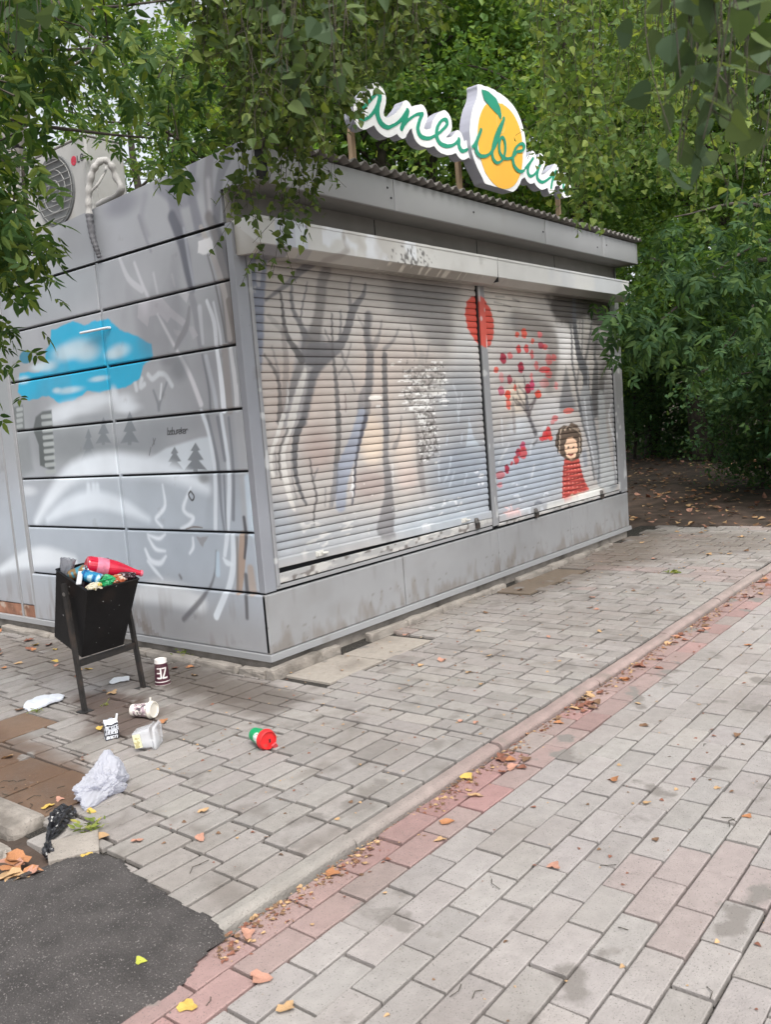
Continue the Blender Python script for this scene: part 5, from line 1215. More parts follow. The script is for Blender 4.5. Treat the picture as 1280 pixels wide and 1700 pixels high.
for sgn in (-1, 1):
  fb_ = lambda u, v: (sdf_lines(u, v, WL) > 0) & ~in_poly(u, v, eggP) & ((u-eu)*sgn > 0)
  rel(mask_mesh('script_letters', fb_, u0, u1, v0, v1, .0045, (0, SGY+.027, 0), (1, 0, 0), (0, 0, 1), (0, -1, 0), .002, MT['signgreen'], None))
fb2_ = lambda u, v: (sdf_lines(u, v, WL) > 0) & in_poly(u, v, eggP)
rel(mask_mesh('script_letters', fb2_, u0, u1, v0, v1, .0045, (0, SGY-.0085, 0), (1, 0, 0), (0, 0, 1), (0, -1, 0), .001, MT['signgreen'], None))
for (px, py) in ((598, 240), (775, 290), (939, 340)):
    q = on_plane(px, py, 1, SGY+.1)
    m = MB(); m.box((q[0]-.019, SGY+.155, 2.955), (q[0]+.019, SGY+.19, q[2]+.25)); rel(m.build('post', MT['wood']))
q0_, q1_ = on_plane(612, 195, 1, SGY+.2), on_plane(935, 320, 1, SGY+.2)
m = MB(); m.box((q0_[0], SGY+.155, 3.42), (q1_[0], SGY+.185, 3.45)); rel(m.build('crossbar', MT['leg']))

# ================================================================== AIR CONDITIONER
AX, AY0, AY1, AZ0, AZ1 = .13, 1.47, 2.25, 2.925, 3.445
ac = thing('air_conditioner', 'old cream air conditioner outdoor unit on the roof edge behind leaves', 'air conditioner', (AX, (AY0+AY1)/2, AZ0))
def acrel(o): o.parent = ac; o.location = (-AX, -(AY0+AY1)/2, -AZ0); return o
acrel(MB().box((AX, AY0, AZ0), (AX+.3, AY1, AZ1), .012).build('body', MT['acbody']))
acrel(MB().box((AX-.004, AY0-.004, AZ1-.001), (AX+.304, AY1+.004, AZ1+.012), .004).build('lid', MT['acbody']))
cy_, cz_ = 1.875, 3.17
m = MB(); ang = np.arange(48)*2*math.pi/48
m.lathe([(.0, .004), (.215, .004), (.225, .010), (.235, .010), (.24, .0)], 48, Rm=np.array([[0, 0, -1], [1, 0, 0], [0, -1, 0]]).T if False else np.array([[0, 0, -1.], [0, 1., 0], [1., 0, 0]]), org=(AX, cy_, cz_))
acrel(m.build('fan_grille', MT['acdark'], smooth=True))
m = MB()
for z in np.linspace(-.19, .19, 9):
    w = math.sqrt(max(0, .222**2-z*z)); m.tube([(AX-.014, cy_-w, cz_+z), (AX-.014, cy_+w, cz_+z)], .0035, 5)
for r in (.07, .14, .215): m.tube([(AX-.013, cy_+r*math.cos(q), cz_+r*math.sin(q)) for q in np.linspace(0, 2*math.pi, 33)], .003, 5)
acrel(m.build('guard_wire', MT['acbar']))
lc = (1.618, 3.315)
o = mask_mesh('emblem', lambda u, v: (np.hypot(u, v) < .031) & ~(sdf_lines(u, v, [([(-.010, .014), (-.010, -.012), (.004, -.012)], .005), ([(.018, 0), (.006, 0)], .005)]) > 0), -.04, .04, -.04, .04, .002, (AX-.003, lc[0], lc[1]), (0, -1, 0), (0, 0, 1), (-1, 0, 0), .002, MT['red'], None); acrel(o)
lt = [([(.045, .020), (.045, -.020), (.066, -.020)], .008), ([(.112, .012), (.104, .020), (.090, .018), (.082, .004), (.082, -.006), (.090, -.019), (.104, -.020), (.112, -.012), (.112, 0), (.100, 0)], .008)]
o = mask_mesh('letters', lambda u, v: sdf_lines(u, v, lt) > 0, .03, .13, -.03, .03, .002, (AX-.003, lc[0], lc[1]), (0, -1, 0), (0, 0, 1), (-1, 0, 0), .002, MT['ink'], None); acrel(o)
m = MB()
for yy_ in (AY0+.02, AY0+.05): m.box((AX-.002, yy_-.002, AZ0+.05), (AX+.001, yy_+.002, AZ1-.03))
m.box((AX+.06, AY0-.006, AZ0+.08), (AX+.2, AY0+.001, AZ0+.24)); acrel(m.build('side_cover', MT['acbody']))
# insulated pipe looping over the parapet
def crop7(a, b, x): return on_plane(60+a*.1647, 180+b*.1647, 0, x)
P = [V3(.16, AY0-.03, 2.99), crop7(845, 840, .12), crop7(800, 690, .10), crop7(750, 570, .07), crop7(680, 520, .04), crop7(610, 560, 0.0), crop7(560, 650, -.02), crop7(530, 800, -.03), crop7(525, 950, -.034), crop7(532, 1075, -.034)]
hose = thing('pipe_bundle', 'white foam-wrapped pipe looping from the roof unit down over the wall edge', 'pipe', tuple(P[-1]))
def hrel(o): o.parent = hose; o.location = tuple(-P[-1]); return o
sp = spline(P, 8); rr = .021+.003*np.sin(np.arange(len(sp))*.9)
hrel(MB().tube(sp, rr, 12).build('foam_sleeve', MT['hose'], smooth=True))
P2 = [P[-1]+V3(0, 0, .005), crop7(548, 1200, -.036), crop7(575, 1330, -.034), crop7(610, 1430, -.03), crop7(634, 1505, -.022)]
sp = spline(P2, 8); hrel(MB().tube(sp, np.linspace(.024, .014, len(sp))+.002*np.sin(np.arange(len(sp))*1.9), 12).build('taped_sleeve', MT['tape'], smooth=True))
sp = spline([crop7(700, 590, .13), crop7(690, 640, .06), crop7(620, 760, 0), crop7(560, 830, -.02)], 6)
hrel(MB().tube(sp, .008, 8).build('drain_tube', MT['hose'], smooth=True))

# ================================================================== LITTER BIN
BC = V3(-.819, .48, .529); BT, BYAW = .379, .037
RB = rotz(BYAW)@rotx(BT)
def bl(x, y, z): return BC+RB@V3(x, y, z)
bin_ = thing('litter_bin', 'black steel litter bin tilted on a two-legged stand, full of rubbish', 'litter bin', (-.78, .46, 0))
def brel(o): o.parent = bin_; o.location = (.78, -.46, 0); return o
w, d, H, kw, kd = .322, .278, .408, .823, .907
def ringb(t, ins=0.0):
    a_ = kw+(1-kw)*t; b_ = kd+(1-kd)*t
    return [bl(sx_*(w/2*a_-ins), sy_*(d/2*b_-ins), H*(t-.5)) for sx_, sy_ in ((-1, -1), (1, -1), (1, 1), (-1, 1))]
m = MB(); V = ringb(0)+ringb(1)+ringb(1, .006)+ringb(.06, .006)
F = []
for r in range(3):
    for j in range(4): F.append([r*4+j, r*4+(j+1) % 4, r*4+4+(j+1) % 4, r*4+4+j])
F += [[0, 3, 2, 1], [12, 13, 14, 15]]
m.add(V, None, F); brel(m.build('hopper', MT['binm']))
m = MB(); R4 = ringb(1)
for a_, b_ in ((0, 1), (1, 2), (2, 3), (3, 0)): m.tube([R4[a_], R4[b_]], .0055, 6)
brel(m.build('rim', MT['binm']))
def bar(p, q, hw, ht, mat, name):
    p, q = np.array(p, float), np.array(q, float); t = (q-p)/np.linalg.norm(q-p)
    a_ = np.cross(t, [0, 1, 0]); a_ /= np.linalg.norm(a_); b_ = np.cross(t, a_)
    V = [c+s1*hw*a_+s2*ht*b_ for c in (p, q) for s1, s2 in ((-1, -1), (1, -1), (1, 1), (-1, 1))]
    m = MB(); m.add(V, None, [[0, 1, 2, 3], [4, 7, 6, 5], [0, 4, 5, 1], [1, 5, 6, 2], [2, 6, 7, 3], [3, 7, 4, 0]])
    return brel(m.build(name, mat))
bar((-.968, .437, 0), (-.996, .445, .70), .008, .017, MT['leg'], 'leg'); bar((-.560, .484, 0), (-.622, .478, .70), .008, .017, MT['leg'], 'leg')
bar((-.973, .447, .262), (-.578, .482, .262), .017, .010, MT['leg'], 'crossbar')
m = MB(); m.tube([(-1.004, .445, .645), (-.972, .45, .645)], .011, 8); brel(m.build('pivot_bolt', MT['steel'], smooth=True))
m = MB(); m.tube([(-.628, .478, .645), (-.64, .475, .645)], .011, 8); brel(m.build('pivot_bolt', MT['steel'], smooth=True))
m = MB(); m.box((-1.0, .40, 0), (-.935, .47, .006)); brel(m.build('foot_plate', MT['leg'])); m = MB(); m.box((-.60, .455, 0), (-.53, .52, .006)); brel(m.build('foot_plate', MT['leg']))

# ---- rubbish in and around the bin
def axes_to(d, up=(0, 0, 1)):
    z = np.array(d, float); z /= np.linalg.norm(z); x = np.cross(up, z)
    if np.linalg.norm(x) < 1e-3: x = np.array([1., 0, 0])
    x /= np.linalg.norm(x); return np.stack([x, np.cross(z, x), z], 1)
redp = pmat('red_plastic', (0.62, 0.012, 0.045), rough=0.12, spec=0.8, var=.15, vscale=18)
pink = pmat('pink_label', (0.75, 0.22, 0.32), rough=0.4, var=.25, vscale=40)
bluem = pmat('blue_can', attr=True, rough=0.25, metal=0.35)
alu = pmat('aluminium', (0.7, 0.71, 0.73), rough=0.25, metal=0.9)
p0, p1 = bl(-.03, .075, .235), on_plane(236, 952, 1, .36)
dirb = p1-p0; L = np.linalg.norm(dirb); Rm = axes_to(dirb)
t = thing('bottle', 'red plastic bottle lying across the top of the full bin', 'bottle', tuple(p0))
m = MB(); m.lathe([(0, .008), (.03, 0), (.046, .006), (.050, .02), (.050, L*.42), (.047, L*.52), (.038, L*.64), (.027, L*.76), (.018, L*.87), (.0145, L*.94), (.0145, L*.955)], 32, Rm=Rm); m.build('body', redp, t, smooth=True)
m = MB(); m.lathe([(.0505, L*.17), (.0512, L*.18), (.0512, L*.36), (.0505, L*.37)], 32, Rm=Rm); m.build('label', pink, t, smooth=True)
m = MB(); m.lathe([(.0145, L*.955), (.019, L*.955), (.019, L*.985), (.016, L), (.010, L), (.010, L*.97)], 24, Rm=Rm); m.build('neck_ring', pmat('pink_plastic', (.8, .18, .25), rough=.2), t, smooth=True)
def can(name, lab, c, axis, r, L, colfn, group=None, mat=None):
    Rm = axes_to(axis); t = thing(name, lab, 'can', tuple(c), group=group)
    m = MB(); m.lathe([(r*.8, 0), (r*.9, .004), (r, .012)]+[(r, z) for z in np.linspace(.016, L-.016, 14)]+[(r, L-.012), (r*.82, L-.002)], 36, Rm=Rm, colfn=colfn); m.build('body', bluem, t, smooth=True, color=True)
    m = MB(); m.lathe([(r*.82, L-.002), (r*.84, L), (r*.78, L), (r*.74, L-.005), (0, L-.005)], 28, Rm=Rm); m.build('lid', alu, t, smooth=True)
    m = MB(); m.lathe([(0, L-.0042), (r*.36, L-.0042), (r*.40, L-.0052)], 16, Rm=Rm); m.build('opening', MT['dark'], t)
def bluecol(V):
    n = vnoise(V[:, 0]+5, V[:, 2], 60, 60, 3); c = np.tile(lin((50, 145, 190)), (len(V), 1)); c[n > .6] = lin((190, 222, 235)); c[n < .3] = lin((30, 90, 150)); return c
def browncol(V):
    c = np.tile(lin((150, 120, 80)), (len(V), 1)); c[vnoise(V[:, 0]+3, V[:, 2], 70, 70, 7) > .6] = lin((80, 150, 170)); return c
can('drink_can', 'blue drink can lying open end outwards in the bin', bl(-.095, .0, .222), (.35, -.75, -.25), .032, .115, bluecol)
can('drink_can', 'tan and teal drink can tucked behind the blue can in the bin', bl(-.12, .075, .185), (.25, -.3, .12), .030, .10, browncol)
# dark drinking glass at the rear left corner of the bin
c = bl(-.115, .12, .165); t = thing('plastic_cup', 'crushed clear dark plastic cup in the back left corner of the bin', 'cup', tuple(c))
m = MB(); prof = [(.0, .0), (.026, 0), (.030, .02), (.037, .09), (.039, .092), (.034, .09), (.026, .01)]
m.lathe(prof, 28, Rm=axes_to((.1, -.05, .4))); m.V[-1] += (np.random.default_rng(3).random(m.V[-1].shape)-.5)*.012
m.build('body', pmat('smoky_plastic', (.35, .36, .4), rough=.1, spec=.9, alpha=.55), t, smooth=True)
m = MB(); m.lathe([(.018, .0), (.022, .004), (.022, .012), (.016, .013), (.016, .004)], 20, Rm=axes_to((.1, -.6, .3)), org=(.012, -.045, .012)); m.build('neck', MT['acdark'], t, smooth=True)
def wad(name, lab, cat, c, s, mat, seed, jag=.45, n=22, group=None, peak=None, smooth=False):
    """crumpled film or paper"""
    th = np.linspace(0, math.pi, n); ph = np.arange(2*n)*2*math.pi/(2*n)
    T, Ph = np.meshgrid(th, ph, indexing='ij'); D = np.stack([np.sin(T)*np.cos(Ph), np.sin(T)*np.sin(Ph), np.cos(T)], -1).reshape(-1, 3)
    r = np.ones(len(D))
    for k in range(5):
        f = 1.6*1.9**k; q = D@rotz(k*1.1).T@rotx(k*.7).T
        r += jag*.66**k*(1-2*abs(2*vnoise(q[:, 0]+3, q[:, 1]*.8+q[:, 2]+3, f, f, seed+k)-1))*.6
    V = D*r[:, None]*np.array(s)
    if peak is not None:
        for (pd, amp, wd) in peak:
            pd = np.array(pd)/np.linalg.norm(pd); V = V+np.clip((D@pd-wd)/(1-wd), 0, 1)[:, None]**1.6*np.array(amp)
    V[:, 2] = np.maximum(V[:, 2], -s[2]*.72)
    idx = np.arange(n*2*n).reshape(n, 2*n); F = np.stack([idx[:-1], np.roll(idx, -1, 1)[:-1], np.roll(idx, -1, 1)[1:], idx[1:]], -1).reshape(-1, 4)
    o = MB().add(V, None, F).build(name, mat, smooth=smooth)
    o.location = tuple(c); return tag(o, lab, cat, group)
greenm = pmat('green_film', (.02, .36, .13), rough=.25, spec=.7, var=.3, vscale=30)
wad('wrapper', 'crumpled shiny green wrapper at the front rim of the bin', 'wrapper', bl(-.03, -.10, .21), (.042, .03, .026), greenm, 3)
wad('wrapper', 'crumpled orange and pale wrapper right of the green one in the bin', 'wrapper', bl(.05, -.095, .205), (.04, .025, .02), pmat('orange_film_print', (.5, .12, .05), rough=.4, dirt=(.6, .5, .4), dscale=40, dth=(.5, .55)), 9)
wad('wrapper', 'dark crumpled patterned wrapper at the right end of the bin', 'wrapper', bl(.115, -.08, .20), (.045, .035, .024), pmat('dark_print', (.05, .02, .025), rough=.35, dirt=(.5, .45, .48), dscale=60, dth=(.58, .62)), 15)
wad('paper_wad', 'crumpled cream paper at the front left rim of the bin', 'paper', bl(-.105, -.118, .205), (.035, .022, .018), pmat('cream_paper', (.6, .55, .42), rough=.8, dirt=(.65, .5, .08), dscale=40, dth=(.55, .6)), 21)
wad('rubbish_bag', 'dark stuffed bag filling the inside of the bin', 'bag', bl(.0, .0, .11), (.125, .105, .07), pmat('black_film', (.03, .012, .018), rough=.3, var=.4, vscale=20), 27, jag=.25)
q = bl(-.135, -.03, .225); Rm = rotz(-.75)@rotx(.55)
o = MB().box((-.013, -.05, -.006), (.013, .05, .006), .003).build('packet', MT['plastic_white']); o.matrix_world = Matrix.Translation(q) @ Matrix(Rm.tolist()).to_4x4(); tag(o, 'narrow white packet leaning on the left rim inside the bin', 'packet')

# ---- cup standing upside down
paint_mat = pmat('printed_paper', attr=True, rough=.5, var=.1, vscale=25, dirt=(.22, .18, .14), dscale=18, dth=(.58, .8), bump=.25, bscale=25)
q = gp(270, 1135); H_ = .148
def cupcol(V):
    z = V[:, 2]; a_ = np.arctan2(V[:, 1], V[:, 0]); s = (a_-math.atan2(C[1]-q[1], C[0]-q[0])+math.pi) % (2*math.pi)-math.pi
    u = s*.042; c = np.tile(lin((74, 34, 48)), (len(V), 1)); wcol = lin((232, 226, 222))
    c[z > .127] = wcol; c[(z > .018) & (z < .024)] = wcol; c[z < .004] = lin((196, 188, 182))
    # letters Z and E seen upside down
    x0 = .004; zz0, zz1 = .045, .100
    L = [([(x0, zz1), (x0+.026, zz1)], .009), ([(x0+.026, zz1), (x0, zz0)], .009), ([(x0, zz0), (x0+.026, zz0)], .009)]
    x1 = -.006; L += [([(x1, zz1), (x1, zz0)], .009)]+[([(x1-.022, zz), (x1, zz)], .009) for zz in (zz0, (zz0+zz1)/2, zz1)]
    c[sdf_lines(u, z, L) > 0] = wcol
    return c
t = thing('paper_cup', 'maroon and white paper cup standing upside down beside the bin', 'cup', tuple(q))
m = MB(); zs_ = np.linspace(.004, H_, 64)
m.lathe([(.0455, 0), (.047, .002), (.0455, .005)]+[(.0445-(.0445-.0345)*(z/H_), z) for z in zs_]+[(.033, H_+.001), (.032, H_-.006), (0, H_-.006)], 120, colfn=cupcol); m.build('body', paint_mat, t, smooth=True, color=True)
# ---- cup lying with its lid
pa, pb = gp(221, 1190), gp(255, 1190)
ax_d = pb-pa; ax_d[1] -= .035; ax_d /= np.linalg.norm(ax_d); Lc = .115
def cup2col(V):
    a_ = np.arctan2(V[:, 1], V[:, 0]); n = vnoise(a_*3+9, V[:, 2]*60, 1.3, 1.3, 31); n2 = vnoise(a_*3+9, V[:, 2]*60, 1.6, 1.6, 35)
    c = np.tile(lin((226, 220, 212)), (len(V), 1)); mid = (V[:, 2] > .022) & (V[:, 2] < .105)
    c[mid & (n > .60)] = lin((88, 78, 84)); c[mid & (n2 > .64)] = lin((172, 150, 158)); c[mid & (n < .2)] = lin((120, 110, 112)); return c
t = thing('paper_cup', 'patterned white paper cup with a lid lying on its side on the stained paving', 'cup', tuple(pa+V3(0, 0, .036)))
Rm = axes_to(ax_d+V3(0, 0, .05))
m = MB(); m.lathe([(0, .004), (.028, .004), (.030, 0)]+[(.030+.009*z/Lc, z) for z in np.linspace(.002, Lc, 40)], 72, Rm=Rm, colfn=cup2col); m.build('body', paint_mat, t, smooth=True, color=True)
lidm = pmat('cream_plastic', (.72, .68, .6), rough=.45)
m = MB(); m.lathe([(.040, Lc-.006), (.045, Lc-.006), (.046, Lc), (.043, Lc+.004), (.041, Lc+.016), (.037, Lc+.017), (.035, Lc+.010), (0, Lc+.010)], 40, Rm=Rm); m.build('lid', lidm, t, smooth=True)
m = MB(); m.box((-.008, -.003, 0), (.008, .003, .022), .002); s_ = m.build('lid_tab', lidm, t); s_.location = tuple(Rm@V3(0, .043, Lc)); s_.rotation_euler = (0, .3, .5)
# ---- small black and white carton
q = gp(185, 1226); fa = math.atan2(C[1]-q[1], C[0]-q[0])+math.pi/2
t = thing('carton', 'small crumpled black and white carton standing on the brown stain', 'carton', tuple(q), fa+.15)
n = 44
def cartcol(u, v):
    c = np.tile(lin((36, 36, 44)), (len(u), 1)); wc = lin((222, 226, 234))
    c[v > .078] = wc; c[(v > .070) & (v < .074)] = lin((60, 60, 70))
    L = []
    for row, (z0, z1) in enumerate(((.050, .066), (.030, .045), (.008, .018))):
        x = -.027
        g = rngn(90+row)
        while x < .024:
            w_ = .006+g.random()*.004; kx = g.integers(0, 4)
            L.append(([(x, z0), (x, z1)], .0042))
            if kx != 1: L.append(([(x, z1), (x+w_, z1)], .0036))
            if kx != 2: L.append(([(x+w_, z0), (x+w_, z1)], .0042))
            if kx > 0: L.append(([(x, z0), (x+w_, z0)], .0036))
            if kx == 3: L.append(([(x, (z0+z1)/2), (x+w_, (z0+z1)/2)], .0034))
            x += w_+.0052
    c[sdf_lines(u, v, L) > 0] = wc
    c[fnoise(u+1, v, 60, 4) > .68] = lin((200, 204, 212)); return c
aa = np.linspace(0, 1, n)
V = []; cc_ = []
loop = [(-.031, -.020), (.031, -.020), (.031, .020), (-.031, .020), (-.031, -.020)]
per = np.array(loop); seg = np.hypot(*np.diff(per, axis=0).T); cum = np.concatenate([[0], np.cumsum(seg)]); tot = cum[-1]
m = MB(); nn = 140; hz = np.linspace(0, .098, 56)
for z in hz:
    for s in np.arange(nn)/nn*tot:
        x = np.interp(s, cum, per[:, 0]); y_ = np.interp(s, cum, per[:, 1]); V.append((x, y_, z)); cc_.append((x if y_ < 0 else -x+y_*2, z))
V = np.array(V); cc_ = np.array(cc_)
sq = 1-.72*np.clip((V[:, 2]-.074)/.024, 0, 1); V[:, 1] *= sq
V[:, 1] += (fnoise(V[:, 0]+1, V[:, 2], 22, 5)-.5)*.016; V[:, 0] += (fnoise(V[:, 1]+1, V[:, 2], 26, 6)-.5)*.012; V[:, 2] += (fnoise(V[:, 0]+1, V[:, 1]+1, 40, 7)-.5)*.02*np.clip((V[:, 2]-.06)/.03, 0, 1)
i = np.arange(len(hz)-1)[:, None]*nn; j = np.arange(nn)[None]; F = np.stack([i+j, i+(j+1) % nn, i+nn+(j+1) % nn, i+nn+j], -1).reshape(-1, 4)
m.add(V, None, F, cartcol(cc_[:, 0], cc_[:, 1])); m.build('box', paint_mat, t, color=True)
m = MB(); m.box((.002, -.004, .088), (.012, .004, .122), .002); f_ = m.build('flap', MT['plastic_white'], t); f_.rotation_euler = (0, .25, 0)
# ---- clear plastic tub with a yellow label
clear = pmat('clear_plastic', (.78, .8, .84), rough=.08, spec=.9, alpha=.42)
q = gp(236, 1244); t = thing('plastic_tub', 'clear plastic food tub with a pale yellow label lying open on the paving', 'tub', tuple(q+V3(0, 0, .002)), -.45)
def rrect(hw, hh, r, n=6):
    P = []
    for cx_, cy_, a0 in ((hw-r, hh-r, 0), (-hw+r, hh-r, 90), (-hw+r, -hh+r, 180), (hw-r, -hh+r, 270)):
        for k in range(n+1): a_ = math.radians(a0+90*k/n); P.append((cx_+r*math.cos(a_), cy_+r*math.sin(a_)))
    return P
def tray(rings, name, mat, Rm, org):
    m = MB(); k = len(rings[0][0]); V = [(x, y_, z) for P, z in rings for x, y_ in P]
    i = np.arange(len(rings)-1)[:, None]*k; j = np.arange(k)[None]
    F = np.stack([i+j, i+(j+1) % k, i+k+(j+1) % k, i+k+j], -1).reshape(-1, 4)
    F3 = [[len(V), (jj+1) % k, jj] for jj in range(k)]; V = V+[tuple(np.append(np.mean(rings[0][0], 0), rings[0][1]))]
    m.add(np.array(V)@np.array(Rm).T+np.array(org), F3, F); return m.build(name, mat, t, smooth=True)
Rt = rotz(.2)@rotx(1.25)
Rt = rotz(.45)@axes_to(rotz(-.45)@rotz(.45)@V3(.62, -.78, .16)); Rt = rotz(.45)@axes_to(V3(.62, -.78, .14))
tray([(rrect(.040, .036, .012), 0), (rrect(.043, .039, .014), .004), (rrect(.050, .045, .016), .082), (rrect(.057, .052, .018), .084), (rrect(.057, .052, .018), .088)], 'tub_body', clear, Rt, (-.02, .03, .044))
tray([(rrect(.058, .048, .016), .004), (rrect(.062, .052, .018), .0), (rrect(.064, .054, .018), -.006)], 'tub_lid', clear, Rt@rotx(.12), tuple(V3(-.02, .03, .044)+Rt@V3(.004, -.004, .104)))
m = MB(); m.box((-.0525, -.030, .006), (-.0512, .034, .040)); 0 and m.box((.0512, -.030, .006), (.0525, .034, .040)); m.V = [v@Rt.T+V3(-.02, .03, .044) for v in m.V]; o = m.build('label', pmat('yellow_label', (.7, .68, .45), rough=.5, dirt=(.45, .4, .2), dscale=60, dth=(.5, .55)), t)
# ---- white carrier bag, foam sheet, scrap of paper
bagm = leafmat('white_film', (.66, .67, .72), (.66, .67, .72), (.66, .67, .72), .55, .28, (1.1, 1.1, 1.14))
q = gp(176, 1318)
o = wad('carrier_bag', 'crumpled white plastic bag with a raised corner on the paving near the kerbstone', 'bag', tuple(q+V3(-.005, .02, .035)), (.082, .062, .052), bagm, 58, jag=.34, n=80, peak=[((.6, .3, 1), (.012, .01, .070), .62), ((-1, -.3, .15), (-.030, -.012, .004), .5), ((-.8, -.8, -.4), (-.035, -.035, -.01), .8), ((1, -.2, -.2), (.026, .0, -.006), .6)], smooth=True)
def sheet(name, lab, cat, pts, mat, h=.008, dome=.012, z=.002, seed=1):
    P = np.array([gp(*p_)[:2] for p_ in pts]); c0 = P.mean(0); cell = .006
    u0_, v0_ = P.min(0); u1_, v1_ = P.max(0)
    o = mask_mesh(name, lambda u, v: in_poly(u+(fnoise(u+2, v+2, 20, seed)-.5)*.02, v, P), u0_-.01, u1_+.01, v0_-.01, v1_+.01, cell, (0, 0, 0), (1, 0, 0), (0, 1, 0), (0, 0, 1), h, mat, None)
    me = o.data; n = len(me.vertices); co = np.empty(n*3, np.float32); me.vertices.foreach_get('co', co); co = co.reshape(-1, 3)
    r = np.hypot(*(co[:, :2]-c0).T)/(np.hypot(*(P-c0).T).max())
    co[:, 2] += z+h+dome*np.clip(1-r*r, 0, 1)+(fnoise(co[:, 0]+4, co[:, 1]+4, 30, seed+3)-.5)*dome*1.4
    me.vertices.foreach_set('co', co.ravel()); me.update()
    return tag(o, lab, cat)
sheet('foam_sheet', 'flat white foam sheet lying on the blocks left of the bin', 'foam', [(38, 1178), (44, 1168), (66, 1158), (88, 1155), (106, 1158), (104, 1164), (88, 1170), (66, 1178), (46, 1182)], pmat('white_foam', (.58, .61, .66), rough=.8), seed=5)
sheet('paper_scrap', 'small torn white paper scrap under the bin near its right leg', 'paper', [(181, 1134), (190, 1127), (203, 1126), (214, 1122), (214, 1131), (200, 1133), (188, 1137)], MT['plastic_white'], h=.003, dome=.008, seed=9)
# ---- green cup with a red lid
pa, pb = gp(424, 1233), gp(452, 1243); ax_d = pb-pa; ax_d = ax_d/np.linalg.norm(ax_d); ax_d = ax_d+V3(-.25, -.55, .03); Rm = axes_to(ax_d); Lc = .105
vc = C-(pa+V3(0, 0, .05)); vc = Rm.T@(vc/np.linalg.norm(vc)); la = math.atan2(vc[1], vc[0])
def gcol(V):
    c = np.tile(lin((0, 150, 92)), (len(V), 1)); a_ = (np.arctan2(V[:, 1], V[:, 0])-la-.35+math.pi) % (2*math.pi)-math.pi; u = a_*.040; v = V[:, 2]-.072
    r = np.hypot(u, v); wc = lin((224, 232, 226)); c[r < .026] = wc; c[(r < .022) & (r > .016) & (vnoise(a_*20+9, V[:, 2]*300, 1, 1, 3) > .45)] = lin((0, 130, 80)); c[(r < .012) & (vnoise(u*300+30, v*300+30, 1, 1, 5) > .5)] = lin((0, 120, 76)); c[V[:, 2] > Lc-.012] = wc; return c
t = thing('paper_cup', 'green paper cup with a bright red lid lying alone on the grey blocks', 'cup', tuple(pa+V3(.0, .0, .040)))
m = MB(); m.lathe([(0, .005), (.028, .005), (.031, 0)]+[(.031+.010*z/Lc, z) for z in np.linspace(.002, Lc, 44)], 110, Rm=Rm, colfn=gcol); m.build('body', paint_mat, t, smooth=True, color=True)
rl = pmat('red_lid_plastic', (.62, .02, .022), rough=.45, var=.12, vscale=40, dirt=(.3, .08, .06), dscale=25, dth=(.58, .8))
m = MB(); m.lathe([(.042, Lc-.008), (.0465, Lc-.008), (.0475, Lc-.002), (.044, Lc+.004), (.042, Lc+.018), (.039, Lc+.020), (.037, Lc+.012), (0, Lc+.012)], 44, Rm=Rm); m.build('lid', rl, t, smooth=True)
m = MB(); m.box((-.012, -.016, -.003), (.012, .016, .004), .002); f_ = m.build('lid_tab', pmat('pink_lid_plastic', (.78, .09, .1), rough=.35), t); f_.matrix_local = Matrix.Translation(Rm@(V3(.026, -.030, Lc+.024))) @ Matrix((Rm@rotx(.5)@rotz(.6)).tolist()).to_4x4()
m = MB(); m.box((-.004, -.008, -.001), (.004, .008, .0015)); f_ = m.build('drink_hole', MT['dark'], t); f_.matrix_local = Matrix.Translation(Rm@V3(.01, -.006, Lc+.0125)) @ Matrix(Rm.tolist()).to_4x4()
# ---- twisted black bag
P = [gp(124, 1350)+V3(0, 0, .012), gp(112, 1362)+V3(0, 0, .028), gp(98, 1374)+V3(0, 0, .034), gp(88, 1390)+V3(0, 0, .02), gp(80, 1402)+V3(0, 0, .01), gp(80, 1416)+V3(0, 0, .012), gp(84, 1428, -.02)+V3(0, 0, .008)]
sp = spline(P, 12); rad = np.interp(np.linspace(0, 6, len(sp)), range(7), [.007, .026, .030, .018, .008, .019, .013])
m = MB(); m.tube(sp, rad, 26); V = m.V[0]; k = len(sp)
rid = (vnoise(np.tile(np.arange(26)*.9, k), np.repeat(np.arange(k)*.12, 26), 1.0, 1.0, 5)-.5)*.9+(vnoise(np.tile(np.arange(26)*.7, k), np.repeat(np.arange(k)*.5, 26), 1, 1, 6)-.5)*.6
V[:26*k] = np.repeat(sp, 26, 0)+(V[:26*k]-np.repeat(sp, 26, 0))*(1+rid[:, None])
tag(m.build('black_bag', pmat('black_polythene', (.014, .014, .017), rough=.22, spec=.7)), 'twisted black plastic bag lying between the kerbstone and the loose slab', 'bag')

# ================================================================== FOLIAGE
def tmpl(outline, fold=.12, curl=.0):
    """leaf blade from half outline [(halfwidth, along)], with a midrib"""
    V = [(0, 0, 0)]; n = len(outline)
    for w_, l in outline: V += [(-w_, l, fold*w_-curl*l*l), (0, l, -curl*l*l), (w_, l, fold*w_-curl*l*l)]
    V.append((0, 1, -curl)); F = [(0, 2, 1), (0, 3, 2)]
    for k in range(n-1):
        a_ = 1+3*k; b_ = a_+3
        F += [(a_, a_+1, b_), (a_+1, b_+1, b_), (a_+1, a_+2, b_+1), (a_+2, b_+2, b_+1)]
    a_ = 1+3*(n-1); t_ = len(V)-1; F += [(a_, a_+1, t_), (a_+1, a_+2, t_)]
    return np.array(V, float), np.array(F)
T_DIA = (np.array([(0, 0, 0), (-.3, .42, .07), (0, 1, -.05), (.3, .42, .07)], float), np.array([(0, 3, 2), (0, 2, 1)]))
T_BIRCH = tmpl([(.26, .04), (.40, .22), (.30, .50), (.13, .78)], .25, .1)
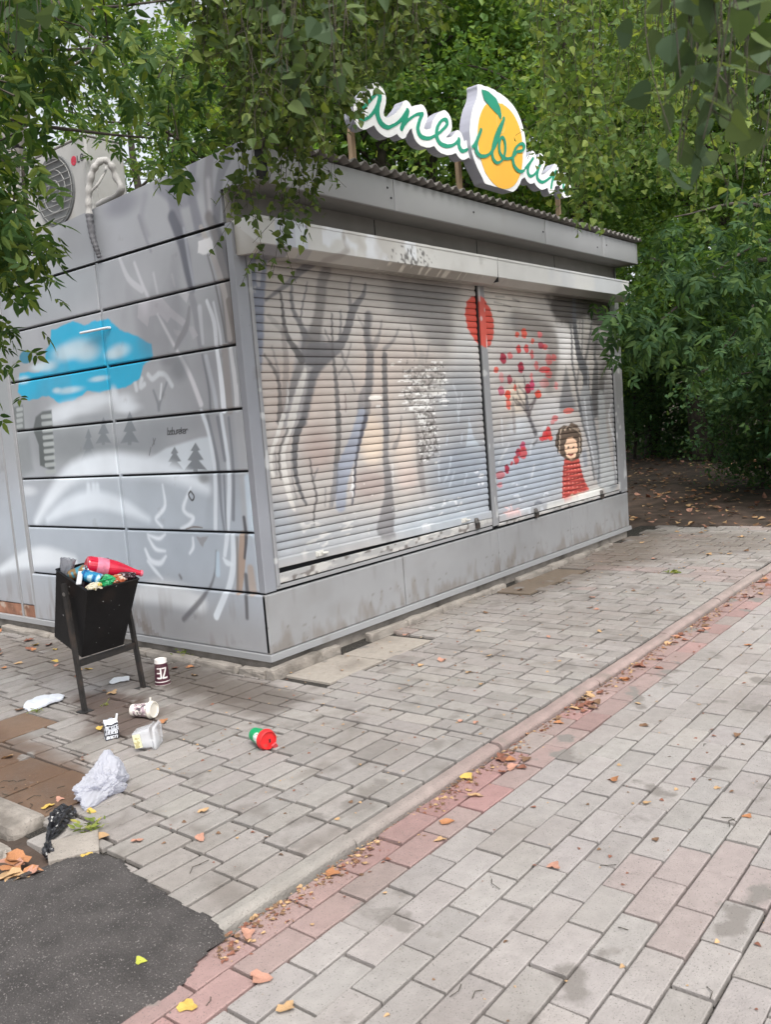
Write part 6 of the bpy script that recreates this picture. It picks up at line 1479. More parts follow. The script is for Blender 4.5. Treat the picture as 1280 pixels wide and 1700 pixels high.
T_BROAD = tmpl([(.30, -.02), (.47, .14), (.46, .36), (.31, .62), (.13, .84)], .18, .08)
_lf = tmpl([(.13, .12), (.20, .38), (.13, .70)], .25, .1)
def pinnate(n=2, sz=.5):
    V, F = [], []; base = 0
    for k in range(n):
        y_ = .32+.30*k
        for s in (-1, 1):
            R = rotz(-s*1.0); v = (_lf[0]*sz)@R.T+np.array([0, y_, 0]); V.append(v); F.append(_lf[1]+base); base += len(v)
    v = _lf[0]*sz*1.15+np.array([0, .32+.30*(n-1)+.1, 0]); V.append(v); F.append(_lf[1]+base)
    V = np.concatenate(V); V[:, 2] -= .12*V[:, 1]**2
    return V, np.concatenate(F)
T_PIN = pinnate(2, .55)
T_TRI = pinnate(1, .75)
def place_leaves(P, D, Nn, size, T):
    V0, F0 = T; D = D/np.linalg.norm(D, axis=1)[:, None]
    X = np.cross(D, Nn); X /= np.linalg.norm(X, axis=1)[:, None]+1e-9; Z = np.cross(X, D)
    V = P[:, None]+size[:, None, None]*(V0[None, :, 0, None]*X[:, None]+V0[None, :, 1, None]*D[:, None]+V0[None, :, 2, None]*Z[:, None])
    F = F0[None]+(np.arange(len(P))*len(V0))[:, None, None]
    return V.reshape(-1, 3), F.reshape(-1, 3)
def rand_dirs(g, n, droop, spread=1.0):
    d = g.normal(0, spread, (n, 3)); d[:, 2] = d[:, 2]*.6-droop; return d
def rand_norm(g, n, up=1.0):
    d = g.normal(0, .7, (n, 3)); d[:, 2] += up; return d

def make_tree_parts(seed, H, crown_r, z_low, n_leaf, size, trunk_r, T=T_DIA, lean=0.0, dens=.2):
    """returns (trunk verts/faces, leaf verts/faces) of a tree standing at the origin"""
    g = rngn(seed); mt = MB()
    nz = 9; tz = np.linspace(0, H*.93, nz); tx = np.cumsum(g.normal(0, .06, nz))*H/9+lean*tz; ty = np.cumsum(g.normal(0, .06, nz))*H/9
    tx -= tx[0]; ty -= ty[0]; TP = np.stack([tx, ty, tz], -1)
    rad = trunk_r*(1-.9*np.linspace(0, 1, nz)**1.1)+.012; rad[0] *= 1.35
    mt.tube(spline(TP, 3), np.interp(np.linspace(0, 1, 3*(nz-1)+1), np.linspace(0, 1, nz), rad), 10)
    anchors = []
    nb = 17
    for k in range(nb):
        f = (k+.5)/nb; z = z_low+(H*.95-z_low)*f**.9
        p = np.array([np.interp(z, tz, tx), np.interp(z, tz, ty), z])
        az = k*2.4+g.normal(0, .4); rr_ = crown_r*(math.sin(math.pi*(.16+.8*f))**.7)*(.65+.5*g.random())
        d = np.array([math.cos(az), math.sin(az), .0]); rise = .2+.5*f
        pts = [p, p+d*rr_*.4+V3(0, 0, rr_*rise*.45), p+d*rr_*.75+V3(0, 0, rr_*rise*.6)+g.normal(0, .1, 3), p+d*rr_+V3(0, 0, rr_*rise*.45)+g.normal(0, .12, 3)]
        sp_ = spline(pts, 4); mt.tube(sp_, np.linspace(max(.012, trunk_r*.34*(1-.7*f)), .006, len(sp_)), 5, cap=False)
        for s in range(7):
            t = .3+.7*(s+g.random())/7; q = sp_[min(len(sp_)-1, int(t*(len(sp_)-1)))]
            e = q+np.append(g.normal(0, .34, 2)*crown_r*.42, g.normal(-.10, .25))+d*.15
            mt.tube([q, (q+e)/2+V3(0, 0, .06), e], [.007, .005, .003], 3, cap=False)
            anchors += [e, (q+e)/2+g.normal(0, .06, 3), q+g.normal(0, .1, 3)]
    A = np.array(anchors); w_ = g.random(len(A))**1.5+.15; w_ /= w_.sum()
    ci = g.choice(len(A), n_leaf, p=w_)
    P = A[ci]+g.normal(0, 1, (n_leaf, 3))*np.array([dens, dens, dens*.8]); P[:, 2] = np.maximum(P[:, 2], .12)
    V, F = place_leaves(P, rand_dirs(g, n_leaf, .5), rand_norm(g, n_leaf, .8), size*(.6+.75*g.random(n_leaf)), T)
    tV = np.concatenate(mt.V); tF4 = np.concatenate(mt.F4); tF3 = np.concatenate(mt.F3) if mt.F3 else None
    return mesh_np('trunk', tV, tF3, tF4, smooth=True), mesh_np('crown', V, F)
def plant_tree(parts, mats, name, label, cat, loc, rz, sc, group=None, pnames=('trunk', 'crown')):
    t = thing(name, label, cat, loc, rz, group); t.scale = (sc, sc, sc)
    for me, nm, mt in zip(parts, pnames, mats):
        o = bpy.data.objects.new(nm, me); COL.objects.link(o)
        if not me.materials: me.materials.append(mt)
        o.parent = t
    return t
KINDS = [(make_tree_parts(101, 8.5, 2.9, 1.6, 23000, .095, .15), ('bark', 'back')), (make_tree_parts(102, 9.5, 3.1, 2.2, 24000, .092, .17), ('bark', 'back2')),
         (make_tree_parts(103, 7.5, 2.7, 1.0, 22000, .092, .12), ('bark', 'back')), (make_tree_parts(104, 8.0, 3.0, 1.3, 22000, .10, .14), ('bark', 'back2')),
         (make_tree_parts(105, 3.0, 1.5, .25, 9000, .10, .03), ('bark', 'shrub')),
         (make_tree_parts(106, 9.0, 3.0, 1.6, 5000, .10, .13, dens=.12), ('bark', 'back2'))]
def dirpx(px): d = FW+(px-640)/FOC*RT; d[2] = 0; return d
def spot(px, d): p = C+d*dirpx(px); return (p[0], p[1], -.06)
for i, (px, d, k, sc) in enumerate([(-330, 10.5, 1, 1.0), (-20, 15.0, 5, 1.0), (290, 15.5, 5, 1.0), (110, 13.0, 5, .95), (430, 12.5, 5, 1.0), (560, 14.5, 1, 1.0), (600, 12.6, 3, .95), (690, 12.3, 2, 1.15), (770, 13.0, 0, 1.05), (680, 17.0, 1, 1.1), (800, 16.5, 1, 1.1), (900, 14.0, 3, 1.0)]):
    plant_tree(KINDS[k][0], [MT[x] for x in KINDS[k][1]], 'broadleaf_tree', 'green broadleaf tree rising behind the roof of the kiosk', 'tree', spot(px, d), i*1.37, sc, 'trees behind the kiosk')
for i, (px, d, k, sc) in enumerate([(985, 12.6, 1, .95), (1090, 20.5, 3, 1.1), (1175, 19.5, 1, 1.1), (1040, 24.0, 0, 1.2), (1330, 16.0, 1, 1.05), (1440, 12.0, 1, 1.0), (1250, 24.0, 1, 1.2), (1178, 17.5, 1, 1.0), (1560, 12.0, 1, 1.0), (1210, 17.0, 1, .95)]):
    plant_tree(KINDS[k][0], [MT[x] for x in KINDS[k][1]], 'broadleaf_tree', 'shaded broadleaf tree in the dark grove to the right of the kiosk', 'tree', spot(px, d), i*1.93+.5, sc, 'trees in the grove right of the kiosk')
for i, (px, d, sc) in enumerate([(1270, 12.4, .62), (1335, 12.0, .75), (1400, 10.8, .9), (1060, 19.5, .9), (1120, 20.5, 1.0), (1180, 21.5, 1.0), (1090, 23.5, 1.1), (1240, 18.0, .95), (1420, 10.2, 1.0)]):
    plant_tree(KINDS[4][0], [MT[x] for x in KINDS[4][1]], 'shrub', 'dark leafy shrub at the edge of the leaf-strewn clearing', 'shrub', spot(px, d), i*2.1, sc, 'shrubs round the clearing', ('stem', 'foliage'))
# far wood closing the view
g = rngn(201); n = 42000
th = g.random(n)*2.9-1.0+YAW*0; dd = 24+g.random(n)*9
az = YAW+(g.random(n)*2-1)*1.0
P = np.stack([C[0]+dd*np.sin(az), C[1]+dd*np.cos(az), g.random(n)**.9*13], -1)
cl = fnoise(az*9+20, P[:, 2]*.8+3, 1.0, 7); keepm = (cl > .40) & ((az > YAW-.20) | ((P[:, 2] < 1.8))); P = P[keepm]; n = len(P)
V, F = place_leaves(P, rand_dirs(g, n, .5), rand_norm(g, n, .8), .30*(.6+.8*g.random(n)), T_DIA)
tag(link_mesh('far_wood', mesh_np('far_wood', V, F), MT['back2']), 'far green wood closing the view behind the trees', 'wood', kind='stuff')

# ---- hanging birch sprays and branches near the camera: real trees whose trunks stand outside or behind the picture
def strands(seed, specs, spacing, size, T, drop=.75, petiole=.012, tw=.003):
    """specs: list of (top, bottom) points; returns twig tubes and leaves"""
    g = rngn(seed); mt = MB(); Ps, Ds, Ns, Ss = [], [], [], []
    for a_, b_, sz_ in specs:
        a_, b_ = np.array(a_), np.array(b_); L = np.linalg.norm(b_-a_); side = g.normal(0, .06, 3)*L; side[2] *= .3
        pts = spline([a_, a_*.65+b_*.35+side, a_*.3+b_*.7+side*.7, b_], 5)
        mt.tube(pts, np.linspace(tw, .0009, len(pts))*sz_**.5, 5, cap=False)
        n = max(3, int(L/spacing)); tt = (np.arange(n)+g.random(n)*.8)/n
        sg = np.concatenate([[0], np.cumsum(np.linalg.norm(np.diff(pts, axis=0), axis=1))]); sg /= sg[-1]
        p = np.stack([np.interp(tt, sg, pts[:, k]) for k in range(3)], -1)
        d = rand_dirs(g, n, drop); d /= np.linalg.norm(d, axis=1)[:, None]
        off = g.normal(0, .018, (n, 3))*sz_
        Ps.append(p+off+d*petiole); Ds.append(d); Ns.append(rand_norm(g, n, .55)); Ss.append(size*sz_*(.6+.65*g.random(n)))
        for q in range(0, n, 2): mt.tube([p[q], p[q]+off[q]+d[q]*petiole], .0009, 3, cap=False)
        # side twiglets
        for q in range(int(n/7)):
            j = g.integers(0, n); e = p[j]+np.append(g.normal(0, .10, 2), -.10-.1*g.random())*sz_; mt.tube([p[j], (p[j]+e)/2+V3(0, 0, .02), e], .0012, 3, cap=False)
            k = 7; f = (np.arange(k)+.5)/k; pp = p[j]+(e-p[j])*f[:, None]; dd_ = rand_dirs(g, k, drop); dd_ /= np.linalg.norm(dd_, axis=1)[:, None]
            Ps.append(pp+g.normal(0, .012, (k, 3))); Ds.append(dd_); Ns.append(rand_norm(g, k, .55)); Ss.append(size*sz_*(.55+.6*g.random(k)))
    V, F = place_leaves(np.concatenate(Ps), np.concatenate(Ds), np.concatenate(Ns), np.concatenate(Ss), T)
    return mt, V, F
def limb(mt, pts, r0, r1): sp_ = spline(pts, 6); mt.tube(sp_, np.linspace(r0, r1, len(sp_)), 8)
# birch over the front corner of the kiosk
g = rngn(77)
prof = [(290, 30), (330, 90), (360, 150), (385, 200), (405, 240), (440, 290), (470, 300), (505, 280), (530, 240), (560, 205), (600, 165), (640, 150), (690, 110), (740, 60)]
specs = []
for (xt, xb, yb, yp) in [(412, 452, 462, -.62), (430, 440, 440, -.66), (448, 470, 415, -.60), (495, 503, 405, -.60), (480, 497, 380, -.68), (515, 508, 350, -.64), (420, 425, 380, -.72), (402, 410, 345, -.66), (540, 548, 300, -.60), (470, 520, 330, -.6), (390, 398, 300, -.6)]:
    specs.append((on_plane(xt, -90, 1, yp), on_plane(xb, yb, 1, yp), 1.0))
for k in range(120):
    xb = (395 if k % 6 else 300)+g.random()*(335 if k % 6 else 100); yp = -.5-.75*g.random(); lim = np.interp(xb, [p_[0] for p_ in prof], [p_[1] for p_ in prof])
    yb = lim*(.25+.72*g.random()**.8); specs.append((on_plane(xb+g.normal(0, 14), -130, 1, yp), on_plane(xb, max(10, yb), 1, yp), 1.0))
mt_, V, F = strands(301, specs, .024, .046, T_BIRCH)
b1 = thing('birch_tree', 'birch whose drooping leafy twigs hang over the front corner of the kiosk', 'tree', (1.2, 4.4, -.06))
base = V3(1.2, 4.4, -.06)
mk = MB(); limb(mk, [(1.2, 4.4, -.06), (1.25, 4.35, 1.5), (1.1, 4.2, 3.0), (1.15, 4.1, 4.6), (1.0, 3.9, 6.4), (1.0, 3.8, 8.2)], .13, .03)
limb(mk, [(1.12, 4.15, 3.9), (.9, 3.0, 4.9), (.5, 1.6, 5.0), (.1, .3, 4.75), (-.2, -.6, 4.45)], .055, .016); limb(mk, [(1.1, 4.1, 4.3), (1.0, 2.8, 5.1), (.95, 1.2, 5.1), (.7, 0, 4.85), (.5, -.7, 4.5)], .05, .014)
for x in (-.6, -.1, .25, .8): limb(mk, [(.1, .3, 4.75), (x*.6, -.2, 4.7), (x, -.75, 4.45)], .014, .004)
o = mk.build('trunk', MT['birch'], b1, smooth=True); o.location = tuple(-base)
o = mt_.build('twigs', MT['twig'], b1); o.location = tuple(-base)
g2_ = rngn(78); n = 2200; cc = np.array([V3(1, 3.8, z) for z in (5.2, 6, 7, 8)]); P = cc[g2_.integers(0, 4, n)]+g2_.normal(0, 1, (n, 3))*np.array([1.1, 1.0, .6])
V2, F2 = place_leaves(P, rand_dirs(g2_, n, .6), rand_norm(g2_, n, .6), .075*(.6+.7*g2_.random(n)), T_DIA)
o = link_mesh('crown', mesh_np('crown', np.concatenate([V, V2]), np.concatenate([F, F2+len(V)])), MT['bird'], b1); o.location = tuple(-base)
# birch standing right of the photographer, its twigs hanging into the upper right and top
base = V3(*(C+RT*2.6+FW*.6)); base[2] = -.06
g = rngn(88); specs = []
for k in range(24):
    x = 1085+g.random()*230; d = 1.15+.75*g.random(); yb = (40+300*g.random()) if x > 1120 else 60+220*g.random(); specs.append((at_dist(x+g.normal(0, 20), -150, d), at_dist(x, yb, d), .95))
for k in range(13):
    x = 455+g.random()*190; d = 1.5+.7*g.random(); specs.append((at_dist(x+g.normal(0, 20), -150, d), at_dist(x, 40+150*g.random(), d), .95))
for k in range(8):
    x = -30+g.random()*100; d = 1.7+.8*g.random(); specs.append((at_dist(x, -150, d), at_dist(x, 20+90*g.random(), d), .95))
for (x, y_, d) in ((1168, 262, 1.15), (1125, 300, 1.3), (1190, 200, 1.2), (1240, 190, 1.2)): specs.append((at_dist(x+10, -150, d), at_dist(x, y_-30, d), 1.0))
mt_, V, F = strands(302, specs, .060, .050, T_BROAD, .9, .02, .0012)
g = rngn(89); specs = []
for k in range(60):
    x = 850+g.random()*420; d = 4.2+2.2*g.random(); lim = np.interp(x, [850, 900, 930, 970, 1010, 1100, 1280], [60, 140, 330, 345, 300, 360, 400]); yb = lim*(.35+.65*g.random()**.7)
    specs.append((at_dist(x+g.normal(0, 15), -120, d), at_dist(x, yb, d), 1.0))
for (x, y_, d) in ((945, 365, 5.2), (960, 372, 5.3), (985, 378, 5.2), (1000, 365, 5.4), (930, 300, 5.0), (945, 290, 5.2), (958, 320, 5.1), (975, 340, 5.2), (915, 210, 5.0), (935, 230, 5.1)): specs.append((at_dist(x-8, -100, d), at_dist(x, y_, d), 1.1))
mt2, V2, F2 = strands(303, specs, .026, .050, T_BIRCH)
b2 = thing('birch_tree', 'birch beside the photographer whose large close leaves hang in the upper right corner', 'tree', tuple(base))
mk = MB(); b_ = base; limb(mk, [b_, b_+V3(.02, .05, 1.5), b_+V3(-.05, .1, 3.0), b_+V3(0, .0, 5.0), b_+V3(.05, .0, 7.0)], .12, .03)
top1 = at_dist(1180, -220, 1.6); top2 = at_dist(560, -260, 1.9); top3 = at_dist(1050, -200, 5.0)
limb(mk, [b_+V3(-.05, .1, 2.6), (b_+top1)/2+V3(0, 0, 1.1), top1, at_dist(1120, -160, 2.0)], .035, .006); limb(mk, [b_+V3(-.03, .1, 2.9), (b_+top2)/2+V3(0, 0, 1.6), top2, at_dist(60, -260, 2.2)], .035, .006); limb(mk, [b_+V3(0, .1, 3.2), (b_+top3)/2+V3(0, 0, 2.0), top3, at_dist(900, -160, 5.3)], .045, .008)
o = mk.build('trunk', MT['birch'], b2, smooth=True); o.location = tuple(-base)
mt_.V += mt2.V; mt_.F4 += [f+mt_.n for f in mt2.F4]; mt_.F3 += [f+mt_.n for f in mt2.F3]; mt_.Cc += mt2.Cc
o = mt_.build('twigs', MT['twig'], b2); o.location = tuple(-base)
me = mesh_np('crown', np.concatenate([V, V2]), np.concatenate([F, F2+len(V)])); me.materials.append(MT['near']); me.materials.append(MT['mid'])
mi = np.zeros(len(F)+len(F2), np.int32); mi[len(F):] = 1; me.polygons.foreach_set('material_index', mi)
o = link_mesh('crown', me, None, b2); o.location = tuple(-base)

def sprays(seed, pts, n_each, spread, size, T, drop=.6):
    g = rngn(seed); pts = np.array(pts); P = np.repeat(pts, n_each, 0)+g.normal(0, 1, (len(pts)*n_each, 3))*spread; n = len(P)
    return place_leaves(P, rand_dirs(g, n, drop), rand_norm(g, n, .8), size*(.65+.6*g.random(n)), T)
# box elder at the left edge
g = rngn(91); pts = []
def fill(poly, n, d0, d1):
    Pp = np.array(poly, float); out = []
    while len(out) < n:
        x = Pp[:, 0].min()+g.random()*np.ptp(Pp[:, 0]); y_ = Pp[:, 1].min()+g.random()*np.ptp(Pp[:, 1])
        if in_poly(np.array([x]), np.array([y_]), Pp)[0]: out.append(at_dist(x, y_, d0+(d1-d0)*g.random()))
    return out
pts += fill([(-80, -60), (90, -60), (80, 180), (30, 290), (18, 400), (-80, 420)], 58, 3.0, 3.9)
pts += fill([(80, -60), (330, -60), (320, 40), (230, 40), (180, 90), (90, 110)], 15, 3.0, 4.2)
pts += fill([(105, 100), (165, 100), (165, 160), (145, 165), (115, 150)], 3, 3.4, 3.8)
pts += fill([(-80, 370), (30, 370), (66, 425), (40, 445), (-80, 430)], 12, 3.5, 4.1); pts += fill([(20, 405), (76, 425), (66, 445), (40, 450)], 3, 3.8, 4.1)
pts += fill([(-80, 500), (0, 505), (38, 538), (12, 560), (-14, 600), (8, 680), (0, 712), (-80, 715)], 11, 3.7, 4.2)
pts += fill([(235, 225), (300, 200), (305, 260), (270, 268)], 5, 3.9, 4.4); pts += fill([(230, 110), (330, 60), (340, 160), (270, 190)], 6, 4.0, 4.5)

V, F = sprays(401, pts, 9, .09, .105, T_PIN, .9)
pts2 = fill([(90, 130), (330, 60), (330, 200), (220, 215), (120, 215)], 26, 4.8, 6.2)
V9, F9 = sprays(409, pts2, 8, .13, .10, T_PIN, .8); F = np.concatenate([F, F9+len(V)]); V = np.concatenate([V, V9])
base = V3(*(C-RT*3.4+FW*3.2)); base[2] = -.06
t = thing('box_elder_tree', 'box elder tree whose leafy branches fill the left edge above the bin', 'tree', tuple(base))
mk = MB(); limb(mk, [base, base+V3(.1, 0, 1.2), base+V3(.3, -.1, 2.4), base+V3(.4, -.1, 4.0), base+V3(.5, 0, 6)], .14, .03)
for (sx_, sy_, d) in ((40, 200, 3.5), (150, 80, 3.6), (280, 0, 3.8), (60, 420, 3.9), (10, 600, 3.9), (0, 0, 3.4), (260, 230, 4.2)):
    e = at_dist(sx_, sy_, d); s0 = base+V3(.3, -.1, 2.4 if sy_ < 350 else 1.9); limb(mk, [s0, s0*.5+e*.5+V3(0, 0, .25), e], .03, .004)
o = mk.build('trunk', MT['bark'], t, smooth=True); o.location = tuple(-base)
pa_ = np.array(pts); mk = MB(); kk = 0
for p_ in pa_[::1]:
    q = pa_[np.argsort(np.linalg.norm(pa_-p_, axis=1))[1+kk % 3]]; kk += 1; mk.tube([p_, (p_+q)/2+V3(0, 0, .03), q], [.004, .003, .002], 4, cap=False)
o = mk.build('twigs', MT['twig'], t); o.location = tuple(-base)
o = link_mesh('crown', mesh_np('crown', V, F), MT['mapl'], t); o.location = tuple(-base)
# ash bough reaching in front of the far end of the kiosk
g = rngn(95); pts = fill([(1060, 500), (1090, 480), (1140, 470), (1300, 460), (1300, 560), (1200, 590), (1130, 600), (1080, 590)], 40, 7.8, 8.8)
pts += fill([(1035, 525), (1060, 490), (1090, 500), (1080, 600), (1060, 625), (1045, 600)], 16, 7.8, 8.1); pts += fill([(1080, 400), (1290, 320), (1290, 460), (1080, 460)], 34, 7.8, 9.0)
V, F = sprays(402, pts, 9, .13, .17, T_PIN, .9)
base = V3(*spot(1420, 9.4))
t = thing('ash_tree', 'dark ash tree whose drooping bough covers the far top corner of the kiosk', 'tree', tuple(base))
mk = MB(); limb(mk, [base, base+V3(0, 0, 1.5), base+V3(-.1, .1, 3.2), base+V3(0, .2, 5.5)], .13, .03)
for (sx_, sy_, d) in ((1060, 560, 7.9), (1150, 480, 8.2), (1200, 580, 8.2), (1120, 360, 8.4), (1240, 330, 8.6)):
    e = at_dist(sx_, sy_, d); s0 = base+V3(-.05, .05, 2.6); limb(mk, [s0, s0*.5+e*.5+V3(0, 0, .4), e], .035, .005)
o = mk.build('trunk', MT['bark'], t, smooth=True); o.location = tuple(-base)
o = link_mesh('crown', mesh_np('crown', V, F), MT['ashl'], t); o.location = tuple(-base)

# ---- weeds along the walls and by the slab
def weed(px, py, lab, n, s, flat=.3, z=0.0):
    q = gp(px, py, z); g = rngn(int(px*7+py)); P = q+np.stack([g.normal(0, s*.35, n), g.normal(0, s*.35, n), np.abs(g.normal(0, s*flat*.5, n))+.005], -1)
    D = np.stack([g.normal(0, 1, n), g.normal(0, 1, n), flat*1.6*g.random(n)+.1], -1)
    V, F = place_leaves(P-q, D, rand_norm(g, n, .8), s*(.22+.26*g.random(n)), _lf)
    t = thing('weed', lab, 'weed', tuple(q)); link_mesh('leaves', mesh_np('leaves', V, F), MT['weed'], t)
    m = MB()
    for k in range(8): m.tube([(0, 0, 0), tuple((P[k % n]-q)*V3(1, 1, 1)+V3(0, 0, .004))], .0013, 4, cap=False)
    m.build('stem', MT['weed'], t)
weed(150, 1376, 'yellow-green weed sprouting behind the loose slab at the asphalt edge', 46, .075, .35)
weed(305, 1094, 'small green weed with orange leaves at the foot of the side wall', 26, .07, .7)
weed(175, 1172, 'tiny withered weed in the joint left of the front bin leg', 14, .04, .4)
weed(60, 1182, 'small flat weed in front of the white foam sheet', 18, .05, .25)
weed(232, 1085, 'small yellowish weed at the wall foot behind the bin', 16, .05, .5)
weed(1122, 952, 'small yellow-green tuft of moss on the walkway near the far end', 30, .09, .2)

# ---- fallen leaves: single ones on the paving, and the carpet under the trees
def fallen_mesh(seed):
    g = rngn(seed); n = 11; a_ = np.linspace(0, 2*math.pi, n, endpoint=False)
    r = .5*(1+.24*np.cos(a_*3+g.random()*6)+.12*g.normal(0, 1, n)); X = r*np.cos(a_)*(.62+.3*g.random()); Y = r*np.sin(a_)
    cu = g.normal(0, .5, 2); Zr = .06+.7*cu[0]*X*X+.7*cu[1]*X*Y+.14*np.abs(g.normal(0, .5, n))+.14*(np.abs(X))
    V = [(0, 0, .05)]+[(x*.5, y_*.5, z*.55) for x, y_, z in zip(X, Y, Zr)]+list(zip(X, Y, Zr)); F = []
    for k in range(n): k2 = (k+1) % n; F += [(0, 1+k, 1+k2), (1+k, 1+n+k, 1+k2), (1+k2, 1+n+k, 1+n+k2)]
    V = np.array(V, float); V[:, 2] -= V[:, 2].min()-.02
    return V, np.array(F)
FT = [fallen_mesh(500+k) for k in range(8)]
LM = {}
def drop(px, py, colr, size, lab, group=None, k=None, z=None):
    q = gp(px, py, 0.002)
    return drop_at(q[0], q[1], colr, size, lab, group, k, z)
def drop_at(x, y, colr, size, lab, group=None, k=None, z=None):
    if z is None:
        z = .003 if y > -1.76 else -.022
        if -1.77 < y < -1.66: z = .006
    k = R_.randrange(8) if k is None else k; key = (k, colr)
    if key not in LM:
        V, F = FT[k]; me = mesh_np('fallen_leaf', V, F, smooth=True); me.materials.append(FALL[FN[colr]]); LM[key] = me
    o = bpy.data.objects.new('fallen_leaf', LM[key]); COL.objects.link(o)
    o.location = (x, y, z); o.rotation_euler = (R_.gauss(0, .12), R_.gauss(0, .12), R_.random()*6.28); o.scale = (size,)*3
    return tag(o, lab, 'leaf', group)
single = [(310, 1657, 'yellow', .055, 'bright yellow fallen leaf on the red blocks by the asphalt curve'), (430, 1612, 'pink', .062, 'pinkish orange fallen leaf on the edge of the red blocks at the bottom'),
 (475, 1660, 'tan', .05, 'tan fallen leaf on the grey blocks at the bottom of the picture'), (232, 1598, 'lime', .035, 'small lime green leaf lying alone on the asphalt'),
 (550, 1440, 'orange', .055, 'orange fallen leaf on the red row under the grey kerb end'), (410, 1538, 'pink', .05, 'curled pinkish leaf where the kerb ends at the asphalt'),
 (228, 1397, 'pink', .04, 'dull pink leaf on the walkway right of the loose slab'), (332, 1392, 'pink', .045, 'pink-orange leaf alone on the walkway between slab and kerb'),
 (150, 1348, 'yellow', .042, 'round yellow leaf beside the twisted black bag'), (168, 1390, 'tan', .06, 'long pale yellow leaf right of the loose slab'),
 (145, 1422, 'yellow', .045, 'yellow leaf lying on the asphalt edge below the slab'), (920, 1428, 'pink', .04, 'salmon pink leaf alone on the grey road blocks'),
 (1070, 1196, 'brown', .045, 'brown leaf on the grey road blocks right of the red rows'), (165, 1210, 'yellow', .045, 'yellow leaf left of the small black and white carton'),
 (12, 1258, 'tan', .06, 'tan leaf on the muddy slab at the left edge'), (98, 1328, 'pink', .04, 'pale pink leaf between the muddy slab and the white bag'), (80, 1340, 'yellow', .05, 'yellow leaf at the corner of the big kerbstone'),
 (338, 1347, 'tan', .04, 'small tan leaf in a joint of the near walkway'), (740, 1355, 'orange', .05, 'orange leaf on the second red row in the middle'), (730, 1384, 'tan', .04, 'pale leaf touching an orange one on the red row'),
 (790, 1312, 'tan', .055, 'long tan leaf across the red rows'), (775, 1283, 'yellow', .05, 'yellow leaf against the kerb in the middle'), (860, 1012, 'tan', .04, 'tan leaf on the walkway near the brown slabs'),
 (1060, 1160, 'tan', .03, 'small pale leaf on the grey blocks beside the red rows'), (270, 1198, 'orange', .05, 'orange leaf in front of the fallen patterned cup'),
 (765, 1198, 'pink', .035, 'pink leaf on the walkway left of a matching one'), (790, 1200, 'pink', .035, 'pink leaf on the walkway right of a matching one'), (130, 1112, 'tan', .05, 'pale tan leaf on the paving left of the front bin leg'),
 (145, 1112, 'yellow', .06, 'yellow curled leaf under the bin'), (58, 1072, 'yellow', .075, 'large yellow leaf on the paving left of the bin'), (92, 1098, 'yellow', .05, 'small yellow leaf just left of the bin leg'), (30, 1102, 'tan', .06, 'pale long leaf near the left edge of the paving'),
 (5, 1110, 'orange', .05, 'orange leaf cut by the left edge of the picture'), (40, 1050, 'lime', .05, 'yellow-green leaf near the wall at the left'), (315, 1108, 'orange', .05, 'orange leaf right of the weed at the wall foot'), (290, 1110, 'rust', .05, 'rusty leaf left of the weed at the wall foot'), (322, 1122, 'tan', .05, 'greyish tan leaf in front of the weed at the wall foot')]
for a in single: drop(*a)
for k in range(9): drop(6+R_.random()*45, 1425+R_.random()*36, R_.choice(['orange', 'pink', 'tan', 'orange']), .07+R_.random()*.03, 'big orange dry leaf heaped at the left edge above the asphalt', 'orange leaves heaped at the left edge', z=.002)
g = rngn(601)
for cx_, nleaf, sdx in ((.28, 10, .10), (.05, 3, .08), (.75, 2, .1), (1.05, 3, .1), (1.55, 11, .14), (2.1, 4, .15), (2.8, 7, .18), (3.5, 6, .25), (-.45, 4, .08), (-.6, 4, .08)):
    for k in range(nleaf):
        drop_at(cx_+g.normal(0, sdx), -1.80-abs(g.normal(0, .06)), ('orange', 'rust', 'rust', 'pink', 'brown', 'brown', 'rust', 'tan')[g.integers(0, 8)], .03+.03*g.random(), 'small orange-brown leaf drifted against the kerb on the red rows', 'leaves drifted along the kerb')
for k in range(34): drop_at(.2+5.4*g.random()**.8, -1.55+1.3*g.random(), ('tan', 'pink', 'brown', 'tan')[g.integers(0, 4)], .03+.025*g.random(), 'small dry leaf scattered on the far grey walkway before the shutters', 'leaves scattered on the walkway')
for k in range(26): drop_at(-.8+4.2*g.random(), -2.05-1.4*g.random(), ('tan', 'pink', 'brown', 'orange')[g.integers(0, 4)], .025+.025*g.random(), 'small dry leaf scattered on the grey road blocks', 'leaves scattered on the road')
for k in range(16): drop_at(-1.7+1.5*g.random(), .55+2.0*g.random(), ('tan', 'yellow', 'orange', 'pink', 'brown')[g.integers(0, 5)], .035+.035*g.random(), 'dry leaf scattered on the paving beside the painted side wall', 'leaves beside the side wall')
for k in range(14): drop_at(-.75+.65*g.random(), 1.8+1.4*g.random(), ('tan', 'yellow', 'orange', 'rust')[g.integers(0, 4)], .04+.04*g.random(), 'dry leaf gathered near the rusty foot of the wall', 'leaves near the rusty wall foot')
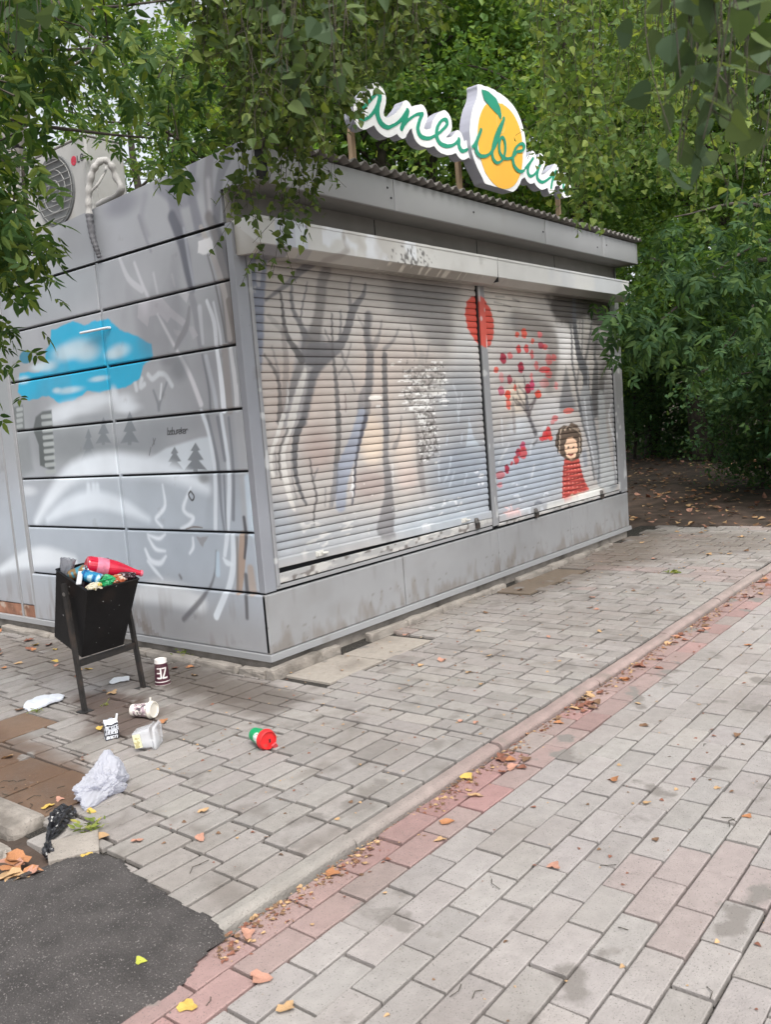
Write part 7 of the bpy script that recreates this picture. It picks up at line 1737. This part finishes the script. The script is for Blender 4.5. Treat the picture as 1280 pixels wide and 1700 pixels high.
def carpet(seed, n, xr_, yr_, zf, size, mats, name, lab):
    g = rngn(seed); x = xr_[0]+g.random(n)*(xr_[1]-xr_[0]); y_ = yr_[0]+g.random(n)*(yr_[1]-yr_[0]); ok = zf(x, y_) > -9; x, y_ = x[ok], y_[ok]; n = len(x)
    P = np.stack([x, y_, zf(x, y_)], -1); D = np.append(g.normal(0, 1, (n, 2)), g.normal(.05, .15, (n, 1)), 1); N_ = np.append(g.normal(0, .25, (n, 2)), np.ones((n, 1)), 1)
    V, F = place_leaves(P, D, N_, size*(.5+.8*g.random(n)), T_BIRCH)
    me = mesh_np(name, V, F)
    for m_ in mats: me.materials.append(m_)
    nf = len(T_BIRCH[1]); me.polygons.foreach_set('material_index', np.repeat(g.integers(0, len(mats), n), nf).astype(np.int32))
    return tag(link_mesh(name, me, None), lab, 'leaf litter', kind='stuff')
def soilz(x, y_):
    z = -.085+.055+.10*np.clip((x-6)/8, 0, 1)+.022; return np.where(x > rim_curve(y_)-.5*np.random.default_rng(5).random(len(x))**3, np.maximum(z, .004), -99.)
carpet(701, 7000, (5.4, 22), (-3.5, 10), soilz, .075, [FALL[1], FALL[6], FALL[1], FALL[3], FALL[0], FALL[6], FALL[4]], 'leaf_litter', 'brown and tan dry leaves strewn over the dark soil under the trees')
# crumbs, seeds and bits of twig in the joints
g = rngn(711); n = 5200
x = np.concatenate([-2.0+7*g.random(n//2)**1.3, -2.2+8*g.random(n//4), -1.7+7*g.random(n-n//2-n//4)]); y_ = np.concatenate([-1.78-np.abs(g.normal(0, .05, n//2)), -4.5+2.7*g.random(n//4), -1.65+1.55*g.random(n-n//2-n//4)])
z = np.where(y_ > -1.66, .002, np.where(y_ > -1.775,   .004, -.022)); ok = ~in_poly(x, y_, ASPH); x, y_, z = x[ok], y_[ok], z[ok]; n = len(x)
V, F = place_leaves(np.stack([x, y_, z], -1), np.append(g.normal(0, 1, (n, 2)), np.zeros((n, 1)), 1), np.append(g.normal(0, .2, (n, 2)), np.ones((n, 1)), 1), .004+.02*g.random(n)**3, T_BIRCH)
me = mesh_np('crumbs', V, F)
for m_ in (FALL[6], FALL[3], FALL[1]): me.materials.append(m_)
me.polygons.foreach_set('material_index', np.repeat(g.integers(0, 3, n), len(T_BIRCH[1])).astype(np.int32))
tag(link_mesh('crumbs', me, None), 'dark crumbs and seed scraps in the gutter and joints', 'debris', kind='stuff')
m = MB(); g = rngn(715)
for k in range(30):
    px, py = (g.random()*1280, 1180+g.random()*520) if k > 12 else (g.random()*110, 1290+g.random()*60)
    q = gp(px, py, 0.0); z_ = .004 if q[1] > -1.66 else -.020; a_ = g.random()*6.28; L = .02+.05*g.random()
    m.tube([(q[0], q[1], z_), (q[0]+L*.5*math.cos(a_), q[1]+L*.5*math.sin(a_), z_+.004), (q[0]+L*math.cos(a_+.4), q[1]+L*math.sin(a_+.4), z_)], .0013, 4, cap=False)
tag(m.build('twig_bits', MT['twig']), 'short dark bits of twig scattered over the paving', 'debris', kind='stuff')
